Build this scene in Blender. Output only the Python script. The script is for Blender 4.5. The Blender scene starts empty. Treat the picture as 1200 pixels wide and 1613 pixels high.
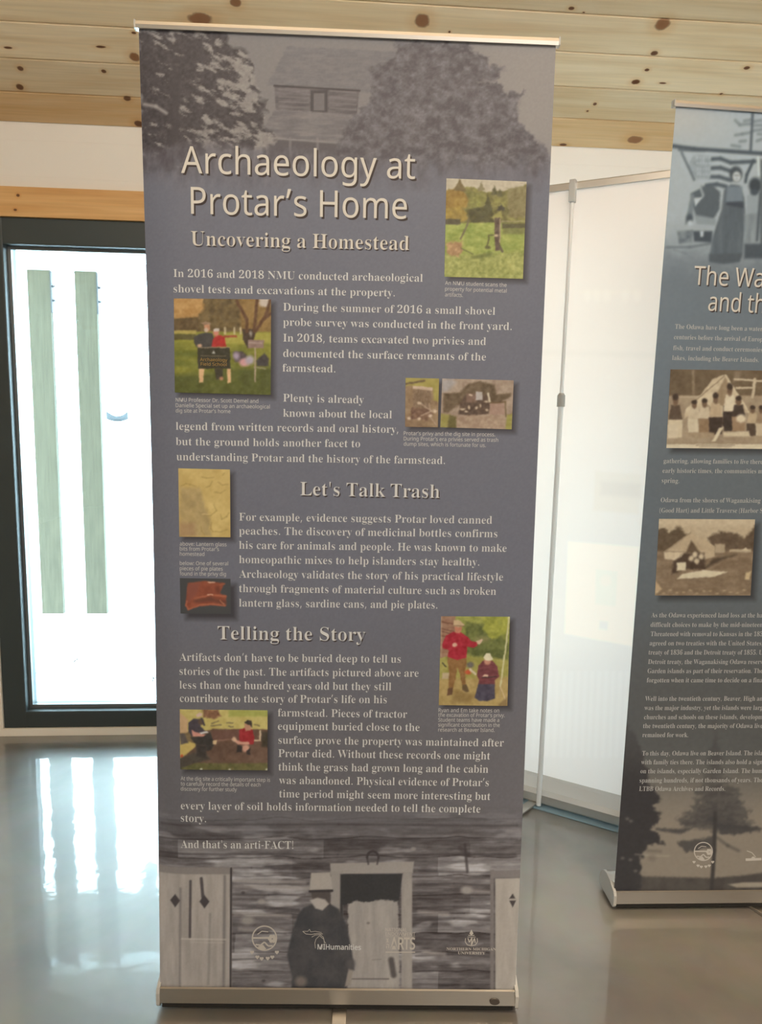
import bpy, bmesh, math
import numpy as np
from mathutils import Matrix, Vector

S = bpy.context.scene
COL = S.collection

# ------------------------------------------------------------------ camera, light, exposure
EYE = 1.4138
cam_data = bpy.data.cameras.new('camera')
cam = bpy.data.objects.new('camera', cam_data)
COL.objects.link(cam)
CAM_R = np.array([0.99755555, -0.06742169, 0.0183641])
CAM_U = np.array([-0.00918561, 0.13400051, 0.99093869])
CAM_F = np.array([0.06927156, 0.98868508, -0.13305364])
M = Matrix.Identity(4)
for i in range(3):
    M[i][0] = CAM_R[i]; M[i][1] = CAM_U[i]; M[i][2] = -CAM_F[i]
M[2][3] = EYE
cam.matrix_world = M
cam_data.sensor_fit = 'VERTICAL'
cam_data.sensor_height = 36.0
cam_data.lens = 1129.36 / 1613 * 36.0
cam_data.clip_start = 0.05
cam_data.clip_end = 500
S.camera = cam

S.view_settings.view_transform = 'Standard'
S.view_settings.look = 'None'
S.view_settings.gamma = 1.0
S.view_settings.use_curve_mapping = False
S.view_settings.exposure = 0.0

world = bpy.data.worlds.new('overcast_sky')
S.world = world
world.use_nodes = True
bg = world.node_tree.nodes['Background']
bg.inputs[0].default_value = (0.64, 0.86, 1.0, 1)
bg.inputs[1].default_value = 19.0

def area_light(name, loc, target, sx, sy, power, colour):
    ld = bpy.data.lights.new(name, 'AREA')
    ld.shape = 'RECTANGLE'; ld.size = sx; ld.size_y = sy
    ld.energy = power; ld.color = colour
    o = bpy.data.objects.new(name, ld)
    COL.objects.link(o)
    o.location = loc
    d = Vector(target) - Vector(loc)
    o.rotation_euler = d.to_track_quat('-Z', 'Y').to_euler()
    return o

area_light('warm_fill', (0.4, -1.6, 3.7), (0.4, 1.2, 1.1), 3.4, 1.6, 86, (1.0, 0.85, 0.68))  # added fill for the warm ambient behind the camera, no known fixture
area_light('rear_fill', (1.8, -3.6, 2.6), (0.5, 1.5, 1.2), 3.0, 2.0, 42, (1.0, 0.92, 0.82))  # added soft fill from the rear, standing in for unseen room light
area_light('ceiling_fill', (0.6, 0.2, 2.75), (0.6, 1.2, 5.0), 3.6, 0.5, 34, (1.0, 0.88, 0.74))  # upward fill added to lighten the pine ceiling
sd = bpy.data.lights.new('floor_fill_spot', 'SPOT')  # spot added to warm the floor and brighten the stand bases
sd.energy = 230; sd.color = (1.0, 0.80, 0.57); sd.spot_size = math.radians(36); sd.spot_blend = 1.0; sd.shadow_soft_size = 0.12
spot = bpy.data.objects.new('floor_fill_spot', sd); COL.objects.link(spot); spot.location = (1.05, 0.3, 3.4)
spot.rotation_euler = (Vector((0.95, 1.20, 0.0)) - Vector(spot.location)).to_track_quat('-Z', 'Y').to_euler()
portal = area_light('window_portal', (-0.86, 3.2, 1.09), (-0.86, 0, 1.09), 0.93, 1.96, 1, (1, 1, 1))
portal.data.cycles.is_portal = True
portal_far = area_light('window_portal_far', (0.97, 3.2, 1.09), (0.97, 0, 1.09), 0.91, 1.96, 1, (1, 1, 1))
portal_far.data.cycles.is_portal = True

# ------------------------------------------------------------------ helpers
def lin(c):
    c = np.asarray(c, dtype=float)
    c = c / 255.0 if c.max() > 1.0 else c
    return np.where(c <= 0.04045, c / 12.92, ((c + 0.055) / 1.055) ** 2.4)

def new_mat(name):
    m = bpy.data.materials.new(name); m.use_nodes = True
    nt = m.node_tree
    return m, nt, nt.nodes['Principled BSDF']

def simple_mat(name, col, rough=0.5, metal=0.0, spec=0.5, noise=0.0, nscale=20.0, bump=0.0, stretch=(1, 1, 1)):
    m, nt, b = new_mat(name)
    b.inputs['Roughness'].default_value = rough
    b.inputs['Metallic'].default_value = metal
    b.inputs['Specular IOR Level'].default_value = spec
    b.inputs['Base Color'].default_value = (*col, 1)
    if noise or bump:
        tc = nt.nodes.new('ShaderNodeTexCoord'); mp = nt.nodes.new('ShaderNodeMapping')
        mp.inputs['Scale'].default_value = stretch
        nz = nt.nodes.new('ShaderNodeTexNoise'); nz.inputs['Scale'].default_value = nscale
        nz.inputs['Detail'].default_value = 6
        nt.links.new(tc.outputs['Object'], mp.inputs[0]); nt.links.new(mp.outputs[0], nz.inputs['Vector'])
        if noise:
            mx = nt.nodes.new('ShaderNodeMix'); mx.data_type = 'RGBA'
            mx.inputs[6].default_value = (*[c * (1 - noise) for c in col], 1)
            mx.inputs[7].default_value = (*[min(1, c * (1 + noise)) for c in col], 1)
            nt.links.new(nz.outputs['Fac'], mx.inputs[0]); nt.links.new(mx.outputs[2], b.inputs['Base Color'])
        if bump:
            bp = nt.nodes.new('ShaderNodeBump'); bp.inputs['Strength'].default_value = bump
            bp.inputs['Distance'].default_value = 0.01
            nt.links.new(nz.outputs['Fac'], bp.inputs['Height']); nt.links.new(bp.outputs[0], b.inputs['Normal'])
    return m

def link_mesh(name, me, mat, parent=None):
    o = bpy.data.objects.new(name, me)
    COL.objects.link(o)
    if mat is not None: me.materials.append(mat)
    if parent is not None: o.parent = parent
    return o

def bm_obj(name, bm, mat, parent=None, smooth=False):
    me = bpy.data.meshes.new(name)
    bmesh.ops.recalc_face_normals(bm, faces=bm.faces[:])
    bm.to_mesh(me); bm.free()
    if smooth:
        for p in me.polygons: p.use_smooth = True
    return link_mesh(name, me, mat, parent)

def add_box(bm, x0, x1, y0, y1, z0, z1, bevel=0.0):
    v = [bm.verts.new((x, y, z)) for z in (z0, z1) for y in (y0, y1) for x in (x0, x1)]
    fs = [(0, 1, 3, 2), (4, 6, 7, 5), (0, 4, 5, 1), (2, 3, 7, 6), (0, 2, 6, 4), (1, 5, 7, 3)]
    faces = [bm.faces.new([v[i] for i in f]) for f in fs]
    if bevel:
        es = list({e for f in faces for e in f.edges})
        bmesh.ops.bevel(bm, geom=es, offset=bevel, segments=2, affect='EDGES', profile=0.7)
    return bm

def box(name, dims, mat, parent=None, bevel=0.0):
    return bm_obj(name, add_box(bmesh.new(), *dims, bevel=bevel), mat, parent)

def extrude_x(bm, prof, x0, x1):
    """closed (y,z) profile swept along x"""
    a = [bm.verts.new((x0, y, z)) for y, z in prof]
    b = [bm.verts.new((x1, y, z)) for y, z in prof]
    n = len(prof)
    for i in range(n):
        j = (i + 1) % n
        bm.faces.new((a[i], a[j], b[j], b[i]))
    bm.faces.new(a[::-1]); bm.faces.new(b)
    return bm

def add_tube(bm, p0, p1, r0, r1=None, n=16, cap=True):
    r1 = r0 if r1 is None else r1
    p0 = Vector(p0); p1 = Vector(p1); d = (p1 - p0).normalized()
    u = d.orthogonal().normalized(); w = d.cross(u)
    A = []; B = []
    for i in range(n):
        t = 2 * math.pi * i / n
        o = u * math.cos(t) + w * math.sin(t)
        A.append(bm.verts.new(p0 + o * r0)); B.append(bm.verts.new(p1 + o * r1))
    for i in range(n):
        j = (i + 1) % n
        bm.faces.new((A[i], A[j], B[j], B[i]))
    if cap:
        bm.faces.new(A[::-1]); bm.faces.new(B)
    return bm

def empty(name, loc, rz=0.0):
    o = bpy.data.objects.new(name, None)
    o.empty_display_size = 0.1
    COL.objects.link(o)
    o.location = loc; o.rotation_euler = (0, 0, rz)
    return o

def tag(o, label, cat, group=None):
    o['label'] = label; o['category'] = cat
    if group: o['group'] = group
    return o

def structure(o):
    o['kind'] = 'structure'
    return o

# ------------------------------------------------------------------ the room
WALL_Y = 3.0858
EAVE = 2.5298
SLOPE = 0.5
BOARD = 0.139
XL, XR, YB = -3.6, 4.2, -4.6

# floor: polished, stained concrete
m_floor, nt, b = new_mat('polished_concrete')
tc = nt.nodes.new('ShaderNodeTexCoord')
n1 = nt.nodes.new('ShaderNodeTexNoise'); n1.inputs['Scale'].default_value = 1.7; n1.inputs['Detail'].default_value = 5; n1.inputs['Distortion'].default_value = 0.8
n2 = nt.nodes.new('ShaderNodeTexNoise'); n2.inputs['Scale'].default_value = 14; n2.inputs['Detail'].default_value = 8
cr = nt.nodes.new('ShaderNodeValToRGB')
cr.color_ramp.elements[0].position = 0.33; cr.color_ramp.elements[0].color = (0.12, 0.113, 0.102, 1)
cr.color_ramp.elements[1].position = 0.68; cr.color_ramp.elements[1].color = (0.22, 0.207, 0.185, 1)
mx = nt.nodes.new('ShaderNodeMix'); mx.data_type = 'RGBA'; mx.blend_type = 'OVERLAY'; mx.inputs[0].default_value = 0.12
nt.links.new(tc.outputs['Object'], n1.inputs['Vector']); nt.links.new(tc.outputs['Object'], n2.inputs['Vector'])
nt.links.new(n1.outputs['Fac'], cr.inputs[0]); nt.links.new(cr.outputs[0], mx.inputs[6]); nt.links.new(n2.outputs['Color'], mx.inputs[7])
nt.links.new(mx.outputs[2], b.inputs['Base Color'])
n3 = nt.nodes.new('ShaderNodeTexNoise'); n3.inputs['Scale'].default_value = 9; n3.inputs['Detail'].default_value = 3
bp = nt.nodes.new('ShaderNodeBump'); bp.inputs['Strength'].default_value = 0.03; bp.inputs['Distance'].default_value = 0.02
nt.links.new(tc.outputs['Object'], n3.inputs['Vector']); nt.links.new(n3.outputs['Fac'], bp.inputs['Height'])
nt.links.new(bp.outputs[0], b.inputs['Normal'])
b.inputs['Roughness'].default_value = 0.38
b.inputs['Coat Weight'].default_value = 1.0
b.inputs['Coat Roughness'].default_value = 0.04
b.inputs['Coat IOR'].default_value = 1.55
nt.links.new(bp.outputs[0], b.inputs['Coat Normal'])
b.inputs['Specular IOR Level'].default_value = 1.0
structure(box('floor', (XL, XR, YB, WALL_Y + 0.16, -0.12, 0.0), m_floor))

# walls: painted shiplap with fine horizontal joints
m_wall, nt, b = new_mat('white_shiplap')
tc = nt.nodes.new('ShaderNodeTexCoord'); sp = nt.nodes.new('ShaderNodeSeparateXYZ')
nt.links.new(tc.outputs['Object'], sp.inputs[0])
ad = nt.nodes.new('ShaderNodeMath'); ad.operation = 'ADD'; ad.inputs[1].default_value = 10 * 0.137 - 2.327
md = nt.nodes.new('ShaderNodeMath'); md.operation = 'PINGPONG'; md.inputs[1].default_value = 0.0685
lt = nt.nodes.new('ShaderNodeMapRange'); lt.inputs['From Min'].default_value = 0.0005; lt.inputs['From Max'].default_value = 0.003
nt.links.new(sp.outputs[2], ad.inputs[0]); nt.links.new(ad.outputs[0], md.inputs[0]); nt.links.new(md.outputs[0], lt.inputs['Value'])
bp = nt.nodes.new('ShaderNodeBump'); bp.inputs['Strength'].default_value = 0.25; bp.inputs['Distance'].default_value = 0.002
nt.links.new(lt.outputs[0], bp.inputs['Height']); nt.links.new(bp.outputs[0], b.inputs['Normal'])
b.inputs['Base Color'].default_value = (0.80, 0.77, 0.72, 1)
b.inputs['Roughness'].default_value = 0.55

WX0, WX1, WZ0, WZ1 = -1.412, -0.31, 0.034, 2.169      # window frame outer edges
bm = bmesh.new()
y0, y1 = WALL_Y, WALL_Y + 0.16
add_box(bm, XL, WX0, y0, y1, 0, EAVE + 0.02)
VX0, VX1 = 0.42, 1.52
add_box(bm, WX1, VX0, y0, y1, 0, EAVE + 0.02)
add_box(bm, VX1, XR, y0, y1, 0, EAVE + 0.02)
add_box(bm, VX0, VX1, y0, y1, WZ1, EAVE + 0.02)
add_box(bm, VX0, VX1, y0, y1, 0, WZ0)
add_box(bm, WX0, WX1, y0, y1, WZ1, EAVE + 0.02)
add_box(bm, WX0, WX1, y0, y1, 0, WZ0)
structure(bm_obj('wall_back', bm, m_wall))
RIDGE_Y = -0.8
RIDGE_Z = EAVE + (WALL_Y - RIDGE_Y) * SLOPE
def gable(name, x0, x1):
    bm = bmesh.new()
    yb = YB - 0.15
    zb = RIDGE_Z - (RIDGE_Y - yb) * SLOPE
    prof = [(WALL_Y + 0.16, 0), (WALL_Y + 0.16, EAVE), (WALL_Y, EAVE), (RIDGE_Y, RIDGE_Z), (yb, zb), (yb, 0)]
    return structure(bm_obj(name, extrude_x(bm, prof, x0, x1), m_wall))
gable('wall_left', XL - 0.15, XL)
gable('wall_right', XR, XR + 0.15)
structure(box('wall_rear', (XL, XR, YB - 0.15, YB, 0, RIDGE_Z - (RIDGE_Y - YB) * SLOPE), m_wall))

# ceiling: knotty pine tongue-and-groove boards; local x along the boards, local y up the slope from the wall
KNOTS = [(0.295,0.500,0.0260,0.0242),(1.124,0.537,0.0264,0.0219),(1.227,0.053,0.0314,0.0186),(-0.459,0.463,0.0407,0.0222),(-0.332,0.527,0.0189,0.0149),(-0.716,0.308,0.0180,0.0174),(-1.138,0.239,0.0114,0.0103),(-1.171,0.161,0.0141,0.0136),(-1.148,0.319,0.0155,0.0049),(-0.823,0.341,0.0178,0.0049),(-0.842,0.245,0.0092,0.0078),(1.142,0.430,0.0137,0.0096),(1.122,0.313,0.0167,0.0104),(1.144,0.364,0.0094,0.0063),(0.792,0.573,0.0107,0.0064),(0.838,0.561,0.0043,0.0032),(1.509,0.393,0.0117,0.0074),(1.227,0.314,0.0144,0.0039),(1.003,0.210,0.0074,0.0070),(0.985,0.177,0.0050,0.0043),(1.472,0.281,0.0073,0.0054),(0.940,0.012,0.0158,0.0064),(-0.787,0.134,0.0144,0.0112),(-0.773,0.019,0.0174,0.0152),(0.394,0.467,0.0044,0.0046),(-0.695,0.400,0.0087,0.0047)]
def pine(name, knots, base=(0.78, 0.62, 0.40), dark=(0.70, 0.51, 0.29), board=BOARD):
    m, nt, b = new_mat(name)
    N = nt.nodes.new; Lk = nt.links.new
    tc = N('ShaderNodeTexCoord')
    sp = N('ShaderNodeSeparateXYZ'); Lk(tc.outputs['Object'], sp.inputs[0])
    dv = N('ShaderNodeMath'); dv.operation = 'DIVIDE'; dv.inputs[1].default_value = board; Lk(sp.outputs[1], dv.inputs[0])
    fl = N('ShaderNodeMath'); fl.operation = 'FLOOR'; Lk(dv.outputs[0], fl.inputs[0])
    wn = N('ShaderNodeTexWhiteNoise'); wn.noise_dimensions = '1D'; Lk(fl.outputs[0], wn.inputs['W'])
    cb = N('ShaderNodeCombineXYZ')
    sx = N('ShaderNodeMath'); sx.operation = 'MULTIPLY'; sx.inputs[1].default_value = 0.9; Lk(sp.outputs[0], sx.inputs[0])
    sy = N('ShaderNodeMath'); sy.operation = 'MULTIPLY'; sy.inputs[1].default_value = 11.0; Lk(sp.outputs[1], sy.inputs[0])
    sz = N('ShaderNodeMath'); sz.operation = 'MULTIPLY'; sz.inputs[1].default_value = 37.0; Lk(wn.outputs['Value'], sz.inputs[0])
    Lk(sx.outputs[0], cb.inputs[0]); Lk(sy.outputs[0], cb.inputs[1]); Lk(sz.outputs[0], cb.inputs[2])
    nz = N('ShaderNodeTexNoise'); nz.inputs['Scale'].default_value = 1.6; nz.inputs['Detail'].default_value = 4; nz.inputs['Distortion'].default_value = 0.6
    Lk(cb.outputs[0], nz.inputs['Vector'])
    cr = N('ShaderNodeValToRGB')
    cr.color_ramp.elements[0].position = 0.32; cr.color_ramp.elements[0].color = (*dark, 1)
    cr.color_ramp.elements[1].position = 0.56; cr.color_ramp.elements[1].color = (*base, 1)
    e = cr.color_ramp.elements.new(0.8); e.color = (base[0] * 1.1, base[1] * 1.14, base[2] * 1.25, 1)
    Lk(nz.outputs['Fac'], cr.inputs[0])
    tone = N('ShaderNodeMapRange'); tone.inputs['To Min'].default_value = 0.9; tone.inputs['To Max'].default_value = 1.08
    Lk(wn.outputs['Value'], tone.inputs['Value'])
    mul = N('ShaderNodeVectorMath'); mul.operation = 'SCALE'
    Lk(cr.outputs[0], mul.inputs[0]); Lk(tone.outputs[0], mul.inputs['Scale'])
    last = mul.outputs[0]
    # the board along the wall is a redder piece of pine
    eq = N('ShaderNodeMath'); eq.operation = 'COMPARE'; eq.inputs[1].default_value = 0.0; eq.inputs[2].default_value = 0.1; Lk(fl.outputs[0], eq.inputs[0])
    rd = N('ShaderNodeMix'); rd.data_type = 'RGBA'; rd.blend_type = 'MULTIPLY'; rd.inputs[7].default_value = (0.92, 0.80, 0.66, 1)
    Lk(eq.outputs[0], rd.inputs[0]); Lk(last, rd.inputs[6]); last = rd.outputs[2]
    # fine grain
    g = N('ShaderNodeTexNoise'); g.inputs['Scale'].default_value = 5; g.inputs['Detail'].default_value = 6
    mp = N('ShaderNodeMapping'); mp.inputs['Scale'].default_value = (0.6, 22, 1); Lk(tc.outputs['Object'], mp.inputs[0]); Lk(mp.outputs[0], g.inputs['Vector'])
    gr = N('ShaderNodeMapRange'); gr.inputs['From Min'].default_value = 0.3; gr.inputs['From Max'].default_value = 0.7
    gr.inputs['To Min'].default_value = 0.93; gr.inputs['To Max'].default_value = 1.05; Lk(g.outputs['Fac'], gr.inputs['Value'])
    m2 = N('ShaderNodeVectorMath'); m2.operation = 'SCALE'; Lk(last, m2.inputs[0]); Lk(gr.outputs[0], m2.inputs['Scale']); last = m2.outputs[0]
    wob = N('ShaderNodeTexNoise'); wob.inputs['Scale'].default_value = 45; Lk(tc.outputs['Object'], wob.inputs['Vector'])
    for kx, ky, rx, ry in knots:
        rx *= 0.95; ry *= 0.95
        s = N('ShaderNodeVectorMath'); s.operation = 'SUBTRACT'; s.inputs[1].default_value = (kx, ky, 0); Lk(tc.outputs['Object'], s.inputs[0])
        k = N('ShaderNodeVectorMath'); k.operation = 'MULTIPLY'; k.inputs[1].default_value = (1 / rx, 1 / ry, 0); Lk(s.outputs[0], k.inputs[0])
        ln = N('ShaderNodeVectorMath'); ln.operation = 'LENGTH'; Lk(k.outputs[0], ln.inputs[0])
        aw = N('ShaderNodeMath'); aw.operation = 'MULTIPLY_ADD'; aw.inputs[1].default_value = 0.5; Lk(wob.outputs['Fac'], aw.inputs[0]); Lk(ln.outputs['Value'], aw.inputs[2])
        r = N('ShaderNodeValToRGB'); el = r.color_ramp.elements
        small = max(rx, ry) < 0.017
        el[0].position = 0.0; el[0].color = (0.12, 0.055, 0.025, 1) if small else (0.27, 0.125, 0.05, 1)
        el[1].position = 1.0; el[1].color = (1, 1, 1, 1)
        e1 = el.new(0.42); e1.color = (0.16, 0.07, 0.03, 1) if small else (0.30, 0.14, 0.06, 1)
        e2 = el.new(0.50); e2.color = (0.20, 0.09, 0.04, 1)
        al = N('ShaderNodeMapRange'); al.interpolation_type = 'SMOOTHSTEP'
        al.inputs['From Min'].default_value = 1.0; al.inputs['From Max'].default_value = 1.5; al.inputs['To Min'].default_value = 1.0; al.inputs['To Max'].default_value = 0.0
        Lk(aw.outputs[0], al.inputs['Value'])
        hf = N('ShaderNodeMath'); hf.operation = 'MULTIPLY'; hf.inputs[1].default_value = 0.4; Lk(aw.outputs[0], hf.inputs[0]); Lk(hf.outputs[0], r.inputs[0])
        mix = N('ShaderNodeMix'); mix.data_type = 'RGBA'; Lk(al.outputs[0], mix.inputs[0]); Lk(last, mix.inputs[6]); Lk(r.outputs[0], mix.inputs[7])
        # amber halo
        ha = N('ShaderNodeMapRange'); ha.interpolation_type = 'SMOOTHSTEP'
        ha.inputs['From Min'].default_value = 1.1; ha.inputs['From Max'].default_value = 3.2; ha.inputs['To Min'].default_value = 0.45; ha.inputs['To Max'].default_value = 0.0
        Lk(aw.outputs[0], ha.inputs['Value'])
        mh = N('ShaderNodeMix'); mh.data_type = 'RGBA'; mh.blend_type = 'MULTIPLY'; mh.inputs[7].default_value = (0.86, 0.66, 0.42, 1)
        Lk(ha.outputs[0], mh.inputs[0]); Lk(last, mh.inputs[6]); Lk(mh.outputs[2], mix.inputs[6])
        last = mix.outputs[2]
    Lk(last, b.inputs['Base Color'])
    b.inputs['Roughness'].default_value = 0.42
    b.inputs['Specular IOR Level'].default_value = 0.35
    return m
m_pine = pine('knotty_pine', KNOTS)

def board_sheet(name, length, x0, x1, mat, loc, rot):
    bm = bmesh.new()
    prof = []
    n = int(math.ceil(length / BOARD))
    for i in range(n):
        a = i * BOARD; e = min((i + 1) * BOARD, length)
        prof += [(a, 0.005), (a + 0.004, 0.0), (e - 0.004, 0.0), (e, 0.005)]
    top = [bm.verts.new((x0, y, z)) for y, z in prof]; bot = [bm.verts.new((x1, y, z)) for y, z in prof]
    for i in range(len(prof) - 1):
        bm.faces.new((top[i], top[i + 1], bot[i + 1], bot[i]))
    add_box(bm, x0, x1, 0, length, 0.006, 0.06)
    o = bm_obj(name, bm, mat)
    o.location = loc; o.rotation_euler = rot
    return structure(o)
ang = math.atan(SLOPE)
Lroof = (WALL_Y - RIDGE_Y) / math.cos(ang)
c_ = board_sheet('ceiling', Lroof, XL, XR, m_pine, (0, WALL_Y, EAVE), (0, 0, 0))
# local +y must run from the wall up towards the ridge (world -y, +z); local +z points up out of the room
c_.matrix_world = Matrix(((1, 0, 0, 0), (0, -math.cos(ang), math.sin(ang), WALL_Y), (0, math.sin(ang), math.cos(ang), EAVE), (0, 0, 0, 1)))
c2 = board_sheet('ceiling_rear', (RIDGE_Y - YB + 0.15) / math.cos(ang), XL, XR, m_pine, (0, 0, 0), (0, 0, 0))
c2.matrix_world = Matrix(((1, 0, 0, 0), (0, -math.cos(ang), -math.sin(ang), RIDGE_Y), (0, -math.sin(ang), math.cos(ang), RIDGE_Z), (0, 0, 0, 1)))

# pine casing around the window
m_trim = pine('pine_casing', [(-1.245, 2.25, 0.007, 0.006), (-1.258, 2.195, 0.007, 0.005)], base=(0.78, 0.56, 0.30), dark=(0.68, 0.43, 0.20), board=5.0)
m_trim.node_tree.nodes['Principled BSDF'].inputs['Roughness'].default_value = 0.5
m_pale = simple_mat('pale_sill', (0.92, 0.86, 0.77), rough=0.5, noise=0.04, nscale=4, stretch=(1, 14, 1))
def casing(name, x0, x1, z0, z1, d):
    # mesh is modelled in (x, z, depth) so that the grain follows local x
    bm = add_box(bmesh.new(), x0, x1, z0, z1, -0.0005, d, bevel=0.002)
    o = bm_obj(name, bm, m_trim if z0 > 1 else m_pale)
    o.matrix_world = Matrix(((1, 0, 0, 0), (0, 0, -1, WALL_Y), (0, 1, 0, 0), (0, 0, 0, 1)))
    return structure(o)
casing('trim_1', -2.3, -0.20, WZ1 + 0.001, 2.2838, 0.022)
casing('trim_2', WX0 - 0.09, WX0 - 0.001, 0.034, WZ1, 0.02)
casing('trim_3', WX1 + 0.001, WX1 + 0.09, 0.034, WZ1, 0.02)
casing('trim_4', WX0 - 0.09, WX1 + 0.09, 0.0, 0.0335, 0.02)
casing('trim_5', VX0 - 0.09, VX1 + 0.09, WZ1 + 0.001, 2.2838, 0.022)
casing('trim_6', VX0 - 0.09, VX0 - 0.001, 0.034, WZ1, 0.02)
casing('trim_7', VX1 + 0.001, VX1 + 0.09, 0.034, WZ1, 0.02)
casing('trim_8', VX0 - 0.09, VX1 + 0.09, 0.0, 0.0335, 0.02)

# window: dark painted frame, metal glazing bead, clear pane
m_frame = simple_mat('dark_bronze_frame', (0.046, 0.060, 0.064), rough=0.42)
m_bead = simple_mat('glazing_bead', (0.25, 0.27, 0.28), rough=0.35, metal=0.6)
m_glass = bpy.data.materials.new('window_glass'); m_glass.use_nodes = True
nt = m_glass.node_tree; nt.nodes.clear()
out = nt.nodes.new('ShaderNodeOutputMaterial'); ms = nt.nodes.new('ShaderNodeMixShader'); tr = nt.nodes.new('ShaderNodeBsdfTransparent'); gl = nt.nodes.new('ShaderNodeBsdfGlossy')
fr = nt.nodes.new('ShaderNodeFresnel'); fr.inputs[0].default_value = 1.45
tr.inputs[0].default_value = (0.93, 0.97, 0.96, 1); gl.inputs['Roughness'].default_value = 0.0
nt.links.new(fr.outputs[0], ms.inputs[0]); nt.links.new(tr.outputs[0], ms.inputs[1]); nt.links.new(gl.outputs[0], ms.inputs[2]); nt.links.new(ms.outputs[0], out.inputs[0])
def ring_boxes(bm, ox0, ox1, oz0, oz1, ix0, ix1, iz0, iz1, y0, y1, bv):
    add_box(bm, ox0, ix0, y0, y1, oz0, oz1, bv)
    add_box(bm, ix1, ox1, y0, y1, oz0, oz1, bv)
    add_box(bm, ix0 - 0.004, ix1 + 0.004, y0 + 0.0004, y1, iz1, oz1, bv)
    add_box(bm, ix0 - 0.004, ix1 + 0.004, y0 + 0.0004, y1, oz0, iz0, bv)
def window(name, WX0, WX1):
    GX0, GX1, GZ0, GZ1 = WX0 + 0.095, WX1 - 0.095, 0.1087, 2.0662
    win = structure(empty(name, (0, 0, 0)))
    bm = bmesh.new(); ring_boxes(bm, WX0, WX1, WZ0, WZ1, GX0, GX1, GZ0, GZ1, WALL_Y - 0.012, WALL_Y + 0.11, 0.006)
    bm_obj('window_frame', bm, m_frame, win)
    bm = bmesh.new(); ring_boxes(bm, GX0 - 0.002, GX1 + 0.002, GZ0 - 0.002, GZ1 + 0.002, GX0 + 0.012, GX1 - 0.012, GZ0 + 0.014, GZ1 - 0.012, WALL_Y + 0.03, WALL_Y + 0.05, 0.002)
    bm_obj('glazing_bead', bm, m_bead, win)
    box('window_pane', (GX0 - 0.001, GX1 + 0.001, WALL_Y + 0.052, WALL_Y + 0.058, GZ0 - 0.001, GZ1 + 0.001), m_glass, win)
window('window_1', WX0, WX1)
window('window_2', VX0, VX1)

# ------------------------------------------------------------------ outside
m_snow = simple_mat('bright_ground', (0.82, 0.84, 0.85), rough=0.9, noise=0.04, nscale=3)
structure(box('ground', (-90, 60, WALL_Y + 0.17, 170, -0.4, -0.1), m_snow))
m_tim = simple_mat('weathered_timber', (0.100, 0.088, 0.058), rough=0.8, noise=0.45, nscale=5, stretch=(12, 12, 1.0))
m_white = simple_mat('white_paint', (0.85, 0.86, 0.86), rough=0.6)
m_steel = simple_mat('galvanised_bracket', (0.10, 0.10, 0.11), rough=0.6, metal=0.2)
frame = empty('porch', (-0.4, 4.43, -0.1))
tag(frame, 'white porch beam outside the window that carries the two weathered boards', 'porch')
box('beam', (-2.449, 3.049, -0.028, 0.06, 2.31, 2.36), m_white, frame, 0.004)
box('post', (-2.6, -2.45, 0, 0.14, 0, 2.95), m_white, frame, 0.004)
box('post', (3.05, 3.2, 0, 0.14, 0, 2.95), m_white, frame, 0.004)
m_soffit = simple_mat('porch_soffit', (0.20, 0.16, 0.12), rough=0.7, noise=0.2, nscale=4, stretch=(1, 8, 1))
bm = add_box(bmesh.new(), -3.0, 3.6, -1.15, 1.62, 2.95, 3.10)
for k in range(5): add_box(bm, -2.6 + k * 1.42, -2.52 + k * 1.42, -1.15, 1.55, 2.62, 2.95)
bm_obj('roof', bm, m_soffit, frame)

# boards run down from the beam
def hung_board(x0, x1, label):
    r = empty('timber_board', ((x0 + x1) / 2, 4.4, 0.172))
    tag(r, label, 'board', 'boards outside the window')
    w = (x1 - x0) / 2
    o = box('plank', (-w, w, 0, 0.038, 0, 2.037), m_tim, r, 0.002)
    bm = bmesh.new()
    add_box(bm, w, w + 0.008, 0.002, 0.03, 1.80, 2.03)
    for z in (1.87, 1.95): add_tube(bm, (w + 0.004, 0.016, z), (w + 0.022, 0.016, z), 0.007, n=8)
    bm_obj('bracket', bm, m_steel, r)
hung_board(-1.760, -1.634, 'left of two greenish weathered boards hanging outside the window')
hung_board(-1.494, -1.373, 'right of two greenish weathered boards outside the window, nearer the banner')

# rowboat far out on the bright ground
m_boat = simple_mat('grey_hull', (0.07, 0.075, 0.08), rough=0.7)
bm = bmesh.new()
rings = []
for i in range(11):
    t = -1 + 2 * i / 10
    wy = 0.55 * (1 - abs(t) ** 2.4) + 0.03
    zt = 0.75 + 0.75 * t * t
    zb = 0.35 * abs(t) ** 2
    row = []
    for j in range(9):
        a = math.pi * j / 8
        row.append(bm.verts.new((t * 1.45, -math.cos(a) * wy, zt - (zt - zb) * math.sin(a) ** 0.7)))
    rings.append(row)
for i in range(10):
    for j in range(8):
        bm.faces.new((rings[i][j], rings[i][j + 1], rings[i + 1][j + 1], rings[i + 1][j]))
for row in (rings[0], rings[-1]): bm.faces.new(row)
bmesh.ops.solidify(bm, geom=bm.faces[:], thickness=0.05)
boat = bm_obj('rowboat', bm, m_boat)
boat.location = (-30.6, 105.6, -0.1); boat.rotation_euler = (0, 0, 0.2)
tag(boat, 'small grey boat hull far off on the bright ground outside', 'boat')
m_twig = simple_mat('twig_bark', (0.02, 0.02, 0.018), rough=0.9)
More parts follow.
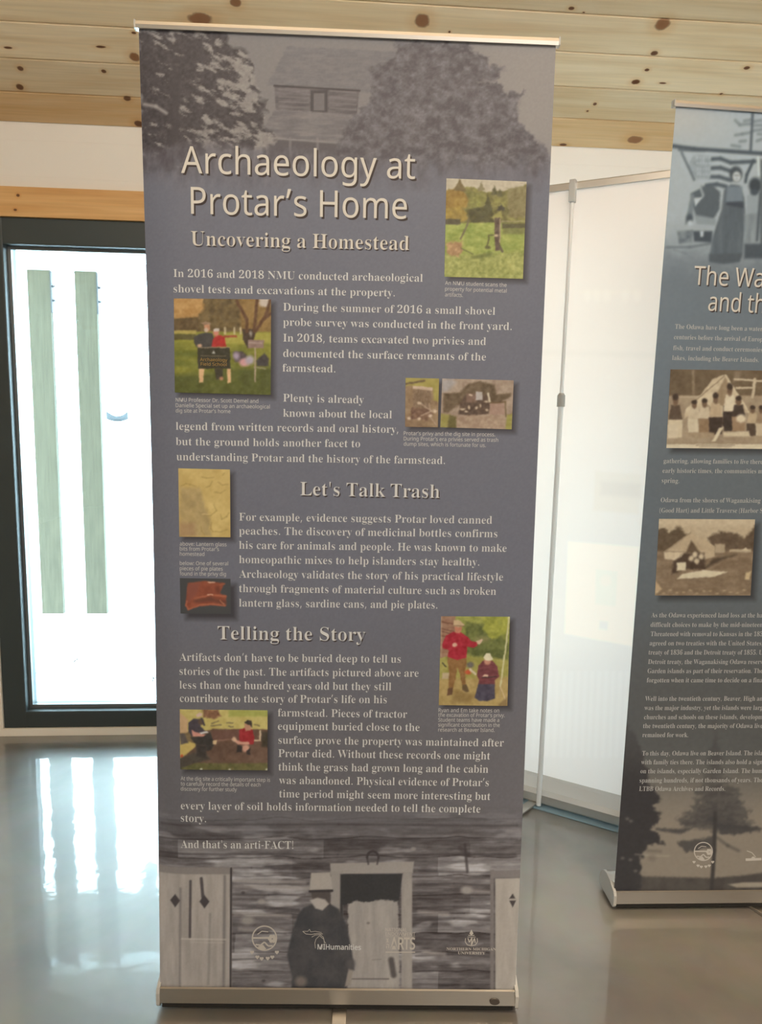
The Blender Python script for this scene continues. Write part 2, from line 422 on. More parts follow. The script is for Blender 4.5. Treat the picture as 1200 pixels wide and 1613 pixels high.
def twig(x, y, L, a, label):
    bm = bmesh.new()
    add_tube(bm, (-L / 2, 0, 0.004), (0, 0.01, 0.012), 0.0025 + L * 0.02, 0.002 + L * 0.025, n=6)
    add_tube(bm, (0, 0.01, 0.012), (L / 2, -0.01, 0.02), 0.002 + L * 0.025, 0.001 + L * 0.01, n=6)
    add_tube(bm, (L * 0.1, 0.005, 0.012), (L * 0.3, 0.05, 0.03 + L * 0.1), 0.0025 + L * 0.01, 0.001, n=6)
    o = bm_obj('twig', bm, m_twig); o.location = (x, y, -0.1); o.rotation_euler = (0, 0, a)
    tag(o, label, 'twig', 'twigs on the bright ground')
twig(-1.53, 4.3, 0.035, 0.5, 'tiny dark twig on the ground just below the right weathered board')
twig(-1.68, 4.05, 0.03, 0.1, 'tiny dark twig on the ground near the bottom left window corner')
twig(-5.83, 14.35, 0.13, 0.7, 'dark twig on the ground seen left of the left weathered board')
twig(-4.09, 11.39, 0.11, 0.1, 'dark twig on the ground seen between the two weathered boards')
twig(-3.88, 14.09, 0.10, -0.4, 'dark twig on the ground seen right of the right weathered board')
twig(-0.99, 3.98, 0.035, 1.2, 'tiny dark twig on the ground close to the banner edge')

GLYPHS = r"""
Sa 172|127,-5 -19,6 -8,16 -24,-16 -28,-5 -16,2 -12,8 -7,11 -3,15 5,20 17,16 17,9 22,9 28,9 0,26 -1,12 -5,8 -8,5 -11,2 -16,-3 -6,-8 1,-3 4,-6 3,-6 1,-6 -1,-9 -5,-6 -7,-4 -9,-2 -10,2 -7,5 -4,7 -2,9 3,11 6,10 9,8 13,7 16,4 18,1 31,-3 20,-10 11,-17 3,-24 0,-74 1,-7 0,-4 2,-2 3,-1 4,1 4,3 5,-7 -18,-14;76,17 5,1 6,2 6,5 6,7 0,53 -30,-16 -10,-27 4,-19
Sb 180|21,-6 0,200 0,13 -3,7 -5,4 -9,2 0,8 65,0 0,-89 19,15 22,5 17,-2 15,-8 12,-11 9,-15 6,-19 2,-21 -2,-24 -8,-21 -11,-18 -15,-14 -18,-8 -21,-3 -22,5 -22,14 -25,-20;91,7 15,4 10,14 5,22 2,33 -2,27 -5,18 -10,11 -14,4 -7,-1 -7,-4 -6,-6 -3,-8 0,-87 6,-20
Sc 147|78,-5 -18,3 -17,7 -14,13 -10,16 -7,19 -2,22 2,23 8,20 12,17 16,13 19,9 20,3 22,-3 16,-8 10,-12 4,-14 -2,-9 -4,-6 -6,-5 -9,-1 -15,6 -5,17 0,6 1,5 -4,9 -10,3 -16,-6 -10,-18 -3,-30 3,-33 10,-23 14,-14 19,-5 17,4 17,13 6,-6 -18,-19 -21,-12
Sd 185|70,-5 -17,3 -14,7 -12,12 -10,16 -5,19 -2,22 2,24 6,21 10,17 13,13 15,8 17,2 21,-5 17,-14 0,60 -1,9 -4,6 -7,3 -11,2 0,8 72,0 0,-190 0,-11 2,-7 5,-4 10,-2 0,-9 -20,-1 -21,-3 -25,-6 0,24 -17,-18;86,14 7,2 8,5 6,7 4,10 0,83 -2,8 -6,6 -7,4 -9,1 -13,-4 -9,-11 -5,-20 -1,-28 1,-28 5,-20 8,-11
Se 151|77,-5 -18,3 -17,7 -13,13 -11,16 -6,21 -2,24 2,22 7,19 11,16 13,13 17,8 19,2 25,-5 20,-14 13,-23 4,-30 0,-4 -83,0 5,-34 14,-21 23,-7 18,6 17,16 7,-7 -18,-23 -22,-13;58,96 43,0 0,11 -1,19 -3,13 -7,7 -9,2 -17,-11 -6,-35
Sf 107|7,0 0,8 8,1 5,2 3,3 2,3 1,7 0,13 0,101 -18,0 0,17 18,0 0,22 4,23 12,18 20,11 25,3 19,-2 14,-7 9,-11 3,-12 -2,-10 -4,-7 -6,-4 -8,-1 -8,1 -6,4 -4,5 -2,7 1,7 3,8 2,3 1,3 -2,4 -7,2 -9,-2 -4,-5 -2,-8 -1,-12 0,-40 28,0 0,-17 -28,0 0,-105 1,-13 4,-7 8,-4 13,-1 0,-8
Sg 164|73,-70 -29,2 -20,7 -13,11 -4,13 7,14 20,10 -17,13 -5,15 2,12 7,10 12,9 18,9 -22,12 -13,17 -5,22 2,15 7,13 10,10 14,8 16,5 19,2 19,-2 19,-5 41,0 0,-18 -24,0 9,-15 3,-17 -2,-14 -6,-12 -9,-11 -12,-7 -15,-5 -16,-2 -8,1 -7,0 -8,-1 -7,-4 -4,-5 -2,-6 5,-9 16,-2 17,0 23,-2 18,-3 14,-5 8,-9 5,-11 2,-13 -6,-22 -16,-16 -16,-8 -22,-5;79,62 10,3 6,8 4,13 1,19 -1,20 -4,13 -6,8 -10,2 -10,-2 -7,-8 -4,-13 -1,-20 1,-19 4,-13 7,-8;80,-58 39,6 13,19 -2,8 -5,4 -9,3 -14,1 -54,0 -8,-9 -3,-10 2,-9 8,-7 14,-4
Sh 190|9,0 0,8 8,1 5,4 3,6 1,9 0,171 -1,9 -2,7 -5,3 -9,2 0,8 65,0 0,-95 21,20 27,6 24,-6 14,-18 5,-29 0,-78 1,-9 3,-6 5,-4 8,-1 0,-8 -81,0 0,8 2,0 11,5 4,15 0,80 -1,12 -2,9 -5,5 -9,2 -14,-5 -13,-13 0,-90 1,-9 2,-6 5,-4 8,-1 0,-8
Si 99|50,181 -9,2 -9,5 -5,8 -2,10 2,10 5,8 9,6 9,2 10,-2 8,-6 6,-8 2,-10 -2,-10 -6,-8 -8,-5;9,0 0,8 9,2 5,3 2,6 1,9 0,98 -1,10 -2,6 -4,3 -9,2 0,8 64,0 0,-127 1,-9 2,-6 5,-3 8,-2 0,-8
Sj 105|53,182 -10,1 -8,6 -5,8 -2,10 2,10 5,8 8,6 10,1 10,-1 8,-6 6,-8 2,-10 -2,-10 -6,-8 -8,-5;18,-70 -12,1 -11,4 -10,5 -7,7 -4,9 -2,9 2,9 4,6 6,4 9,2 8,-2 6,-3 5,-6 1,-8 -1,-5 -3,-6 -3,-5 -1,-2 3,-6 7,-1 9,2 5,6 2,10 1,13 0,152 -1,11 -3,6 -6,4 -11,1 0,8 69,0 0,-166 -4,-26 -13,-18 -19,-11
Sk 179|9,0 0,8 8,2 6,3 2,6 1,9 0,171 0,10 -2,6 -5,3 -9,2 0,8 64,0 0,-144 39,40 7,8 2,7 -4,6 -14,2 -1,0 0,8 70,0 0,-8 -19,-5 -17,-12 -26,-26 62,-87 7,-7 8,-2 0,-8 -83,0 0,8 3,0 9,2 3,6 -1,4 -3,5 -35,49 -7,-7 0,-39 1,-9 2,-6 5,-3 8,-2 0,-8
Sl 100|9,0 0,8 9,2 5,3 2,6 1,9 0,171 0,9 -2,7 -5,3 -9,2 0,8 64,0 0,-200 1,-9 2,-6 5,-3 8,-2 0,-8
Sm 277|9,0 0,8 8,1 5,4 3,6 1,9 0,99 -1,9 -2,6 -5,4 -9,1 0,8 64,0 0,-23 21,20 25,7 27,-7 14,-21 22,21 27,7 24,-6 14,-18 5,-29 0,-78 1,-9 2,-6 5,-4 8,-1 0,-8 -79,0 0,8 8,1 4,4 3,6 1,9 0,80 -1,12 -2,9 -5,5 -8,2 -14,-5 -13,-12 0,-91 1,-9 2,-6 5,-4 8,-1 0,-8 -78,0 0,8 8,1 4,4 3,6 1,9 0,80 -1,12 -2,9 -5,5 -8,2 -15,-5 -12,-13 0,-90 1,-9 2,-6 5,-3 8,-2 0,-8
Sn 190|9,0 0,8 8,1 5,4 3,6 1,9 0,99 -1,9 -2,6 -5,4 -9,1 0,8 65,0 0,-21 21,19 27,6 24,-6 14,-18 5,-29 0,-78 1,-9 3,-6 5,-4 8,-1 0,-8 -81,0 0,8 2,0 11,5 4,15 0,80 -1,12 -2,9 -5,5 -9,2 -14,-5 -13,-13 0,-90 1,-9 2,-6 5,-4 8,-1 0,-8
So 168|84,-5 -21,3 -18,8 -15,12 -11,17 -7,20 -3,22 3,22 7,20 11,17 15,13 18,8 21,2 21,-2 18,-8 15,-13 11,-16 7,-20 2,-23 -2,-23 -7,-20 -11,-16 -15,-13 -18,-7;84,6 12,3 8,10 3,9 2,13 1,16 0,20 -2,37 -4,21 -8,11 -12,3 -12,-3 -8,-11 -4,-21 -2,-37 1,-20 1,-16 2,-13 2,-9 8,-10
Sp 186|9,-70 0,8 6,1 5,2 3,4 2,5 1,7 0,11 0,154 -1,12 -2,8 -5,3 -8,2 0,8 62,0 0,-24 18,21 25,8 17,-3 14,-8 12,-12 9,-16 6,-19 2,-22 -2,-23 -6,-21 -9,-17 -12,-13 -15,-8 -18,-3 -22,5 -17,16 0,-45 0,-12 2,-8 3,-6 4,-4 7,-2 9,0 0,-9;98,14 13,4 9,12 5,20 1,27 -1,27 -4,20 -8,11 -14,4 -14,-5 -11,-16 0,-84 10,-15
Sq 182|87,-70 0,9 13,1 7,3 4,6 1,9 0,56 -19,-14 -22,-5 -17,3 -15,7 -12,12 -9,15 -6,19 -2,21 3,24 7,21 11,18 16,13 18,9 20,3 22,-5 22,-14 25,19 6,0 0,-202 1,-9 2,-6 5,-3 9,-1 0,-9;89,15 8,1 7,4 5,6 3,8 0,87 -6,20 -16,6 -15,-4 -10,-12 -5,-22 -2,-31 2,-28 5,-20 10,-11
Sr 144|9,0 0,8 9,2 5,3 2,6 1,9 0,98 -1,10 -2,7 -5,3 -8,1 0,8 63,0 0,-29 9,14 12,11 11,6 12,2 12,-2 9,-5 5,-8 2,-11 -2,-9 -4,-7 -7,-4 -8,-2 -8,1 -5,3 -4,5 -4,5 -4,4 -5,1 -7,-2 -6,-7 -5,-11 -1,-14 0,-68 1,-10 3,-5 8,-3 12,-2 0,-8
Ss 144|76,-5 -15,2 -18,6 -3,1 -3,0 -7,-2 -4,-6 -8,0 0,57 9,0 6,-19 10,-15 13,-9 14,-3 11,2 8,4 5,7 2,9 -4,13 -14,10 -25,13 -15,9 -11,11 -6,12 -3,13 4,20 10,15 17,11 22,4 5,-1 7,-1 8,-2 8,-2 4,-1 3,-1 5,2 4,6 7,0 0,-49 -8,0 -7,16 -9,12 -11,7 -12,2 -10,-1 -7,-4 -4,-6 -2,-7 2,-8 4,-6 6,-5 9,-5 23,-11 15,-9 10,-10 6,-13 2,-16 -4,-21 -11,-17 -17,-11
St 114|62,-5 -18,3 -11,7 -7,13 -2,18 0,103 -14,0 0,11 19,18 15,17 12,14 8,13 8,0 0,-57 32,0 0,-16 -32,0 0,-98 1,-9 2,-7 3,-4 6,-1 11,4 8,13 8,-4 -12,-21 -17,-13
Su 187|65,-5 -19,3 -13,11 -8,16 -2,23 0,76 -1,10 -2,7 -5,4 -9,2 0,8 65,0 0,-118 1,-8 3,-6 6,-4 7,-1 15,4 11,11 0,91 -1,11 -3,7 -5,4 -10,1 0,8 67,0 0,-120 1,-10 3,-6 5,-3 9,-1 0,-9 -20,-1 -22,-4 -24,-6 0,25 -9,-10 -12,-8 -13,-5
Sv 153|71,-5 -52,129 -4,9 -4,8 -5,4 -7,2 0,8 83,0 0,-8 -4,0 -10,-2 -4,-7 1,-4 27,-73 26,65 2,6 1,4 -5,8 -14,3 0,8 50,0 0,-8 -8,-3 -5,-5 -4,-7 -5,-10 -50,-127
Sw 217|61,-5 -53,137 -2,6 -3,4 -4,3 -4,2 0,8 74,0 0,-8 -6,-1 -3,-1 -2,-3 -1,-4 1,-5 2,-7 23,-63 22,55 -5,15 -2,7 -3,4 -4,2 -7,1 0,8 78,0 0,-8 -11,-3 -3,-6 0,-4 1,-3 19,-60 23,57 2,5 0,5 0,4 -3,2 -5,2 -7,1 0,8 45,0 0,-8 -6,-1 -5,-4 -3,-6 -3,-7 -54,-134 -8,0 -33,103 -41,-103
Sx 160|2,0 0,7 15,8 14,13 30,40 -40,64 -9,10 -10,5 0,8 82,0 0,-8 -10,-2 -4,-5 1,-4 4,-6 17,-27 20,25 4,6 1,5 -1,4 -3,2 -4,1 -9,1 0,8 55,0 0,-7 -14,-7 -14,-14 -28,-35 47,-74 3,-4 2,-3 4,-2 5,-1 0,-8 -82,0 0,8 6,0 5,2 3,2 1,3 -2,6 -4,9 -18,27 -20,-26 -5,-8 -2,-6 4,-7 11,-3 2,0 0,-7
Sy 150|26,-70 -11,2 -10,6 -6,9 -2,11 1,8 4,7 7,6 9,1 8,-1 6,-4 4,-5 1,-8 0,-3 0,-3 1,-4 5,-1 6,3 8,9 4,7 4,8 3,9 2,11 -52,127 -3,7 -3,6 -4,6 -4,2 -6,1 0,8 83,0 0,-8 -8,-1 -5,-1 -3,-3 -1,-5 1,-4 1,-5 27,-69 22,62 3,9 1,7 -1,5 -3,3 -6,1 -8,1 0,8 49,0 0,-8 -7,-2 -4,-5 -5,-8 -4,-11 -49,-133 -8,-21 -8,-15 -9,-11 -8,-6 -10,-4
Sz 146|6,0 0,7 78,137 -20,0 -16,-2 -12,-6 -8,-11 -6,-17 -9,0 3,47 121,0 0,-10 -74,-133 13,0 21,3 14,7 11,13 8,19 8,0 -4,-54
SA 218|-4,0 0,9 9,2 7,4 6,9 7,13 78,196 9,0 80,-190 7,-15 7,-11 6,-6 10,-2 0,-9 -107,0 0,9 20,4 7,10 -2,7 -4,11 -10,25 -74,0 -13,-31 -1,-6 -1,-5 6,-11 19,-4 2,0 0,-9;57,80 64,0 -33,80
SB 221|8,0 0,9 14,2 9,5 5,10 1,15 0,143 0,13 -2,9 -4,6 -5,4 -8,3 -10,0 0,9 102,0 49,-6 29,-18 10,-29 -6,-24 -18,-17 -31,-10 37,-12 22,-20 7,-26 -6,-28 -17,-21 -18,-9 -23,-6 -26,-2;91,126 3,0 23,2 15,8 8,14 2,23 -2,19 -5,14 -11,8 -16,3 -9,-1 -5,-4 -2,-6 -1,-11;111,12 18,3 13,10 6,16 2,23 -3,24 -8,16 -16,9 -24,3 -8,0 0,-83 1,-10 3,-6 6,-4
SC 234|128,-5 -21,1 -20,5 -18,9 -24,18 -17,24 -8,19 -5,21 -2,22 2,22 5,21 8,18 18,24 23,18 19,9 20,5 22,2 25,-3 29,-10 5,-2 5,0 10,3 6,12 8,0 0,-79 -8,0 -14,28 -18,21 -21,14 -24,5 -34,-12 -20,-37 -7,-60 7,-56 23,-34 37,-11 20,2 20,8 19,13 16,18 10,-9 -26,-27 -32,-17
SD 248|10,0 0,9 13,2 8,4 5,8 1,14 0,150 -2,16 -5,10 -9,5 -14,1 0,9 104,0 37,-4 30,-9 25,-17 17,-22 11,-28 3,-34 -13,-63 -40,-38 -67,-13;111,12 29,6 20,19 8,20 6,26 1,32 -7,56 -21,34 -36,12 -10,-2 -6,-3 -3,-8 -1,-12 0,-156 1,-12 3,-7 6,-4
SE 221|7,0 0,8 15,2 9,5 5,9 2,15 0,145 -2,18 -5,11 -9,5 -14,1 0,9 191,0 0,-68 -7,0 -8,26 -14,17 -22,9 -32,3 -10,0 -6,-1 -4,-2 -3,-4 -1,-5 -1,-9 0,-71 6,0 19,3 14,8 8,16 6,23 8,0 0,-114 -8,0 -3,18 -4,14 -7,9 -10,7 -12,3 -15,1 -2,0 0,-77 2,-11 3,-6 7,-2 12,-1 23,1 19,4 15,8 13,10 11,15 10,20 9,0 -14,-72
SF 202|8,0 0,9 14,2 9,6 5,9 1,16 0,145 -1,15 -5,10 -9,5 -15,2 0,9 190,0 0,-68 -8,0 -5,18 -6,15 -10,10 -13,7 -18,4 -22,2 -9,-1 -6,0 -4,-2 -3,-2 -2,-5 0,-7 0,-75 4,0 19,2 14,9 9,15 5,23 9,0 0,-114 -9,0 -5,25 -9,16 -14,9 -20,3 -3,0 0,-72 1,-10 2,-9 4,-6 7,-3 10,-2 13,-1 0,-9
SG 254|134,-5 -23,2 -21,5 -19,8 -24,18 -18,23 -9,19 -5,21 -1,24 1,22 5,20 9,19 17,24 24,18 18,8 19,5 22,2 27,-3 29,-10 4,-1 5,-1 5,1 4,2 3,5 4,7 9,0 0,-79 -9,0 -8,19 -11,16 -12,14 -14,10 -16,6 -15,3 -34,-12 -20,-36 -7,-60 2,-32 5,-27 10,-21 20,-21 28,-7 16,2 10,6 5,9 2,13 0,28 -1,13 -5,8 -11,4 -16,2 0,8 112,0 0,-8 -14,-2 -8,-4 -4,-8 -1,-13 0,-50 -29,-10 -30,-7
SH 262|8,0 0,9 14,2 9,5 5,9 1,15 0,149 -1,14 -5,9 -9,5 -14,2 0,9 113,0 0,-9 -11,-1 -8,-2 -5,-3 -4,-5 -1,-8 -1,-11 0,-64 80,0 0,64 -1,11 -1,8 -3,5 -6,3 -8,2 -11,1 0,9 113,0 0,-9 -15,-2 -9,-5 -4,-9 -1,-14 0,-149 1,-14 5,-10 8,-5 15,-2 0,-9 -113,0 0,9 14,2 10,4 4,9 2,16 0,70 -80,0 0,-70 2,-15 4,-9 9,-5 15,-2 0,-9
SI 130|7,0 0,9 14,2 10,5 5,8 2,14 0,155 -2,13 -4,8 -10,4 -15,1 0,9 115,0 0,-9 -15,-1 -9,-4 -5,-8 -2,-13 0,-154 1,-10 2,-7 3,-5 6,-4 8,-3 12,-1 0,-9
SJ 165|54,-33 -15,2 -13,4 -12,7 -8,9 -6,11 -2,11 2,11 5,8 8,6 9,1 10,-1 8,-5 5,-8 1,-9 -1,-8 -3,-7 -3,-5 -1,-4 4,-8 10,-2 11,2 6,6 4,9 1,14 0,172 -1,13 -2,8 -4,7 -6,4 -9,3 -12,1 0,9 117,0 0,-9 -11,-1 -8,-3 -5,-4 -3,-6 -2,-9 0,-13 0,-139 -9,-42 -24,-26
SK 255|8,0 0,9 15,2 9,5 4,9 2,15 0,149 -2,14 -5,9 -8,5 -15,2 0,9 113,0 0,-9 -11,-1 -8,-2 -5,-3 -3,-5 -2,-8 -1,-11 0,-72 70,70 10,12 3,10 -7,8 -22,2 0,9 98,0 0,-9 -5,0 -20,-4 -22,-13 -24,-22 -37,-38 97,-119 6,-6 5,-5 7,-2 10,-1 0,-9 -120,0 0,9 13,0 5,1 3,0 4,3 2,4 -2,7 -7,9 -58,74 -9,-8 0,-59 2,-15 4,-9 9,-5 15,-2 0,-9
SL 213|8,0 0,9 14,2 9,5 5,9 1,15 0,149 -1,15 -5,8 -9,5 -14,2 0,9 117,0 0,-9 -12,0 -9,-2 -6,-3 -4,-6 -2,-8 -1,-11 0,-148 0,-10 2,-7 2,-5 5,-3 7,-2 10,0 22,1 18,5 15,8 13,12 10,16 9,21 10,0 -13,-77
SM 317|7,0 0,9 14,2 10,5 5,9 2,15 0,151 -1,10 -2,7 -3,5 -6,3 -8,2 -11,1 0,9 85,0 66,-157 67,157 84,0 0,-9 -14,-2 -9,-5 -4,-9 -2,-14 0,-146 1,-13 1,-9 4,-6 5,-3 7,-2 10,-1 0,-9 -110,0 0,9 10,1 8,2 6,4 3,6 2,8 0,12 0,157 -83,-199 -9,0 -82,194 0,-154 1,-16 6,-9 10,-5 15,-1 0,-9
SN 247|201,-5 -148,180 0,-136 2,-15 4,-9 9,-4 15,-2 0,-9 -74,0 0,9 10,1 8,2 5,3 4,6 1,8 1,10 0,155 -14,16 -6,7 -4,1 -5,1 0,9 69,0 117,-144 0,105 0,10 -2,8 -3,5 -6,4 -8,2 -10,1 0,9 74,0 0,-9 -15,-2 -8,-5 -5,-9 -1,-15 0,-193
SO 263|130,-5 -24,2 -22,7 -20,11 -17,14 -14,17 -11,21 -6,22 -2,25 2,24 6,23 11,20 14,18 18,14 20,11 23,7 25,2 24,-2 22,-7 19,-11 18,-14 14,-17 10,-20 7,-23 2,-25 -2,-25 -7,-22 -10,-21 -15,-17 -17,-14 -21,-11 -22,-7;132,6 32,12 19,36 7,60 -2,32 -5,27 -9,21 -19,21 -25,7 -32,-12 -19,-36 -6,-60 1,-33 6,-26 9,-21 19,-21
SP 209|8,0 0,9 14,2 9,5 5,9 1,15 0,149 -1,14 -5,9 -9,5 -14,2 0,9 99,0 26,-1 20,-3 15,-4 15,-9 12,-12 7,-15 2,-18 -5,-26 -16,-20 -16,-10 -21,-5 -25,-2 -30,0 0,-63 2,-15 4,-9 9,-5 15,-2 0,-9;91,115 10,0 21,3 14,8 8,16 2,23 -2,22 -6,16 -12,9 -18,4 -8,-1 -5,-3 -3,-5 -1,-8
SQ 263|189,-58 -41,7 -32,19 -23,32 -23,10 -19,15 -16,18 -12,21 -7,24 -2,26 2,24 6,23 11,20 14,18 18,14 20,11 23,7 25,2 24,-2 22,-7 19,-11 18,-14 14,-17 10,-20 7,-23 2,-25 -2,-26 -8,-24 -12,-21 -17,-18 -20,-15 -25,-10 15,-22 19,-14 23,-4 11,1 13,2 1,-9 -29,-9;133,6 32,12 19,36 6,60 -2,32 -5,27 -9,21 -19,21 -25,7 -32,-12 -19,-36 -6,-60 1,-33 6,-26 9,-21 19,-21
SR 236|8,0 0,9 14,2 9,5 5,9 1,15 0,149 -1,14 -5,9 -9,5 -14,2 0,9 100,0 31,-2 25,-5 20,-8 18,-19 7,-27 -6,-24 -17,-19 -29,-12 59,-87 5,-7 5,-5 6,-3 7,-1 1,0 0,-9 -71,0 -68,106 -10,0 0,-66 2,-15 4,-9 9,-5 15,-2 0,-9;91,117 11,0 22,3 16,9 9,16 3,23 -5,26 -13,16 -22,6 -11,-2 -6,-3 -3,-7 -1,-11
SS 195|21,-5 0,84 10,0 10,-32 15,-22 19,-13 23,-5 17,3 13,8 9,12 2,15 -6,20 -21,15 -31,15 -25,15 -18,16 -10,18 -3,22 2,19 7,16 10,14 14,10 16,6 18,2 11,-1 12,-1 12,-3 14,-4 5,-1 4,-1 7,3 3,8 10,0 0,-73 -9,0 -6,17 -8,15 -11,13 -12,9 -13,6 -14,2 -15,-2 -12,-7 -8,-10 -2,-13 2,-12 7,-10 10,-8 15,-9 33,-15 18,-9 14,-10 10,-11 6,-12 3,-13 2,-15 -3,-20 -8,-17 -12,-14 -17,-11 -20,-7 -24,-2 -8,0 -9,1 -8,2 -8,2 -8,3 -6,2 -7,1 -4,-1 -3,-1 -3,-4 -1,-5
ST 212|46,0 0,9 15,1 10,5 5,10 2,15 0,177 -3,0 -24,-4 -18,-11 -13,-19 -6,-24 -9,0 0,69 200,0 0,-70 -8,0 -10,33 -21,19 -32,7 -2,0 0,-177 1,-15 5,-10 10,-5 16,-1 0,-9
SU 246|124,-6 -28,2 -22,7 -17,11 -11,16 -7,22 -2,26 0,111 -2,14 -5,9 -8,5 -15,2 0,9 113,0 0,-9 -11,-1 -8,-2 -5,-3 -3,-5 -2,-8 -1,-11 0,-119 3,-26 9,-18 14,-11 21,-4 33,8 20,23 6,38 0,109 -1,14 -5,9 -10,5 -16,2 0,9 73,0 0,-9 -13,-3 -8,-5 -3,-9 -2,-13 0,-98 -2,-32 -7,-25 -12,-18 -17,-12 -22,-8
SV 214|106,-6 -84,196 -5,11 -6,9 -7,6 -11,3 0,9 112,0 0,-9 -13,-1 -9,-2 -5,-4 -2,-7 1,-7 4,-9 48,-117 45,117 2,8 1,7 -1,8 -5,4 -9,2 -13,1 0,9 72,0 0,-9 -9,-1 -8,-4 -6,-9 -7,-14 -76,-197
SW 306|85,-5 -69,201 -4,11 -4,7 -7,4 -9,1 0,9 98,0 0,-9 -9,-1 -6,-2 -4,-4 -1,-7 1,-8 3,-11 37,-109 39,99 -7,23 -4,10 -5,6 -8,3 -11,1 0,9 105,0 0,-9 -18,-3 -6,-10 1,-5 2,-8 38,-110 33,102 3,10 1,8 -1,8 -4,4 -7,3 -10,1 0,9 60,0 0,-9 -9,-3 -6,-5 -5,-9 -5,-12 -64,-195 -9,0 -56,159 -63,-159
SX 235|6,0 0,9 20,6 19,18 52,71 -58,89 -8,11 -7,9 -8,5 -8,1 -1,0 0,9 115,0 0,-9 -7,0 -15,-3 -5,-8 1,-6 5,-8 31,-49 29,42 6,11 3,9 -6,9 -18,3 0,9 83,0 0,-9 -2,0 -14,-2 -12,-6 -11,-10 -12,-14 -38,-55 67,-103 6,-9 5,-6 6,-4 7,-1 1,0 0,-9 -113,0 0,9 3,0 17,3 6,8 -2,9 -6,11 -32,51 -36,-51 -5,-9 -2,-9 6,-10 19,-3 0,-9
SY 213|51,0 0,9 14,2 9,5 5,9 1,15 0,49 -57,104 -8,14 -8,8 -7,3 -7,1 0,9 110,0 0,-9 -5,0 -8,-1 -7,-2 -4,-3 -1,-5 1,-5 3,-7 42,-83 43,70 5,12 2,9 -6,11 -19,4 -2,0 0,9 73,0 0,-9 -9,-2 -7,-5 -6,-7 -7,-9 -57,-94 0,-62 1,-15 5,-9 9,-5 15,-2 0,-9
SZ 221|10,0 0,5 128,210 -31,0 -20,-1 -16,-4 -13,-7 -11,-10 -9,-15 -7,-20 -9,0 7,70 174,0 0,-6 -126,-208 43,0 31,4 24,13 17,20 11,31 9,0 -9,-82
S0 188|94,-3 -27,4 -22,11 -15,19 -11,24 -4,20 -3,22 -1,24 1,23 3,22 4,19 11,25 15,18 22,11 27,4 27,-4 21,-11 15,-18 11,-25 5,-19 2,-22 1,-24 -1,-24 -2,-21 -5,-20 -11,-24 -16,-19 -21,-11;94,18 16,7 9,20 3,21 2,25 0,29 0,30 -2,25 -3,20 -9,20 -16,6 -15,-6 -9,-20 -4,-20 -2,-25 -1,-30 1,-29 2,-25 4,-21 9,-20
S1 188|33,0 0,18 27,0 8,1 5,3 3,7 1,11 0,168 -12,-14 -11,-11 -10,-8 -10,-2 -8,2 -6,5 -4,8 -2,10 11,3 12,5 13,7 16,11 23,17 38,0 0,-201 1,-10 2,-6 5,-5 9,-1 27,0 0,-18
S2 188|12,0 0,35 49,50 19,20 13,18 10,15 6,15 3,16 1,17 -2,16 -5,12 -8,6 -11,3 -15,-4 -9,-11 -5,-18 -2,-25 -17,1 -14,6 -9,10 -3,16 2,11 6,11 11,10 14,7 18,5 23,1 33,-4 24,-11 15,-17 5,-24 -1,-11 -3,-11 -6,-12 -8,-13 -12,-14 -15,-16 -19,-19 -23,-22 -33,-32 78,0 10,1 8,5 6,7 4,10 2,11 20,0 -1,-71
S3 188|82,-3 -23,1 -19,4 -13,7 -10,8 -6,10 -2,10 3,11 6,8 9,5 11,2 3,-19 8,-13 14,-8 16,-3 11,1 10,4 8,5 7,10 4,12 2,18 -4,17 -10,14 -16,9 -22,3 -21,0 0,21 22,0 19,4 13,10 8,16 2,20 -1,16 -6,12 -8,8 -12,3 -11,-2 -8,-6 -5,-9 -3,-10 -2,-13 0,-12 -19,1 -13,6 -9,9 -3,13 5,17 14,14 23,9 32,3 32,-3 25,-11 16,-17 5,-24 -4,-20 -11,-17 -16,-14 -21,-9 14,-3 14,-6 12,-8 11,-10 7,-14 2,-18 -2,-19 -5,-15 -9,-13 -12,-10 -14,-7 -15,-5 -16,-2
S4 188|60,0 0,18 10,0 10,1 9,3 6,7 2,13 0,20 -93,0 0,21 96,157 46,0 0,-155 35,0 0,-23 -35,0 0,-20 2,-13 6,-7 9,-3 11,-1 4,0 0,-18;28,85 69,0 0,58 1,16 0,16 1,17 1,16 -5,-11 -8,-14 -8,-14 -6,-9
S5 188|82,-3 -22,1 -18,5 -13,6 -9,9 -5,9 -2,10 2,11 6,7 8,4 11,1 1,-9 3,-9 4,-9 7,-7 10,-4 12,-2 11,1 10,4 8,7 7,10 4,14 2,18 -3,22 -9,15 -15,10 -19,3 -12,-1 -9,-1 -9,-2 -7,-2 -16,6 11,116 127,0 2,-61 -20,0 -2,11 -2,5 -3,4 -4,3 -7,1 -70,0 -5,-62 7,2 9,1 10,1 11,1 24,-2 21,-6 17,-10 18,-23 6,-31 -2,-20 -6,-17 -9,-13 -12,-10 -13,-8 -15,-5 -16,-3
S6 188|98,-3 -23,3 -20,9 -17,15 -12,23 -6,18 -4,21 -1,25 2,27 4,25 7,22 11,20 13,16 17,12 19,8 23,2 19,-1 16,-4 11,-6 7,-8 5,-8 1,-10 -2,-10 -7,-8 -12,-6 -19,-2 -1,10 -1,10 -2,9 -4,8 -6,5 -8,1 -18,-5 -14,-18 -7,-17 -4,-22 -3,-26 8,4 10,4 13,3 16,1 27,-4 22,-14 13,-22 5,-29 -2,-23 -7,-19 -11,-17 -15,-12 -19,-8;99,19 12,3 9,10 5,17 2,25 -2,24 -6,16 -10,9 -13,4 -9,-2 -10,-4 -9,-5 -6,-6 2,-29 3,-23 6,-18 12,-16
S7 188|55,0 90,203 -89,0 -13,-4 -6,-13 -2,-17 -20,0 1,71 161,0 0,-17 -93,-223
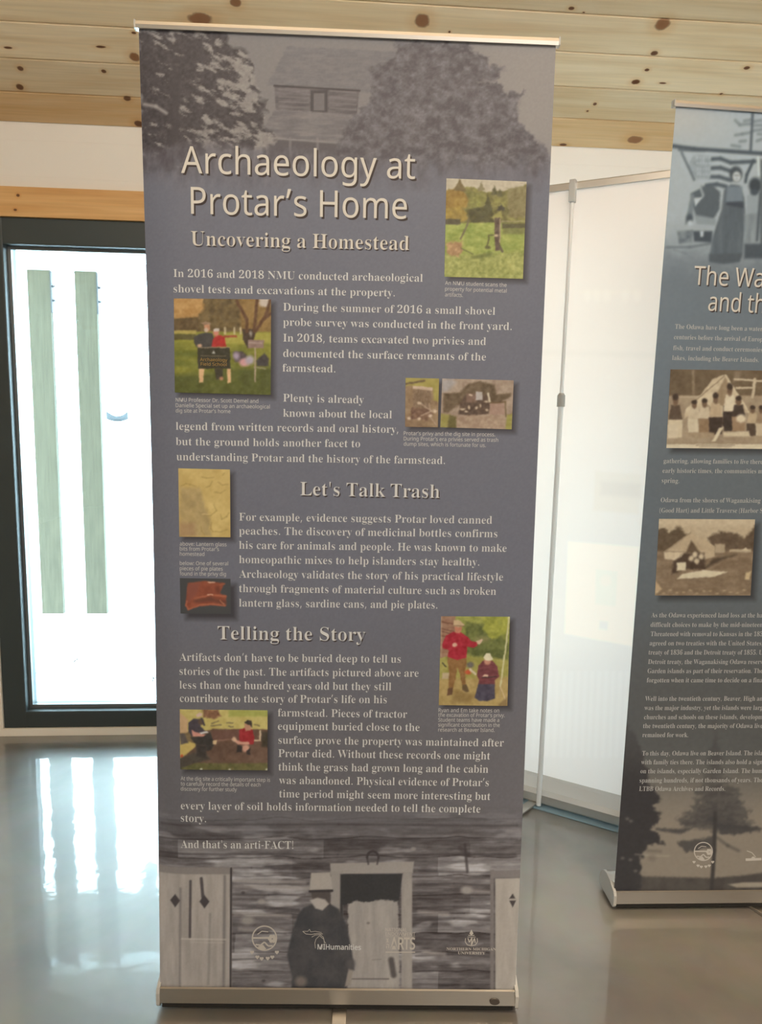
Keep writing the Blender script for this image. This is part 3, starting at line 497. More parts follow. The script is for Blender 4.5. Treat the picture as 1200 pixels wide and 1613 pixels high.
S8 188|92,-3 -26,2 -20,6 -16,11 -11,13 -7,15 -2,17 3,20 11,16 15,13 20,11 -17,13 -13,14 -9,16 -2,18 2,15 5,15 10,12 15,10 20,7 26,2 31,-4 22,-13 14,-18 4,-24 -3,-18 -9,-14 -14,-11 -19,-11 26,-15 17,-15 9,-17 4,-20 -6,-28 -17,-21 -17,-10 -21,-5;101,141 11,8 7,9 5,12 1,15 -1,10 -3,8 -4,8 -6,7 -8,4 -9,2 -12,-3 -9,-8 -6,-12 -2,-15 2,-15 8,-12 11,-9;93,16 16,3 12,9 7,13 3,17 -3,15 -9,12 -15,11 -22,12 -11,-9 -8,-10 -6,-13 -2,-16 3,-18 8,-14 12,-9
S9 188|76,-3 -18,1 -14,4 -10,7 -7,7 -5,9 -1,10 1,6 3,6 5,4 8,3 5,-14 9,-12 11,-8 15,-2 25,11 15,32 7,54 -8,-9 -11,-7 -13,-5 -15,-2 -27,5 -21,13 -14,22 -4,30 2,23 7,19 11,17 16,12 18,8 23,2 23,-3 20,-9 17,-15 13,-21 6,-18 3,-22 2,-25 -2,-26 -4,-26 -7,-22 -10,-20 -13,-17 -17,-12 -20,-8;92,117 11,1 9,5 8,7 5,9 -1,26 -3,21 -5,15 -11,15 -14,5 -13,-4 -10,-11 -6,-17 -2,-25 8,-36
Na 188|72,-3 -15,1 -14,4 -11,8 -9,10 -6,13 -2,17 3,17 7,13 12,12 12,6 14,5 18,3 21,1 30,1 0,11 -1,14 -3,10 -5,7 -8,5 -9,3 -11,1 -9,0 -9,-2 -9,-2 -8,-3 -8,-3 -8,-4 -9,23 9,4 9,3 10,3 11,3 11,2 12,0 20,-2 16,-4 12,-8 9,-12 5,-15 2,-19 0,-123 -21,0 -6,26 -1,0 -8,-9 -9,-8 -8,-5 -10,-4 -12,-3;79,20 14,2 13,4 11,7 8,10 5,13 2,16 0,16 -27,-1 -20,-2 -15,-3 -11,-6 -7,-7 -5,-9 -1,-10 2,-13 7,-9 11,-6
Nb 207|114,-3 -13,1 -12,2 -10,4 -8,6 -7,6 -6,7 -2,0 -6,-23 -21,0 0,255 29,0 0,-62 0,-11 0,-10 -1,-9 -1,-7 2,0 6,7 7,7 8,5 10,5 12,2 13,1 21,-3 18,-7 15,-13 9,-13 6,-16 4,-19 1,-22 -1,-22 -4,-19 -6,-16 -9,-13 -16,-13 -17,-8;109,21 15,2 12,6 10,10 6,14 4,17 1,20 -3,30 -9,21 -15,13 -21,4 -17,-1 -13,-6 -10,-9 -6,-13 -4,-17 -1,-21 0,-1 1,-21 4,-17 6,-13 9,-10 14,-6
Nc 161|101,-3 -16,1 -14,3 -13,5 -11,8 -10,10 -8,13 -6,15 -3,17 -2,20 2,21 3,18 7,15 8,13 10,10 12,8 13,5 14,3 16,1 9,0 9,-1 8,-2 12,-3 9,-3 -9,-25 -9,3 -10,3 -10,2 -10,0 -23,-4 -17,-13 -10,-21 -3,-30 1,-20 5,-16 7,-14 10,-9 13,-6 15,-2 10,0 9,2 7,1 11,4 10,4 0,-27 -9,-4 -11,-3 -8,-1 -8,-1
Nd 207|92,-3 -21,2 -17,8 -15,13 -9,13 -6,16 -4,19 -2,22 2,21 4,19 6,16 9,14 15,13 18,8 21,2 13,-1 11,-2 10,-4 8,-6 7,-6 6,-7 2,0 -1,13 0,7 -1,6 0,72 30,0 0,-255 -24,0 -4,24 -2,0 -6,-7 -7,-7 -8,-5 -10,-5 -11,-2;97,21 17,2 14,5 9,9 7,12 3,16 2,19 0,5 -1,21 -4,17 -6,14 -10,10 -13,6 -18,2 -15,-2 -12,-7 -9,-10 -7,-14 -4,-17 -1,-20 1,-20 4,-17 7,-13 9,-10 12,-6
Ne 189|105,-3 -16,1 -15,3 -14,6 -12,8 -10,10 -9,13 -6,15 -3,17 -2,19 2,18 3,17 5,15 8,13 9,11 11,9 13,6 14,4 15,1 15,-1 13,-3 12,-6 10,-7 9,-10 6,-11 5,-13 3,-14 1,-16 0,-18 -123,0 2,-18 5,-16 9,-12 11,-9 14,-5 16,-2 11,0 11,1 9,2 9,2 9,4 9,3 0,-26 -9,-3 -9,-3 -9,-3 -10,-1 -10,-1;50,108 91,0 -1,14 -3,12 -6,11 -9,8 -11,5 -13,1 -13,-1 -12,-5 -9,-7 -7,-11 -5,-12
Nf 116|37,0 0,157 -32,0 0,14 32,10 0,10 1,22 5,16 9,13 12,8 14,5 17,2 10,-1 10,-1 8,-2 7,-2 -8,-23 -12,3 -7,1 -8,1 -13,-3 -9,-7 -4,-8 -2,-10 -1,-13 0,-12 45,0 0,-23 -45,0 0,-157
Ng 207|97,-81 -19,1 -17,2 -15,4 -13,5 0,27 14,-6 15,-5 18,-2 19,-1 14,1 13,5 9,8 8,10 4,12 2,15 0,7 0,11 1,11 -2,0 -10,-12 -13,-9 -15,-5 -17,-1 -22,2 -18,9 -15,13 -8,14 -7,16 -3,18 -2,21 2,20 3,18 7,16 8,14 15,14 18,9 21,2 12,0 11,-3 9,-3 9,-6 9,-6 7,-9 1,0 4,24 24,0 0,-183 -1,-18 -4,-16 -6,-13 -9,-11 -11,-9 -14,-6 -16,-3;97,21 17,1 13,5 10,8 7,12 4,16 1,20 0,7 -1,22 -5,18 -7,13 -10,8 -13,6 -17,1 -14,-2 -11,-5 -10,-10 -6,-14 -5,-17 -1,-21 1,-20 4,-17 7,-14 10,-9 12,-6
Nh 208|29,0 0,255 29,0 0,-75 0,-8 -1,-9 -1,-8 2,0 7,9 8,7 9,5 10,4 11,2 12,1 20,-2 16,-5 13,-9 9,-12 5,-17 2,-21 0,-117 -29,0 0,115 -4,24 -14,15 -22,4 -18,-1 -14,-6 -10,-9 -6,-13 -4,-17 -1,-19 0,-93
Ni 87|44,210 -7,1 -6,4 -4,5 -1,9 1,8 4,6 6,3 7,1 6,-1 6,-3 3,-6 2,-8 -2,-9 -3,-5 -6,-4;29,0 0,180 29,0 0,-180
Nj 87|44,210 -7,1 -6,4 -4,5 -1,9 1,8 4,6 6,3 7,1 6,-1 6,-3 3,-6 2,-8 -2,-9 -3,-5 -6,-4;7,-81 -8,1 -6,1 -6,1 -5,1 0,24 10,-2 6,-1 6,0 10,1 7,5 6,8 2,14 0,208 29,0 0,-207 -1,-15 -4,-14 -7,-10 -10,-8 -13,-5
Nk 179|29,0 0,255 29,0 0,-133 -1,-14 -1,-15 2,0 6,7 8,11 7,8 58,61 34,0 -73,-77 78,-103 -35,0 -63,84 -20,-18 0,-66
Nl 87|29,0 0,255 29,0 0,-255
Nm 314|29,0 0,180 23,0 5,-25 1,0 7,9 7,7 9,5 10,4 10,3 10,0 20,-2 15,-5 12,-10 9,-13 1,0 7,10 8,7 10,6 11,4 11,3 11,0 19,-1 15,-6 12,-8 8,-13 5,-17 2,-21 0,-117 -29,0 0,116 -5,24 -12,14 -20,4 -16,-1 -12,-5 -9,-9 -7,-11 -3,-15 -2,-18 0,-99 -29,0 0,116 -4,24 -12,14 -21,4 -16,-1 -13,-6 -8,-9 -6,-13 -4,-16 -1,-20 0,-93
Nn 208|29,0 0,180 23,0 5,-25 1,0 7,9 8,7 10,5 10,4 11,3 11,0 20,-1 16,-6 13,-8 9,-13 5,-17 2,-21 0,-117 -29,0 0,115 -4,24 -14,15 -22,4 -18,-1 -14,-6 -9,-9 -7,-13 -4,-16 -1,-20 0,-93
No 203|101,-3 -15,1 -14,3 -13,7 -12,8 -10,11 -8,12 -6,15 -3,17 -2,19 2,21 4,19 7,16 10,13 12,11 14,7 17,5 18,1 16,-1 14,-4 13,-6 12,-8 9,-10 8,-13 6,-15 4,-17 1,-19 -1,-21 -5,-18 -7,-16 -10,-14 -12,-11 -14,-7 -17,-5;102,21 16,2 14,6 10,11 7,14 4,17 1,19 -1,20 -4,17 -7,13 -10,10 -14,6 -17,2 -16,-2 -14,-6 -10,-10 -6,-13 -5,-17 -1,-20 1,-19 5,-17 7,-14 10,-11 13,-6
Np 207|29,-81 0,261 24,0 4,-25 1,0 6,8 7,7 8,5 10,5 12,2 13,1 21,-2 18,-8 15,-13 9,-13 6,-16 4,-19 1,-22 -1,-21 -4,-19 -6,-16 -9,-14 -15,-13 -18,-8 -21,-2 -13,1 -12,2 -10,5 -8,5 -7,6 -6,7 -2,0 1,-15 1,-8 0,-7 0,-74;109,21 11,1 9,3 8,5 6,7 5,8 4,10 3,11 2,12 0,13 -1,19 -4,16 -6,14 -10,10 -12,6 -15,2 -17,-1 -13,-5 -9,-9 -6,-12 -4,-16 -2,-19 0,-6 1,-20 4,-17 6,-14 9,-10 14,-6
Nq 207|148,-81 0,77 1,14 0,8 1,6 -2,0 -6,-7 -7,-7 -8,-5 -10,-5 -12,-2 -13,-1 -21,2 -17,8 -15,13 -9,13 -6,16 -4,19 -2,22 2,21 4,19 6,16 9,14 15,13 18,8 21,2 13,-1 11,-2 10,-5 9,-5 7,-7 6,-8 1,0 4,25 24,0 0,-261;97,21 17,2 13,5 10,8 6,12 4,16 2,19 0,6 -2,21 -3,18 -7,13 -9,10 -14,6 -17,2 -15,-2 -12,-7 -9,-10 -7,-14 -4,-17 -1,-20 1,-20 4,-16 7,-14 9,-10 12,-6
Nr 139|29,0 0,180 24,0 3,-33 1,0 7,9 7,9 9,8 10,6 11,3 11,1 11,0 11,-2 -4,-27 -10,2 -10,0 -9,0 -8,-3 -8,-4 -8,-6 -6,-7 -6,-8 -4,-10 -2,-10 -1,-12 0,-96
Ns 161|74,-3 -12,0 -11,1 -10,2 -8,2 -8,3 -8,3 0,27 8,-4 9,-3 9,-3 11,-3 10,-1 11,-1 13,1 11,3 8,4 8,8 2,11 -1,6 -3,6 -5,5 -8,6 -7,4 -9,4 -11,4 -11,4 -10,5 -9,4 -8,5 -6,6 -5,5 -4,7 -2,8 -1,10 2,14 6,11 11,10 13,7 17,4 19,1 10,0 11,-1 9,-2 10,-2 9,-3 8,-4 -10,-23 -8,3 -8,2 -8,3 -8,2 -9,1 -8,0 -12,0 -9,-2 -7,-4 -7,-7 -3,-9 1,-7 4,-5 6,-5 8,-5 8,-4 9,-4 11,-4 11,-4 9,-5 9,-4 11,-8 7,-8 5,-11 2,-13 -2,-16 -7,-14 -11,-10 -14,-7 -18,-5
Nt 121|84,-3 -10,0 -8,2 -8,3 -8,4 -6,5 -6,7 -4,10 -2,11 -1,13 0,105 -26,0 0,14 26,12 12,38 17,0 0,-41 52,0 0,-23 -52,0 0,-104 1,-10 3,-8 4,-6 9,-6 12,-2 6,0 7,1 7,1 5,2 0,-23 -6,-2 -8,-2 -8,-1
Nu 208|92,-3 -20,1 -16,6 -13,8 -9,13 -6,16 -1,21 0,118 29,0 0,-116 5,-24 13,-14 22,-5 18,2 14,6 10,9 6,13 4,16 1,19 0,94 30,0 0,-180 -24,0 -5,24 -1,0 -6,-9 -9,-7 -9,-5 -11,-3 -11,-3
Nv 171|68,0 -68,180 32,0 38,-106 6,-17 5,-17 2,-7 1,-7 2,0 3,14 3,9 3,9 6,16 38,106 32,0 -69,-180
Nw 264|53,0 -49,180 30,0 25,-96 3,-9 2,-10 2,-10 3,-13 2,-11 1,0 3,14 5,17 2,9 2,8 32,101 32,0 31,-101 3,-8 2,-8 3,-9 3,-12 1,-11 2,0 1,10 3,13 3,10 2,10 3,10 25,96 30,0 -50,-180 -34,0 -31,102 -3,9 -3,9 -2,9 -5,20 -1,0 -2,-8 -2,-12 -3,-9 -2,-9 -3,-10 -32,-101
Nx 178|6,0 65,92 -62,88 34,0 46,-68 46,68 33,0 -62,-88 66,-92 -34,0 -49,72 -50,-72
Ny 171|28,-81 -7,1 -7,0 -10,2 0,24 9,-2 5,0 6,0 9,1 8,2 7,5 6,7 5,7 4,9 10,24 -73,181 32,0 39,-102 3,-9 3,-9 3,-8 3,-12 3,-11 1,0 3,9 4,13 2,9 3,9 4,9 36,102 32,0 -77,-205 -7,-16 -8,-13 -10,-11 -11,-9 -14,-5
Nz 158|13,0 0,19 97,138 -91,0 0,23 123,0 0,-22 -95,-135 98,0 0,-23
NA 215|0,0 94,241 27,0 93,-241 -31,0 -29,74 -95,0 -28,-74;69,101 76,0 -27,73 -3,9 -5,15 -3,12 -3,-11 -3,-10 -5,-15
NB 218|33,0 0,240 68,0 21,-1 19,-3 15,-4 13,-6 13,-11 8,-15 2,-20 -1,-13 -4,-12 -7,-10 -9,-8 -11,-6 -14,-4 0,-1 10,-2 9,-3 9,-4 7,-5 7,-6 5,-7 4,-9 2,-10 1,-12 -2,-20 -8,-17 -12,-13 -12,-8 -15,-6 -16,-3 -18,-1;63,138 44,0 19,1 14,3 9,6 7,7 4,10 1,12 -2,12 -4,9 -8,7 -11,5 -15,3 -19,1 -39,0;63,26 48,0 19,1 15,4 10,7 7,9 5,11 1,13 -2,11 -4,10 -7,9 -11,6 -15,4 -20,1 -46,0
NC 212|131,-3 -18,1 -16,2 -14,5 -13,7 -15,11 -13,15 -9,17 -6,14 -3,16 -3,17 -1,18 1,18 3,16 4,16 6,14 10,17 13,15 16,12 13,6 15,5 17,3 18,1 18,-1 17,-2 16,-5 15,-6 -12,-26 -8,4 -8,3 -9,3 -9,2 -10,1 -11,1 -18,-2 -16,-5 -14,-8 -12,-11 -10,-14 -7,-17 -4,-19 -2,-21 2,-21 4,-19 6,-17 9,-14 12,-11 14,-8 17,-5 19,-2 10,0 10,1 10,2 9,2 9,2 9,3 0,-27 -9,-3 -9,-2 -9,-2 -10,-1 -12,-1
ND 245|33,0 0,240 73,0 18,-1 16,-3 15,-4 14,-6 17,-10 13,-13 11,-16 7,-14 4,-15 3,-17 1,-19 -2,-28 -7,-25 -10,-21 -14,-17 -19,-14 -21,-9 -25,-6 -28,-2;63,26 32,0 43,6 30,18 19,29 6,42 -2,23 -4,19 -8,16 -10,13 -13,9 -16,7 -17,5 -21,1 -39,0
NE 187|33,0 0,240 134,0 0,-27 -104,0 0,-75 98,0 0,-26 -98,0 0,-85 104,0 0,-27
NF 174|33,0 0,240 134,0 0,-27 -104,0 0,-85 97,0 0,-26 -97,0 0,-102
NG 245|135,-3 -18,1 -16,2 -15,5 -13,7 -16,11 -13,14 -10,17 -6,15 -4,15 -3,18 -1,18 1,18 3,17 5,16 6,14 8,13 10,11 12,10 13,9 14,7 16,4 18,3 19,1 13,0 13,-2 12,-2 12,-2 11,-4 10,-4 -11,-26 -9,3 -10,4 -10,3 -11,2 -11,1 -11,1 -20,-2 -18,-5 -16,-8 -13,-11 -10,-14 -8,-17 -4,-19 -2,-21 1,-18 3,-17 5,-16 8,-13 9,-12 12,-9 15,-7 17,-4 20,-1 10,0 9,1 8,1 11,1 9,3 0,71 -52,0 0,27 83,0 0,-118 -13,-4 -14,-3 -13,-2 -13,-2 -15,-1
NH 249|33,0 0,240 30,0 0,-102 123,0 0,102 30,0 0,-240 -30,0 0,112 -123,0 0,-112
NI 114|13,0 0,17 29,7 0,192 -29,6 0,18 87,0 0,-18 -28,-6 0,-192 28,-7 0,-17
NJ 92|-1,-64 -8,0 -6,1 -6,2 -5,2 0,25 11,-2 6,-1 7,0 8,1 8,2 7,5 5,7 4,10 1,13 0,239 30,0 0,-236 -2,-21 -5,-17 -10,-13 -13,-9 -15,-6
NK 208|33,0 0,240 30,0 0,-118 20,22 21,23 65,73 35,0 -95,-105 99,-135 -36,0 -85,115 -24,-22 0,-93
NL 176|33,0 0,240 30,0 0,-213 105,0 0,-27
NM 305|33,0 0,240 44,0 74,-197 1,0 76,197 44,0 0,-240 -30,0 0,147 0,12 0,12 1,11 1,28 -1,0 -80,-210 -25,0 -79,210 -1,0 1,-8 0,-9 1,-11 0,-12 0,-12 0,-13 0,-145
NN 255|33,0 0,240 34,0 128,-199 2,0 -1,16 -1,24 0,12 -1,11 0,136 29,0 0,-240 -36,0 -128,199 -1,0 0,-8 1,-10 1,-11 0,-12 0,-12 0,-12 0,-134
NO 262|131,-3 -18,1 -16,3 -15,4 -13,7 -15,12 -12,14 -9,17 -6,15 -3,16 -3,17 -1,18 1,17 3,17 3,16 6,14 9,17 12,14 15,12 13,7 15,5 17,2 18,1 17,-1 16,-2 14,-5 13,-7 15,-11 12,-15 10,-17 6,-14 4,-16 2,-17 1,-18 -1,-18 -2,-17 -4,-15 -6,-15 -10,-17 -12,-14 -15,-12 -13,-7 -14,-4 -16,-3;131,23 19,1 17,5 13,8 11,12 8,14 6,17 4,19 1,21 -1,22 -4,19 -6,16 -8,14 -11,11 -13,9 -16,4 -19,2 -19,-2 -17,-4 -13,-9 -11,-11 -9,-14 -6,-16 -3,-19 -2,-22 2,-21 3,-19 6,-17 9,-14 10,-12 14,-8 16,-5
NP 203|33,0 0,240 63,0 22,-1 19,-4 15,-6 13,-8 11,-14 8,-17 2,-21 -1,-13 -3,-12 -5,-12 -7,-11 -10,-9 -13,-8 -15,-6 -19,-3 -23,-2 -27,0 0,-93;63,119 24,0 21,1 17,4 13,6 9,9 6,13 2,16 -2,14 -5,12 -8,8 -12,7 -15,4 -20,1 -30,0
NQ 262|186,-57 -46,54 -5,0 -4,0 -18,1 -16,3 -15,4 -13,7 -15,12 -12,14 -9,17 -6,15 -3,16 -3,17 -1,18 1,17 3,17 3,16 6,14 9,17 12,14 15,12 13,7 15,5 17,2 18,1 17,-1 16,-2 14,-5 13,-7 15,-11 12,-15 10,-17 6,-14 4,-16 2,-17 1,-18 -1,-21 -4,-20 -5,-17 -8,-17 -10,-14 -12,-12 -14,-9 -16,-7 57,-60;131,23 19,1 17,5 13,8 11,12 8,14 6,17 4,19 1,21 -1,22 -4,19 -6,16 -8,14 -11,11 -13,9 -16,4 -19,2 -19,-2 -17,-4 -13,-9 -11,-11 -9,-14 -6,-16 -3,-19 -2,-22 2,-21 3,-19 6,-17 9,-14 10,-12 14,-8 16,-5
NR 209|33,0 0,240 66,0 21,-1 18,-3 15,-6 12,-7 12,-13 7,-17 2,-21 -1,-12 -2,-11 -4,-9 -5,-8 -6,-7 -7,-6 -7,-4 -8,-4 -8,-4 66,-107 -35,0 -59,99 -47,0 0,-99;63,125 36,0 17,1 15,4 10,6 8,9 4,11 2,14 -2,14 -4,12 -8,8 -11,5 -15,3 -18,2 -34,0
NS 184|83,-3 -13,0 -13,1 -11,2 -11,2 -10,3 -8,3 0,29 9,-4 10,-3 11,-3 12,-2 13,-2 12,0 17,1 13,3 11,6 7,8 5,9 1,11 -1,11 -4,9 -7,8 -10,7 -9,5 -12,5 -13,5 -19,8 -15,9 -12,10 -9,12 -5,15 -2,17 1,12 3,11 6,10 7,8 9,7 11,6 12,4 13,2 15,1 13,0 12,-2 11,-2 11,-2 10,-4 9,-3 -10,-26 -8,3 -9,3 -10,3 -9,2 -11,1 -10,1 -14,-1 -11,-4 -9,-5 -6,-7 -4,-9 -1,-9 1,-11 4,-9 6,-8 10,-7 9,-4 10,-5 12,-5 13,-5 12,-6 11,-5 9,-7 7,-7 6,-8 4,-9 3,-10 1,-12 -3,-20 -8,-16 -13,-14 -12,-7 -15,-6 -16,-3
NT 187|78,0 0,213 -75,0 0,27 180,0 0,-27 -75,0 0,-213
NU 246|122,-3 -21,1 -19,5 -15,7 -13,11 -11,13 -7,15 -4,17 -2,19 0,155 30,0 0,-156 2,-18 5,-15 9,-12 12,-9 16,-5 19,-2 20,2 16,6 11,9 9,13 4,15 2,17 0,155 30,0 0,-155 -1,-16 -4,-15 -5,-14 -8,-13 -10,-10 -13,-9 -15,-6 -17,-4
NV 202|86,0 -86,240 32,0 54,-154 3,-10 3,-9 3,-9 2,-8 2,-8 2,-8 1,8 2,8 3,8 2,9 3,10 4,10 54,153 31,0 -85,-240
NW 312|67,0 -63,240 32,0 37,-147 2,-10 3,-10 2,-10 2,-9 1,-9 1,-9 2,9 1,10 2,10 3,10 2,10 3,10 42,145 32,0 44,-146 3,-10 2,-10 3,-11 2,-9 1,-10 2,-8 1,9 2,9 1,9 2,10 3,10 2,11 37,146 32,0 -64,-240 -30,0 -47,157 -5,20 -3,9 -2,8 -2,10 -1,-6 -3,-12 -2,-10 -3,-10 -3,-10 -45,-156
NX 197|1,0 80,125 -75,115 34,0 59,-94 59,94 32,0 -74,-114 79,-126 -34,0 -63,104 -65,-104
NY 190|80,0 0,92 -80,148 33,0 62,-118 62,118 33,0 -80,-147 0,-93
NZ 192|13,0 0,23 126,190 -122,0 0,27 159,0 0,-23 -127,-190 130,0 0,-27
N0 192|96,-3 -19,2 -17,6 -13,10 -11,14 -9,18 -6,21 -3,25 -2,27 1,19 1,17 3,16 3,15 7,17 8,14 11,11 13,8 15,5 18,1 19,-2 16,-6 14,-10 11,-14 8,-18 7,-21 3,-24 2,-28 -1,-18 -1,-18 -3,-16 -3,-14 -7,-17 -8,-14 -11,-12 -13,-8 -15,-5;96,22 16,3 13,8 9,13 5,14 4,17 2,20 1,23 -1,23 -2,20 -4,17 -5,14 -9,13 -13,9 -16,2 -17,-2 -12,-9 -10,-13 -5,-14 -3,-17 -2,-20 -1,-23 1,-23 2,-20 3,-17 5,-14 10,-13 12,-8
N1 192|90,0 0,168 0,13 1,10 1,18 -10,-9 -11,-10 -26,-20 -15,19 65,51 24,0 0,-240
N2 192|16,0 0,25 63,63 11,12 11,10 8,10 8,10 6,9 5,9 4,9 2,10 1,11 -2,12 -4,10 -6,8 -9,5 -10,4 -12,1 -11,-1 -10,-2 -9,-3 -9,-5 -9,-5 -9,-7 -16,20 10,7 10,7 12,6 13,4 14,3 14,1 21,-2 18,-5 14,-10 11,-13 7,-15 2,-19 -1,-12 -3,-12 -4,-11 -6,-11 -7,-10 -8,-11 -10,-11 -11,-12 -12,-11 -50,-50 0,-1 122,0 0,-27
N3 192|81,-3 -12,0 -12,1 -11,1 -11,3 -10,3 -10,5 0,27 10,-4 11,-4 12,-3 11,-3 11,-1 11,-1 20,2 15,4 12,7 8,10 4,11 2,14 -2,13 -6,11 -10,8 -13,6 -16,3 -20,1 -23,0 0,25 23,0 18,2 15,4 12,7 9,9 5,11 1,13 -1,10 -4,9 -6,8 -9,5 -11,3 -12,1 -13,0 -11,-2 -10,-3 -9,-5 -9,-4 -9,-6 -15,20 10,7 10,6 12,5 13,4 15,2 15,1 23,-2 19,-5 14,-10 10,-12 7,-14 2,-16 -2,-15 -4,-13 -8,-11 -10,-8 -12,-7 -14,-4 0,-1 17,-4 15,-6 11,-8 8,-11 4,-13 2,-15 -1,-13 -3,-13 -6,-11 -7,-10 -10,-8 -13,-7 -15,-5 -17,-3
N4 192|122,0 0,54 -115,0 0,26 113,161 30,0 0,-160 35,0 0,-27 -35,0 0,-54;36,81 86,0 0,75 0,12 0,9 0,9 2,24 -2,0 -3,-7 -3,-7 -4,-7 -4,-6
N5 192|83,-3 -12,0 -11,1 -11,2 -11,3 -9,3 -8,4 0,28 9,-5 10,-4 11,-3 11,-2 11,-2 11,0 16,1 14,4 12,7 9,10 6,13 2,17 -2,14 -5,12 -8,10 -11,7 -15,4 -19,1 -10,0 -12,-1 -11,-2 -8,-2 -15,10 9,113 120,0 0,-27 -95,0 -6,-70 16,3 10,1 11,0 18,-1 16,-4 13,-5 12,-8 12,-14 8,-18 2,-20 -2,-18 -4,-16 -7,-13 -11,-12 -13,-9 -15,-7 -18,-4
N6 192|100,-3 -15,1 -13,4 -13,6 -12,9 -10,12 -8,14 -4,13 -4,14 -2,15 -1,17 1,18 1,17 3,16 4,16 5,16 7,14 9,12 12,11 13,9 16,7 18,4 21,1 8,0 8,-1 8,0 6,-2 0,-25 -7,2 -7,1 -7,1 -8,0 -15,-1 -13,-2 -11,-5 -9,-6 -8,-7 -7,-8 -5,-9 -5,-11 -3,-11 -2,-12 -2,-12 -1,-13 2,0 6,7 7,7 9,6 10,4 11,3 14,1 19,-2 17,-6 14,-11 11,-14 6,-18 2,-22 -1,-18 -4,-15 -6,-14 -9,-12 -16,-12 -18,-7;100,21 13,2 11,5 10,7 7,11 5,14 1,17 -1,14 -4,12 -7,10 -9,8 -11,4 -14,2 -10,-1 -10,-2 -8,-4 -10,-7 -8,-9 -5,-10 -2,-11 1,-10 2,-9 3,-10 5,-9 5,-8 7,-6 8,-5 10,-3
N7 192|46,0 98,213 -129,0 0,27 161,0 0,-23 -98,-217
N8 192|97,-3 -18,1 -16,3 -14,5 -12,8 -11,12 -7,16 -3,19 1,11 3,9 3,9 5,7 7,7 7,6 7,6 9,5 8,4 -11,7 -10,9 -9,9 -6,10 -4,12 -2,14 1,12 3,10 6,9 7,8 8,6 10,5 11,4 13,2 13,1 19,-2 18,-4 14,-9 12,-11 6,-14 3,-17 -1,-10 -2,-8 -4,-7 -4,-7 -6,-7 -6,-5 -7,-6 -8,-5 -8,-4 9,-5 9,-5 9,-6 7,-6 7,-7 5,-8 4,-8 2,-9 1,-11 -2,-19 -7,-16 -12,-13 -16,-10 -19,-5;97,138 11,6 10,6 8,6 7,8 4,9 1,12 -1,10 -4,9 -6,6 -9,5 -11,3 -12,1 -11,-1 -10,-3 -9,-5 -7,-6 -4,-9 -1,-10 2,-12 4,-9 7,-8 9,-6 10,-6;96,20 15,1 13,4 9,7 8,8 4,10 1,12 -1,11 -5,9 -7,9 -11,7 -12,7 -14,6 -5,2 -14,-6 -11,-8 -9,-7 -7,-9 -3,-11 -2,-11 2,-11 4,-10 7,-8 10,-7 12,-4
N9 192|64,-3 -7,0 -8,0 -8,2 -7,1 0,25 9,-2 10,-2 11,0 15,1 12,2 12,5 9,5 8,7 7,9 5,9 5,10 3,11 2,12 2,13 1,13 -2,0 -6,-8 -7,-6 -9,-6 -10,-5 -12,-2 -13,-1 -20,2 -16,6 -14,11 -11,14 -6,18 -2,21 1,16 3,15 5,13 8,11 8,9 11,7 12,6 14,3 14,1 15,-1 14,-4 13,-6 11,-9 10,-12 8,-14 5,-13 3,-14 2,-15 1,-18 -1,-17 -1,-17 -3,-17 -4,-16 -5,-15 -7,-14 -9,-12 -12,-11 -13,-9 -16,-7 -18,-4;92,113 10,1 10,2 8,3 10,8 8,9 5,10 2,11 -1,9 -2,10 -3,9 -4,9 -6,8 -7,7 -8,5 -10,3 -11,1 -13,-1 -11,-5 -10,-8 -7,-10 -5,-14 -1,-17 1,-15 4,-12 6,-10 9,-7 12,-5
N. 90|45,-5 -8,2 -7,4 -4,7 -2,10 2,11 4,7 7,3 8,2 8,-2 7,-3 4,-7 2,-11 -2,-10 -4,-7 -7,-4
N, 90|14,-43 3,13 3,14 3,15 3,14 3,14 2,12 31,0 2,-4 -3,-12 -4,-13 -5,-14 -6,-14 -5,-13 -5,-12
N' 76|29,153 -7,87 32,0 -7,-87
N’ 202|32,0 0,240 138,0 0,-240;49,17 104,0 0,206 -104,0
N! 90|36,67 -9,173 36,0 -8,-173;45,-5 -8,2 -7,4 -4,7 -2,10 2,11 4,7 7,3 8,2 8,-2 7,-3 4,-7 2,-11 -2,-10 -4,-7 -7,-4
N- 108|13,77 0,26 82,0 0,-26
N( 101|63,-53 -12,15 -10,16 -9,18 -7,18 -5,19 -4,19 -2,20 -1,20 1,20 2,20 4,20 5,19 7,19 9,17 10,17 12,16 28,0 -11,-16 -10,-17 -8,-18 -7,-19 -5,-19 -4,-19 -2,-20 -1,-20 1,-19 2,-19 4,-19 5,-19 7,-18 8,-18 9,-17 11,-16
N) 101|10,-53 11,16 10,17 8,18 7,18 5,19 3,19 3,19 0,19 0,20 -3,20 -3,19 -5,19 -7,19 -8,18 -10,17 -11,16 28,0 12,-16 10,-17 9,-17 6,-19 6,-19 3,-20 3,-20 0,-20 0,-20 -3,-20 -3,-19 -6,-19 -6,-18 -9,-18 -10,-16 -12,-15
N: 90|45,139 -8,1 -7,4 -4,7 -2,11 2,11 4,7 7,3 8,2 8,-2 7,-3 4,-7 2,-11 -2,-11 -4,-7 -7,-4;45,-5 -8,2 -7,4 -4,7 -2,10 2,11 4,7 7,3 8,2 8,-2 7,-3 4,-7 2,-11 -2,-10 -4,-7 -7,-4
N; 90|44,139 -8,1 -6,4 -5,7 -1,11 1,11 5,7 6,3 8,2 8,-2 7,-3 5,-7 1,-11 -1,-11 -5,-7 -7,-4;10,-43 3,8 2,10 2,9 2,10 2,9 2,10 2,9 1,9 2,8 31,0 2,-4 -3,-12 -4,-13 -5,-14 -6,-14 -5,-13 -5,-12
"""

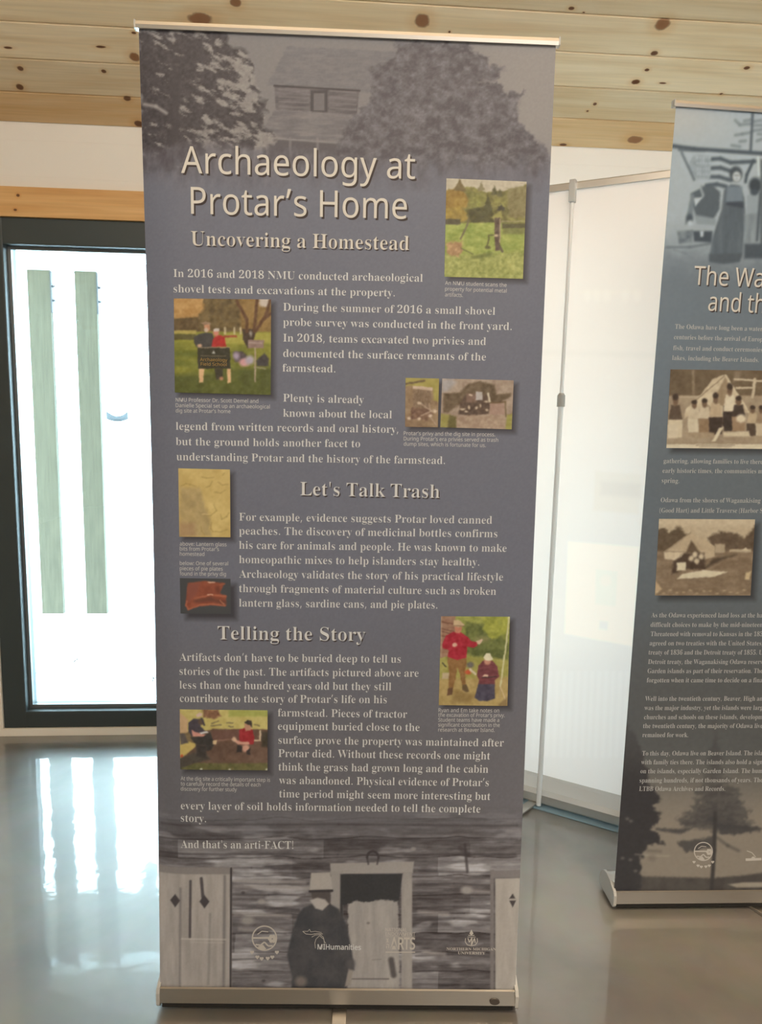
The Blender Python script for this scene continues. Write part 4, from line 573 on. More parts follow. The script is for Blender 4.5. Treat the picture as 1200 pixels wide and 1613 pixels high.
# ------------------------------------------------------------------ print making (numpy pictures stored as vertex colours of flat printed sheets)
def homog(src, dst):
    A = []; B = []
    for (x, y), (u, v) in zip(src, dst):
        A.append([x, y, 1, 0, 0, 0, -u * x, -u * y]); B.append(u)
        A.append([0, 0, 0, x, y, 1, -v * x, -v * y]); B.append(v)
    h = np.linalg.solve(np.array(A, float), np.array(B, float))
    return np.append(h, 1).reshape(3, 3)
def happly(H, x, y):
    x = np.asarray(x, float); y = np.asarray(y, float)
    w = H[2, 0] * x + H[2, 1] * y + H[2, 2]
    return (H[0, 0] * x + H[0, 1] * y + H[0, 2]) / w, (H[1, 0] * x + H[1, 1] * y + H[1, 2]) / w

LATT = np.random.RandomState(7).rand(256, 256)
def vnoise(x, y, seed=0):
    x = x + seed * 17.31; y = y + seed * 9.77
    xi = np.floor(x).astype(int); yi = np.floor(y).astype(int)
    fx = x - xi; fy = y - yi
    fx = fx * fx * (3 - 2 * fx); fy = fy * fy * (3 - 2 * fy)
    a = LATT[xi % 256, yi % 256]; b = LATT[(xi + 1) % 256, yi % 256]
    c = LATT[xi % 256, (yi + 1) % 256]; d = LATT[(xi + 1) % 256, (yi + 1) % 256]
    return (a * (1 - fx) + b * fx) * (1 - fy) + (c * (1 - fx) + d * fx) * fy
def fbm(x, y, seed=0, oct=4):
    s = 0; a = 0.5; t = 0
    for i in range(oct):
        s = s + a * vnoise(x * 2 ** i, y * 2 ** i, seed + 3 * i); t += a; a *= 0.55
    return s / t
def sstep(a, b, x):
    t = np.clip((x - a) / (b - a), 0, 1)
    return t * t * (3 - 2 * t)

class Pic:
    def __init__(self, X, Y, col):
        self.GX = X; self.GY = Y; self.x = X; self.y = Y
        self.c = np.empty((X.size, 3)); self.c[:] = col
    def view(self, ox, oy, s):
        self.x = (self.GX - ox) * s; self.y = (self.GY - oy) * s
    def blend(self, a, col):
        a = np.asarray(a)[:, None]
        self.c = self.c * (1 - a) + np.asarray(col, float) * a
    def blend_at(self, idx, a, col):
        a = np.asarray(a)[:, None]
        col = np.asarray(col, float)
        self.c[idx] = self.c[idx] * (1 - a) + col * a
    def polymask(self, pts, soft, rag=0, rs=0.2, seed=0):
        P = np.array(pts, float)
        m = soft + rag
        idx = np.where((self.x > P[:, 0].min() - m) & (self.x < P[:, 0].max() + m) & (self.y > P[:, 1].min() - m) & (self.y < P[:, 1].max() + m))[0]
        x = self.x[idx]; y = self.y[idx]
        if rag:
            x = x + (fbm(x * rs, y * rs, seed + 1, 3) - 0.5) * 2 * rag; y = y + (fbm(x * rs, y * rs, seed + 2, 3) - 0.5) * 2 * rag
        inside = np.zeros(x.size, bool); d2 = np.full(x.size, 1e18)
        for i in range(len(P)):
            ax, ay = P[i]; bx, by = P[(i + 1) % len(P)]
            ex, ey = bx - ax, by - ay
            L = ex * ex + ey * ey + 1e-12
            t = np.clip(((x - ax) * ex + (y - ay) * ey) / L, 0, 1)
            d2 = np.minimum(d2, (x - ax - t * ex) ** 2 + (y - ay - t * ey) ** 2)
            if ay != by:
                cond = ((ay > y) != (by > y)) & (x < ex * (y - ay) / (by - ay) + ax)
                inside ^= cond
        sd = np.sqrt(d2) * np.where(inside, -1, 1)
        return idx, np.clip(0.5 - sd / soft, 0, 1)
    def poly(self, pts, col, soft=2.0, a=1.0, rag=0, rs=0.2, seed=0, col2=None, ns=0.1, stretch=(1, 1), oct=4, con=1.0):
        idx, m = self.polymask(pts, soft, rag, rs, seed)
        if col2 is not None:
            n = fbm(self.x[idx] * ns * stretch[0], self.y[idx] * ns * stretch[1], seed + 5, oct)
            n = np.clip((n - 0.5) * 2.2 * con + 0.5, 0, 1)[:, None]
            col = np.asarray(col, float) * (1 - n) + np.asarray(col2, float) * n
        self.blend_at(idx, m * a, col)
    def ell(self, cx, cy, rx, ry, col, soft=0.2, a=1.0):
        d = np.sqrt(((self.x - cx) / rx) ** 2 + ((self.y - cy) / ry) ** 2)
        idx = np.where(d < 1 + soft)[0]
        self.blend_at(idx, np.clip((1 + soft - d[idx]) / (2 * soft), 0, 1) * a, col)
    def line(self, pts, w, col, soft=1.5, a=1.0):
        for (ax, ay), (bx, by) in zip(pts[:-1], pts[1:]):
            m = w + soft
            idx = np.where((self.x > min(ax, bx) - m) & (self.x < max(ax, bx) + m) & (self.y > min(ay, by) - m) & (self.y < max(ay, by) + m))[0]
            x = self.x[idx]; y = self.y[idx]; ex, ey = bx - ax, by - ay
            t = np.clip(((x - ax) * ex + (y - ay) * ey) / (ex * ex + ey * ey + 1e-9), 0, 1)
            d = np.sqrt((x - ax - t * ex) ** 2 + (y - ay - t * ey) ** 2)
            self.blend_at(idx, np.clip(0.5 - (d - w / 2) / soft, 0, 1) * a, col)
    def blur(self, nr, nc, n=1):
        a = self.c.reshape(nr, nc, 3)
        for _ in range(n):
            q = np.pad(a, ((1, 1), (1, 1), (0, 0)), 'edge')
            a = (q[:-2, 1:-1] + q[2:, 1:-1] + 2 * q[1:-1, 1:-1]) / 4
            q = np.pad(a, ((1, 1), (1, 1), (0, 0)), 'edge')
            a = (q[1:-1, :-2] + q[1:-1, 2:] + 2 * q[1:-1, 1:-1]) / 4
        self.c = a.reshape(-1, 3)
    def rect(self, x0, y0, x1, y1, col, **k):
        self.poly([(x0, y0), (x1, y0), (x1, y1), (x0, y1)], col, **k)
    def grain(self, ns, amt, seed=0, stretch=(1, 1), oct=3):
        n = (fbm(self.x * ns * stretch[0], self.y * ns * stretch[1], seed, oct) - 0.5) * 2
        self.c = self.c + (n * amt)[:, None]

def print_material(name, rough, spec):
    m, nt, b = new_mat(name)
    at = nt.nodes.new('ShaderNodeAttribute'); at.attribute_name = 'print'
    nt.links.new(at.outputs['Color'], b.inputs['Base Color'])
    b.inputs['Roughness'].default_value = rough
    b.inputs['Specular IOR Level'].default_value = spec
    return m

class Banner:
    """a printed sheet: photo measurements <-> sheet coordinates (s across, t down) <-> place on the stand"""
    def __init__(self, quad, W, z0, z1, lean, twist, light, curl=(0, 0), yoff=0.012, pivot=0.0):
        self.pivot = pivot
        self.H = homog(quad, [(0, 0), (1, 0), (1, 1), (0, 1)])
        self.W = W; self.z0 = z0; self.z1 = z1; self.lean = lean; self.twist = twist; self.L = np.array(light); self.curl = curl; self.yoff = yoff
    def set_place(self, loc, yaw):
        self.loc = np.array(loc); self.yaw = yaw
    def px(self, s, t):
        """where a sheet point was measured in the photograph (camera of the photograph)"""
        s = np.asarray(s, float); t = np.asarray(t, float)
        z = self.z0 + (1 - t) * (self.z1 - self.z0); x = (s - 0.5) * self.W
        y = self.yoff + z * math.tan(self.lean); a = self.twist * z / self.z1
        x, y = x * np.cos(a), y + (x - self.pivot) * np.sin(a)
        c, n = math.cos(self.yaw), math.sin(self.yaw)
        P = np.stack([self.loc[0] + x * c - y * n, self.loc[1] + x * n + y * c, z - EYE], -1)
        d = P @ CAM_F
        return 600 + 1129.36 * (P @ CAM_R) / d, 806.5 - 1129.36 * (P @ CAM_U) / d
    def st(self, x, y):
        x = np.asarray(x, float); y = np.asarray(y, float)
        s, t = happly(self.H, x, y); e = 1e-4
        for _ in range(5):
            X, Y = self.px(s, t); X1, Y1 = self.px(s + e, t); X2, Y2 = self.px(s, t + e)
            a, b, c, d = (X1 - X) / e, (X2 - X) / e, (Y1 - Y) / e, (Y2 - Y) / e
            k = a * d - b * c; rx, ry = x - X, y - Y
            s = s + (d * rx - b * ry) / k; t = t + (a * ry - c * rx) / k
        return s, t
    def place(self, s, t, lift=0.0):
        s = np.asarray(s, float); t = np.asarray(t, float)
        h = (1 - t) * (self.z1 - self.z0)
        z = self.z0 + h
        x = (s - 0.5) * self.W
        bow = np.sin(np.pi * np.clip(t, 0, 1))
        eL = np.clip(1 - s / 0.09, 0, 1) ** 2; eR = np.clip(1 - (1 - s) / 0.09, 0, 1) ** 2
        y = self.yoff + z * math.tan(self.lean) + bow * (self.curl[0] * eL + self.curl[1] * eR) - lift
        a = self.twist * z / self.z1
        return np.stack([x * np.cos(a), y + (x - self.pivot) * np.sin(a), z], -1)
    def albedo(self, rgb):
        return np.clip(lin(np.clip(rgb, 0, 255) / 255.0) / self.L, 0.004, 0.92)

def sheet(name, B, S2, T2, rgb, mat, parent, lift=0.0, back=None):
    """grid mesh from 2-D arrays S2,T2 with colours rgb (n,3)"""
    nr, nc = S2.shape
    P = B.place(S2, T2, lift).reshape(-1, 3)
    i = np.arange(nr * nc).reshape(nr, nc)
    q = np.stack([i[1:, :-1], i[1:, 1:], i[:-1, 1:], i[:-1, :-1]], -1).reshape(-1, 4)
    cols = np.ones((nr * nc, 4)); cols[:, :3] = B.albedo(rgb)
    if back is not None:
        sb, tb = np.meshgrid(np.r_[np.linspace(0, 0.1, 6), np.linspace(0.15, 0.85, 8), np.linspace(0.9, 1, 6)], np.linspace(0, 1, 30))
        Pb = B.place(sb, tb, lift - back).reshape(-1, 3)
        k = np.arange(sb.size).reshape(sb.shape) + nr * nc
        qb = np.stack([k[:-1, :-1], k[:-1, 1:], k[1:, 1:], k[1:, :-1]], -1).reshape(-1, 4)
        P = np.vstack([P, Pb]); q = np.vstack([q, qb])
        cb = np.ones((sb.size, 4)); cb[:, :3] = 0.62
        cols = np.vstack([cols, cb])
    me = bpy.data.meshes.new(name)
    me.vertices.add(len(P)); me.vertices.foreach_set('co', P.astype(np.float32).ravel())
    me.loops.add(q.size); me.loops.foreach_set('vertex_index', q.astype(np.int32).ravel())
    me.polygons.add(len(q)); me.polygons.foreach_set('loop_start', np.arange(0, q.size, 4, dtype=np.int32))
    me.polygons.foreach_set('use_smooth', np.ones(len(q), dtype=bool))
    ca = me.color_attributes.new('print', 'FLOAT_COLOR', 'POINT')
    ca.data.foreach_set('color', cols.astype(np.float32).ravel())
    me.update(calc_edges=True); me.validate()
    return link_mesh(name, me, mat, parent)

def photo(name, B, quad, n, view, base, draw, mat, parent, label, lift=0.0006):
    (x0, y0), (x1, y1), (x2, y2), (x3, y3) = quad
    w = max(abs(x1 - x0), 10); h = max(abs(y3 - y0), 10)
    nc = int(w * n) + 2; nr = int(h * n) + 2
    a, b = np.meshgrid(np.linspace(0, 1, nc), np.linspace(0, 1, nr))
    X = (x0 * (1 - a) + x1 * a) * (1 - b) + (x3 * (1 - a) + x2 * a) * b
    Y = (y0 * (1 - a) + y1 * a) * (1 - b) + (y3 * (1 - a) + y2 * a) * b
    p = Pic(X.ravel(), Y.ravel(), base); p.view(*view)
    wa = 0.9 * view[2]; f = 0.22 / view[2]   # hand-drawn edges wander a little
    wx = (fbm(p.x * f, p.y * f, 131, 3) - 0.5) * wa * 2; wy = (fbm(p.x * f, p.y * f, 137, 3) - 0.5) * wa * 2
    p.x = p.x + wx; p.y = p.y + wy
    draw(p); p.blur(nr, nc, 1)
    p.c = p.c * 0.88 + np.array([118, 112, 108.0]) * 0.12  # hazy veil of glare mixed evenly into the picture colours
    s, t = B.st(X, Y)
    o = sheet(name, B, s, t, p.c, mat, parent, lift)
    o['label'] = label
    return o

# ------------------------------------------------------------------ lettering
GL = {}
for ln in GLYPHS.strip('\n').split('\n'):
    fam, ch, rest = ln[0], ln[1], ln[3:]
    adv, body = rest.split('|')
    cs = []
    for part in body.split(';'):
        x = y = 0; pts = []
        for d in part.split():
            dx, dy = d.split(','); x += int(dx); y += int(dy); pts.append((x, y))
        if len(pts) > 2: cs.append(pts)
    GL[fam + ch] = (float(adv), cs)
CAP = {'S': 228.0, 'N': 240.0}
GL['N’'] = (78.0, [[(a, b + 205) for a, b in c] for c in GL['N,'][1]])

FILLED = {}
def glyph_fill(key, weight):
    """flat filled triangles of one character, in glyph units"""
    k = (key, weight); KY = 4.0 if weight < 0 else 1.0   # thin the stems, keep the hairlines
    if k not in FILLED:
        cu = bpy.data.curves.new('glyph', 'CURVE'); cu.dimensions = '2D'; cu.fill_mode = 'FRONT'; cu.offset = weight
        for pts in GL[key][1]:
            sp = cu.splines.new('POLY'); sp.points.add(len(pts) - 1)
            for i, (a, b) in enumerate(pts): sp.points[i].co = (a / 500, b / 500 * KY, 0, 1)
            sp.use_cyclic_u = True
        ob = bpy.data.objects.new('glyph', cu); COL.objects.link(ob)
        me = bpy.data.meshes.new_from_object(ob.evaluated_get(bpy.context.evaluated_depsgraph_get()))
        co = np.empty(len(me.vertices) * 3, np.float32); me.vertices.foreach_get('co', co)
        FILLED[k] = (co.reshape(-1, 3)[:, :2] * np.array([500, 500 / KY]), [tuple(p.vertices) for p in me.polygons])
        bpy.data.objects.remove(ob); bpy.data.curves.remove(cu); bpy.data.meshes.remove(me)
    return FILLED[k]
def text_outline(txt, fam, weight, track=0.0):
    """flat triangles of one line of text, baseline at 0, glyph units"""
    x = 0.0; V = []; F = []; n = 0
    for ch in txt:
        if ch == ' ': x += 88 + track; continue
        key = fam + ch if fam + ch in GL else 'N' + ch
        co, fs = glyph_fill(key, weight)
        V.append(co + np.array([x, 0])); F += [tuple(i + n for i in f) for f in fs]; n += len(co)
        x += GL[key][0] + track
    return np.vstack(V), F

def lettering(name, B, lines, fam, cap_px, mat, parent, lift, weight=0.0, shift=(0, 0), track=0.0):
    V = []; F = []; base = 0
    for txt, x0, y0, x1, y1 in lines:
        co, fs = text_outline(txt, fam, weight, track)
        gx0, gx1 = co[:, 0].min(), co[:, 0].max()
        x0 += shift[0]; x1 += shift[0]; y0 += shift[1]; y1 += shift[1]
        s0, t0 = B.st(x0, y0); s1, t1 = B.st(x1, y1); s2, t2 = B.st((x0 + x1) / 2, (y0 + y1) / 2 - cap_px); sm, tm = B.st((x0 + x1) / 2, (y0 + y1) / 2)
        k = (co[:, 0] - gx0) / (gx1 - gx0)
        vs = (tm - t2) / CAP[fam]
        s = s0 + (s1 - s0) * k; t = t0 + (t1 - t0) * k - co[:, 1] * vs
        V.append(B.place(s, t, lift)); F += [tuple(i + base for i in f) for f in fs]; base += len(co)
    me = bpy.data.meshes.new(name); me.from_pydata(np.vstack(V).tolist(), [], F); me.update()
    return link_mesh(name, me, mat, parent)

def strokes(name, B, items, mat, parent, lift):
    """printed marks: items = ('poly', pts) | ('line', pts, w) | ('ring', cx, cy, r, w) | ('dot', cx, cy, r) in photo measurements"""
    V = []; F = []
    def emit(pts2, faces):
        b = len(V); P = np.array(pts2, float)
        s, t = B.st(P[:, 0], P[:, 1])
        for p in B.place(s, t, lift + 0.00002 * (len(F) % 7)): V.append(tuple(p))
        for f in faces: F.append(tuple(i + b for i in f))
    for it in items:
        if it[0] == 'poly': emit(it[1], [tuple(range(len(it[1])))[::-1]])
        elif it[0] == 'dot':
            _, cx, cy, r = it; emit([(cx + r * math.cos(-a * math.pi / 8), cy + r * math.sin(-a * math.pi / 8)) for a in range(16)], [tuple(range(16))])
        elif it[0] == 'ring':
            _, cx, cy, r, w = it; n = 40; pts = []
            for a in range(n):
                c, s_ = math.cos(-2 * math.pi * a / n), math.sin(-2 * math.pi * a / n)
                pts += [(cx + (r - w) * c, cy + (r - w) * s_), (cx + r * c, cy + r * s_)]
            emit(pts, [(2 * a, 2 * a + 1, (2 * a + 3) % (2 * n), (2 * a + 2) % (2 * n)) for a in range(n)])
        elif it[0] == 'line':
            pts, w = it[1], it[2]
            for (ax, ay), (bx, by) in zip(pts[:-1], pts[1:]):
                L = math.hypot(bx - ax, by - ay) or 1; nx, ny = -(by - ay) / L * w / 2, (bx - ax) / L * w / 2
                emit([(ax - nx, ay - ny), (ax + nx, ay + ny), (bx + nx, by + ny), (bx - nx, by - ny)], [(0, 1, 2, 3)])
    me = bpy.data.meshes.new(name); me.from_pydata(V, [], F); me.update()
    return link_mesh(name, me, mat, parent)

# ------------------------------------------------------------------ stand hardware shared by the roll-up banners
m_alu = simple_mat('brushed_aluminium', (0.54, 0.52, 0.49), rough=0.34, metal=1.0, noise=0.05, nscale=8, stretch=(1, 30, 30))
m_rail = simple_mat('satin_rail', (0.62, 0.60, 0.57), rough=0.30, metal=0.9)
m_cap = simple_mat('silver_plastic', (0.52, 0.53, 0.53), rough=0.35)
m_dark = simple_mat('rubber_and_gap_shade', (0.02, 0.02, 0.02), rough=0.8)

def stand_hardware(root, B, W, pole=True, foot_ang=0.0, badge=False, foot_len=0.20):
    # cassette: flat front, ledge, rounded body behind the sheet
    prof = [(0.0, 0.021), (-0.004, 0.025), (0.002, 0.0575), (0.006, 0.059), (0.010, 0.056), (0.0105, 0.050), (0.016, 0.050), (0.0165, 0.062), (0.03, 0.070)]
    for i in range(9):
        a = math.pi / 2 * (1 - i / 8)
        prof.append((0.060 + 0.050 * math.cos(a), 0.030 + 0.045 * math.sin(a)))
    prof += [(0.11, 0.020), (0.105, 0.014)]
    bm = extrude_x(bmesh.new(), prof, -W / 2 + 0.005, W / 2 - 0.005)
    base = bm_obj('base_cassette', bm, m_alu, root)
    box('gap_shade', (-W / 2 + 0.01, W / 2 - 0.01, 0.001, 0.106, 0.0105, 0.0205), m_dark, root)  # dark box added as the shade in the gap below the cassette
    cp = [(-0.005, 0.021), (-0.0055, 0.050), (0.001, 0.061), (0.015, 0.066), (0.03, 0.074)]
    for i in range(9):
        a = math.pi / 2 * (1 - i / 8)
        cp.append((0.060 + 0.054 * math.cos(a), 0.030 + 0.048 * math.sin(a)))
    cp += [(0.114, 0.016), (0.108, 0.011), (0.002, 0.012)]
    for sx in (-1, 1):
        bm = extrude_x(bmesh.new(), cp, *sorted((sx * (W / 2 - 0.006), sx * (W / 2 + 0.002))))
        o = bm_obj('end_cap', bm, m_cap, root)
    if badge:
        bm = bmesh.new(); n = 20
        fr_ = [bm.verts.new((0.373 + 0.012 * math.cos(2 * math.pi * i / n), -0.0055 + 0.0016 * math.sin(2 * math.pi * i / n), 0.036 + 0.0062 * math.sin(2 * math.pi * i / n))) for i in range(n)]
        bk = [bm.verts.new((v.co.x, v.co.y + 0.004, v.co.z)) for v in fr_]
        bm.faces.new(fr_); bm.faces.new(bk[::-1])
        for i in range(n): bm.faces.new((fr_[i], fr_[(i + 1) % n], bk[(i + 1) % n], bk[i]))
        bm_obj('badge', bm, simple_mat('badge_plastic', (0.06, 0.05, 0.045), rough=0.4), base)
    # swivel foot that folds out on the floor, with its tab on the cassette front
    fb = bmesh.new()
    add_box(fb, -0.0165, 0.0165, -foot_len, 0.06, 0.001, 0.010, 0.0015)
    add_tube(fb, (0, 0.045, 0.010), (0, 0.045, 0.016), 0.012)
    f = bm_obj('foot', fb, m_alu, root); f.location = (0.004, 0.0, 0.0); f.rotation_euler = (0, 0, foot_ang)
    for sx in (-1, 1):
        rb = add_tube(bmesh.new(), (sx * (W / 2 - 0.05), 0.07, 0.0005), (sx * (W / 2 - 0.05), 0.07, 0.0155), 0.012)
        bm_obj('rubber_foot', rb, m_dark, root)
    # top rail clamps the sheet
    zt = B.z1
    P = B.place(np.array([0.0, 1.0]), np.array([0.0, 0.0]))
    c0 = (P[0] + P[1]) / 2; ang_ = B.twist
    bm = bmesh.new()
    pr = [(-0.006, -0.004), (-0.0075, 0.003), (-0.006, 0.0095), (-0.002, 0.0115), (0.004, 0.0115), (0.008, 0.008), (0.008, -0.004)]
    extrude_x(bm, pr, -W / 2 - 0.003, W / 2 + 0.003)
    r = bm_obj('top_rail', bm, m_rail, root); r.location = (c0[0], c0[1], zt); r.rotation_euler = (0, 0, ang_)
    for sx in (-1, 1):
        cb = add_box(bmesh.new(), sx * (W / 2 + 0.003) - 0.0015, sx * (W / 2 + 0.003) + 0.0015, -0.0077, 0.0083, -0.0042, 0.0117, 0.0005)
        bm_obj('rail_end_cap', cb, m_cap, r)
    if pole:
        bm = bmesh.new(); top = Vector((c0[0], c0[1] + 0.016, zt + 0.003)); bot = Vector((0, 0.095, 0.062))
        add_tube(bm, bot, top, 0.008, 0.006)
        pm = bm_obj('support_pole', bm, m_alu, root, smooth=False)

# ------------------------------------------------------------------ main banner (middle of the picture)
m_print = print_material('printed_film', 0.48, 0.35)
m_text = simple_mat('pale_ink', (0.74, 0.79, 0.85), rough=0.5, spec=0.3)
m_title = simple_mat('cream_ink', (0.74, 0.75, 0.74), rough=0.5, spec=0.3)
m_caption = simple_mat('caption_ink', (0.62, 0.65, 0.70), rough=0.5, spec=0.3)
m_dropshadow = simple_mat('printed_drop_shadow', (0.055, 0.045, 0.05), rough=0.5, spec=0.3)
m_logo = simple_mat('logo_ink', (0.60, 0.60, 0.60), rough=0.5, spec=0.3)

LIGHT_MAIN = (0.80, 0.68, 0.58)
b1 = empty('roll_up_banner', (0.0267, 1.539, 0.0), -0.0576)
tag(b1, 'tall grey roll-up banner in the middle with colour photos and a log cabin picture', 'banner', 'roll-up banners')
Q1 = [(218.3, 43), (875.5, 70.1), (811.5, 1559.7), (252.2, 1555.1)]
B1 = Banner(Q1, 0.850, 0.052, 2.180, 0.0133, 0.031, LIGHT_MAIN, curl=(0.022, 0.006))
B1.set_place((0.0267, 1.539, 0.0), -0.0576)

THIN = -0.0095
PHOTOS1 = {
    'clearing': [(703, 281), (829.3, 286.3), (823.5, 439.3), (699.8, 436)],
    'sign': [(273.7, 470.2), (426.9, 471.7), (426.4, 622), (275.2, 618.2)],
    'privy': [(638.7, 595.2), (691.4, 596.3), (689.4, 673.1), (637.9, 672.3)],
    'pit': [(696.5, 596.3), (808.9, 599.2), (805.7, 676.3), (693.3, 673.1)],
    'glass': [(280.8, 737.7), (362.2, 739.6), (363, 846.2), (282.4, 845.4)],
    'plate': [(283.2, 910.5), (363, 911.6), (363.7, 967), (284.3, 966.3)],
    'notes': [(694.6, 970.5), (803.1, 971.4), (799, 1111.9), (690.9, 1110.6)],
    'dig': [(283, 1117.3), (421.4, 1118.7), (421.4, 1213.3), (283.7, 1212)],
}

def main_background(p):
    p.view(0, 0, 1)
    x, y = p.x, p.y
    plain = np.array([106, 105, 115.0]); low = np.array([102, 98, 102.0]); k = sstep(200, 330, y)
    r = sstep(560, 860, x)[:, None]
    sky = np.array([120, 114, 114.0]) * (1 - r) + np.array([136, 128, 125.0]) * r
    p.c = sky * (1 - k)[:, None] + plain * k[:, None]
    # ground of the old picture fading into the plain colour
    # house
    p.poly([(452, 73), (640, 82), (620, 150), (420, 134)], (106, 101, 104), 2.5, rag=2, col2=(116, 110, 112), ns=0.08, stretch=(1, 3))
    for i in range(7): p.line([(446 - i * 4.5, 82 + i * 8), (620, 90 + i * 8.5)], 1.2, (106, 100, 102), 2, 0.35)
    p.poly([(432, 134), (566, 142), (562, 182), (434, 174)], (84, 78, 82), 2, col2=(112, 104, 106), ns=0.07, stretch=(0.5, 3))
    p.line([(432, 135), (566, 143)], 3, (62, 57, 60), 2)
    for yy in (141, 152, 160, 168):
        p.line([(440, yy), (486, yy + 2)], 2.6, (118, 110, 110), 2, 0.7); p.line([(520, yy + 2), (560, yy + 5)], 2.6, (118, 110, 110), 2, 0.65)
    p.rect(489, 142, 516, 177, (70, 65, 68), soft=2); p.rect(494, 147, 511, 174, (106, 99, 101), soft=2)
    p.poly([(433, 172), (560, 181), (552, 226), (407, 215)], (102, 96, 99), 2.5, rag=2, col2=(122, 115, 115), ns=0.06, stretch=(0.6, 3))
    p.line([(407, 216), (552, 227)], 2.5, (140, 132, 130), 2, 0.5)
    p.poly([(414, 218), (550, 228), (548, 262), (414, 256)], (80, 74, 78), 3, a=0.85)
    for xx in (421, 457, 500): p.line([(xx, 218), (xx, 262)], 4, (128, 120, 120), 2, 0.6)
    # left tree: dark conifer with light gaps
    pts = [(215, 40), (345, 48), (372, 70), (392, 95), (405, 130), (398, 150), (425, 170), (405, 195), (440, 214), (420, 232), (300, 245), (285, 270), (215, 275)]
    idx, m = p.polymask(pts, 8, rag=16, rs=0.06, seed=4)
    X, Y = x[idx], y[idx]
    n = fbm((X + 0.35 * Y) * 0.05, (Y - 0.45 * X) * 0.11, 11, 5); big = fbm(X * 0.02, Y * 0.02, 31, 3)
    edge = sstep(300, 425, X) * 0.11 - 0.07 * sstep(250, 215, X)
    g = sstep(0.50, 0.68, n * 0.85 + (big - 0.5) * 0.35 + edge + 0.05)[:, None]
    fine = fbm(X * 0.22, Y * 0.22, 41, 3)[:, None]
    col = np.array([68, 62, 65.0]) * (1 - g) + np.array([134, 126, 123.0]) * g + (fine - 0.5) * 30
    p.blend_at(idx, m, col)
    p.poly([(270, 90), (284, 90), (282, 250), (266, 250)], (66, 60, 63), 6, a=0.7)
    p.line([(226, 163), (245, 167), (262, 178)], 5, (150, 141, 138), 4, 0.8)
    # right tree: rounded leafy crown
    pts = [(622, 66), (738, 70), (744, 84), (772, 90), (770, 104), (796, 108), (786, 122), (752, 130), (780, 128), (800, 148), (826, 146), (815, 170), (820, 192), (830, 210), (862, 232), (866, 300), (540, 300), (530, 240), (545, 190), (580, 160), (585, 110), (600, 100), (622, 90)]
    idx, m = p.polymask(pts, 6, rag=9, rs=0.1, seed=9)
    X, Y = x[idx], y[idx]
    n = fbm(X * 0.085, Y * 0.1, 21, 5); n2 = fbm(X * 0.25, Y * 0.28, 24, 3)
    v = np.clip((n - 0.5) * 1.5 + (n2 - 0.5) * 0.7 + 0.38, 0, 1)[:, None]
    col = np.array([74, 68, 73.0]) * (1 - v) + np.array([118, 112, 116.0]) * v
    p.blend_at(idx, m * 0.93, col)
    # undergrowth on the left fading out
    pts = [(215, 235), (330, 225), (440, 235), (560, 250), (700, 260), (870, 262), (868, 300), (215, 300)]
    idx, m = p.polymask(pts, 14, rag=10, rs=0.08, seed=14)
    n = fbm(x[idx] * 0.12, y[idx] * 0.05, 51, 4)[:, None]
    p.blend_at(idx, m * 0.7, np.array([84, 78, 84.0]) + (n - 0.3) * 70)
    k = (sstep(238, 318, y + (fbm(x * 0.05, y * 0.02, 61, 3) - 0.5) * 50))[:, None]
    p.c = p.c * (1 - k) + plain * k
    # lower part a little deeper, then the log wall picture
    k = sstep(880, 1230, y)[:, None]; p.c = p.c * (1 - k) + low * k
    wob = (fbm(x * 0.02, y * 0.004, 75, 2) - 0.5) * 9          # hewn planks: a tone each, long grain, bleached patches
    pk = np.floor((y + wob) / 30.0); seg = np.floor((x + 90 * (pk % 3)) / 230.0)
    tone = (LATT[(pk.astype(int) * 7) % 256, (seg.astype(int) * 13) % 256] - 0.5) * 34
    grain = (fbm(x * 0.009, y * 0.20, 71, 4) - 0.5) * 62 + (fbm(x * 0.06, y * 0.22, 77, 3) - 0.5) * 34
    pale = sstep(0.56, 0.74, fbm(x * 0.017, y * 0.06, 79, 3)) * 40
    fr_ = np.abs(((y + wob) / 30.0) % 1.0 - 0.5)
    wood = np.array([95, 89, 90.0])[None, :] + (tone + grain + pale - 30 * sstep(0.44, 0.5, fr_))[:, None]
    k = sstep(1255, 1345, y + (fbm(x * 0.02, y * 0.05, 81, 3) - 0.5) * 40)[:, None]
    p.c = p.c * (1 - k) + wood * k
    for yy, x0, x1 in ((1300, 252, 815), (1322, 252, 815), (1345, 252, 812), (1369, 252, 540), (1372, 660, 812), (1391, 366, 485), (1408, 366, 480), (1432, 366, 470), (1470, 366, 450), (1512, 366, 460), (1394, 655, 775), (1430, 655, 775), (1449, 655, 775), (1478, 655, 775), (1506, 655, 770), (1530, 655, 770)):
        p.line([(x0, yy), ((x0 + x1) / 2, yy + 3 * math.sin(yy)), (x1, yy + 1)], 2.6, (58, 52, 54), 3, 0.55)
    for yy, x0, x1 in ((1387, 370, 480), (1396, 372, 485), (1437, 660, 705), (1440, 370, 455), (1402, 730, 770), (1500, 668, 700), (1463, 378, 400)):
        p.line([(x0, yy), (x1, yy + 3)], 6, (140, 131, 128), 5, 0.6)
    for bx, by, br in ((735, 1402, 9), (383, 1406, 3), (415, 1545, 3), (651, 1337, 4), (390, 1450, 10), (412, 1420, 6), (640, 1405, 5)):
        p.ell(bx, by, br, br * 0.7, (60, 54, 56) if br < 4 else (142, 134, 130), 0.4, 0.7)
    p.line([(732, 1330), (736, 1372)], 4, (58, 52, 54), 3, 0.8); p.line([(725, 1336), (738, 1346)], 8, (56, 50, 52), 4, 0.6)
    # left double door
    p.rect(240, 1376, 365, 1570, (136, 127, 122), soft=2.5, col2=(150, 140, 134), ns=0.03, stretch=(4, 0.6))
    p.rect(240, 1366, 367, 1377, (118, 110, 107), soft=2.5)
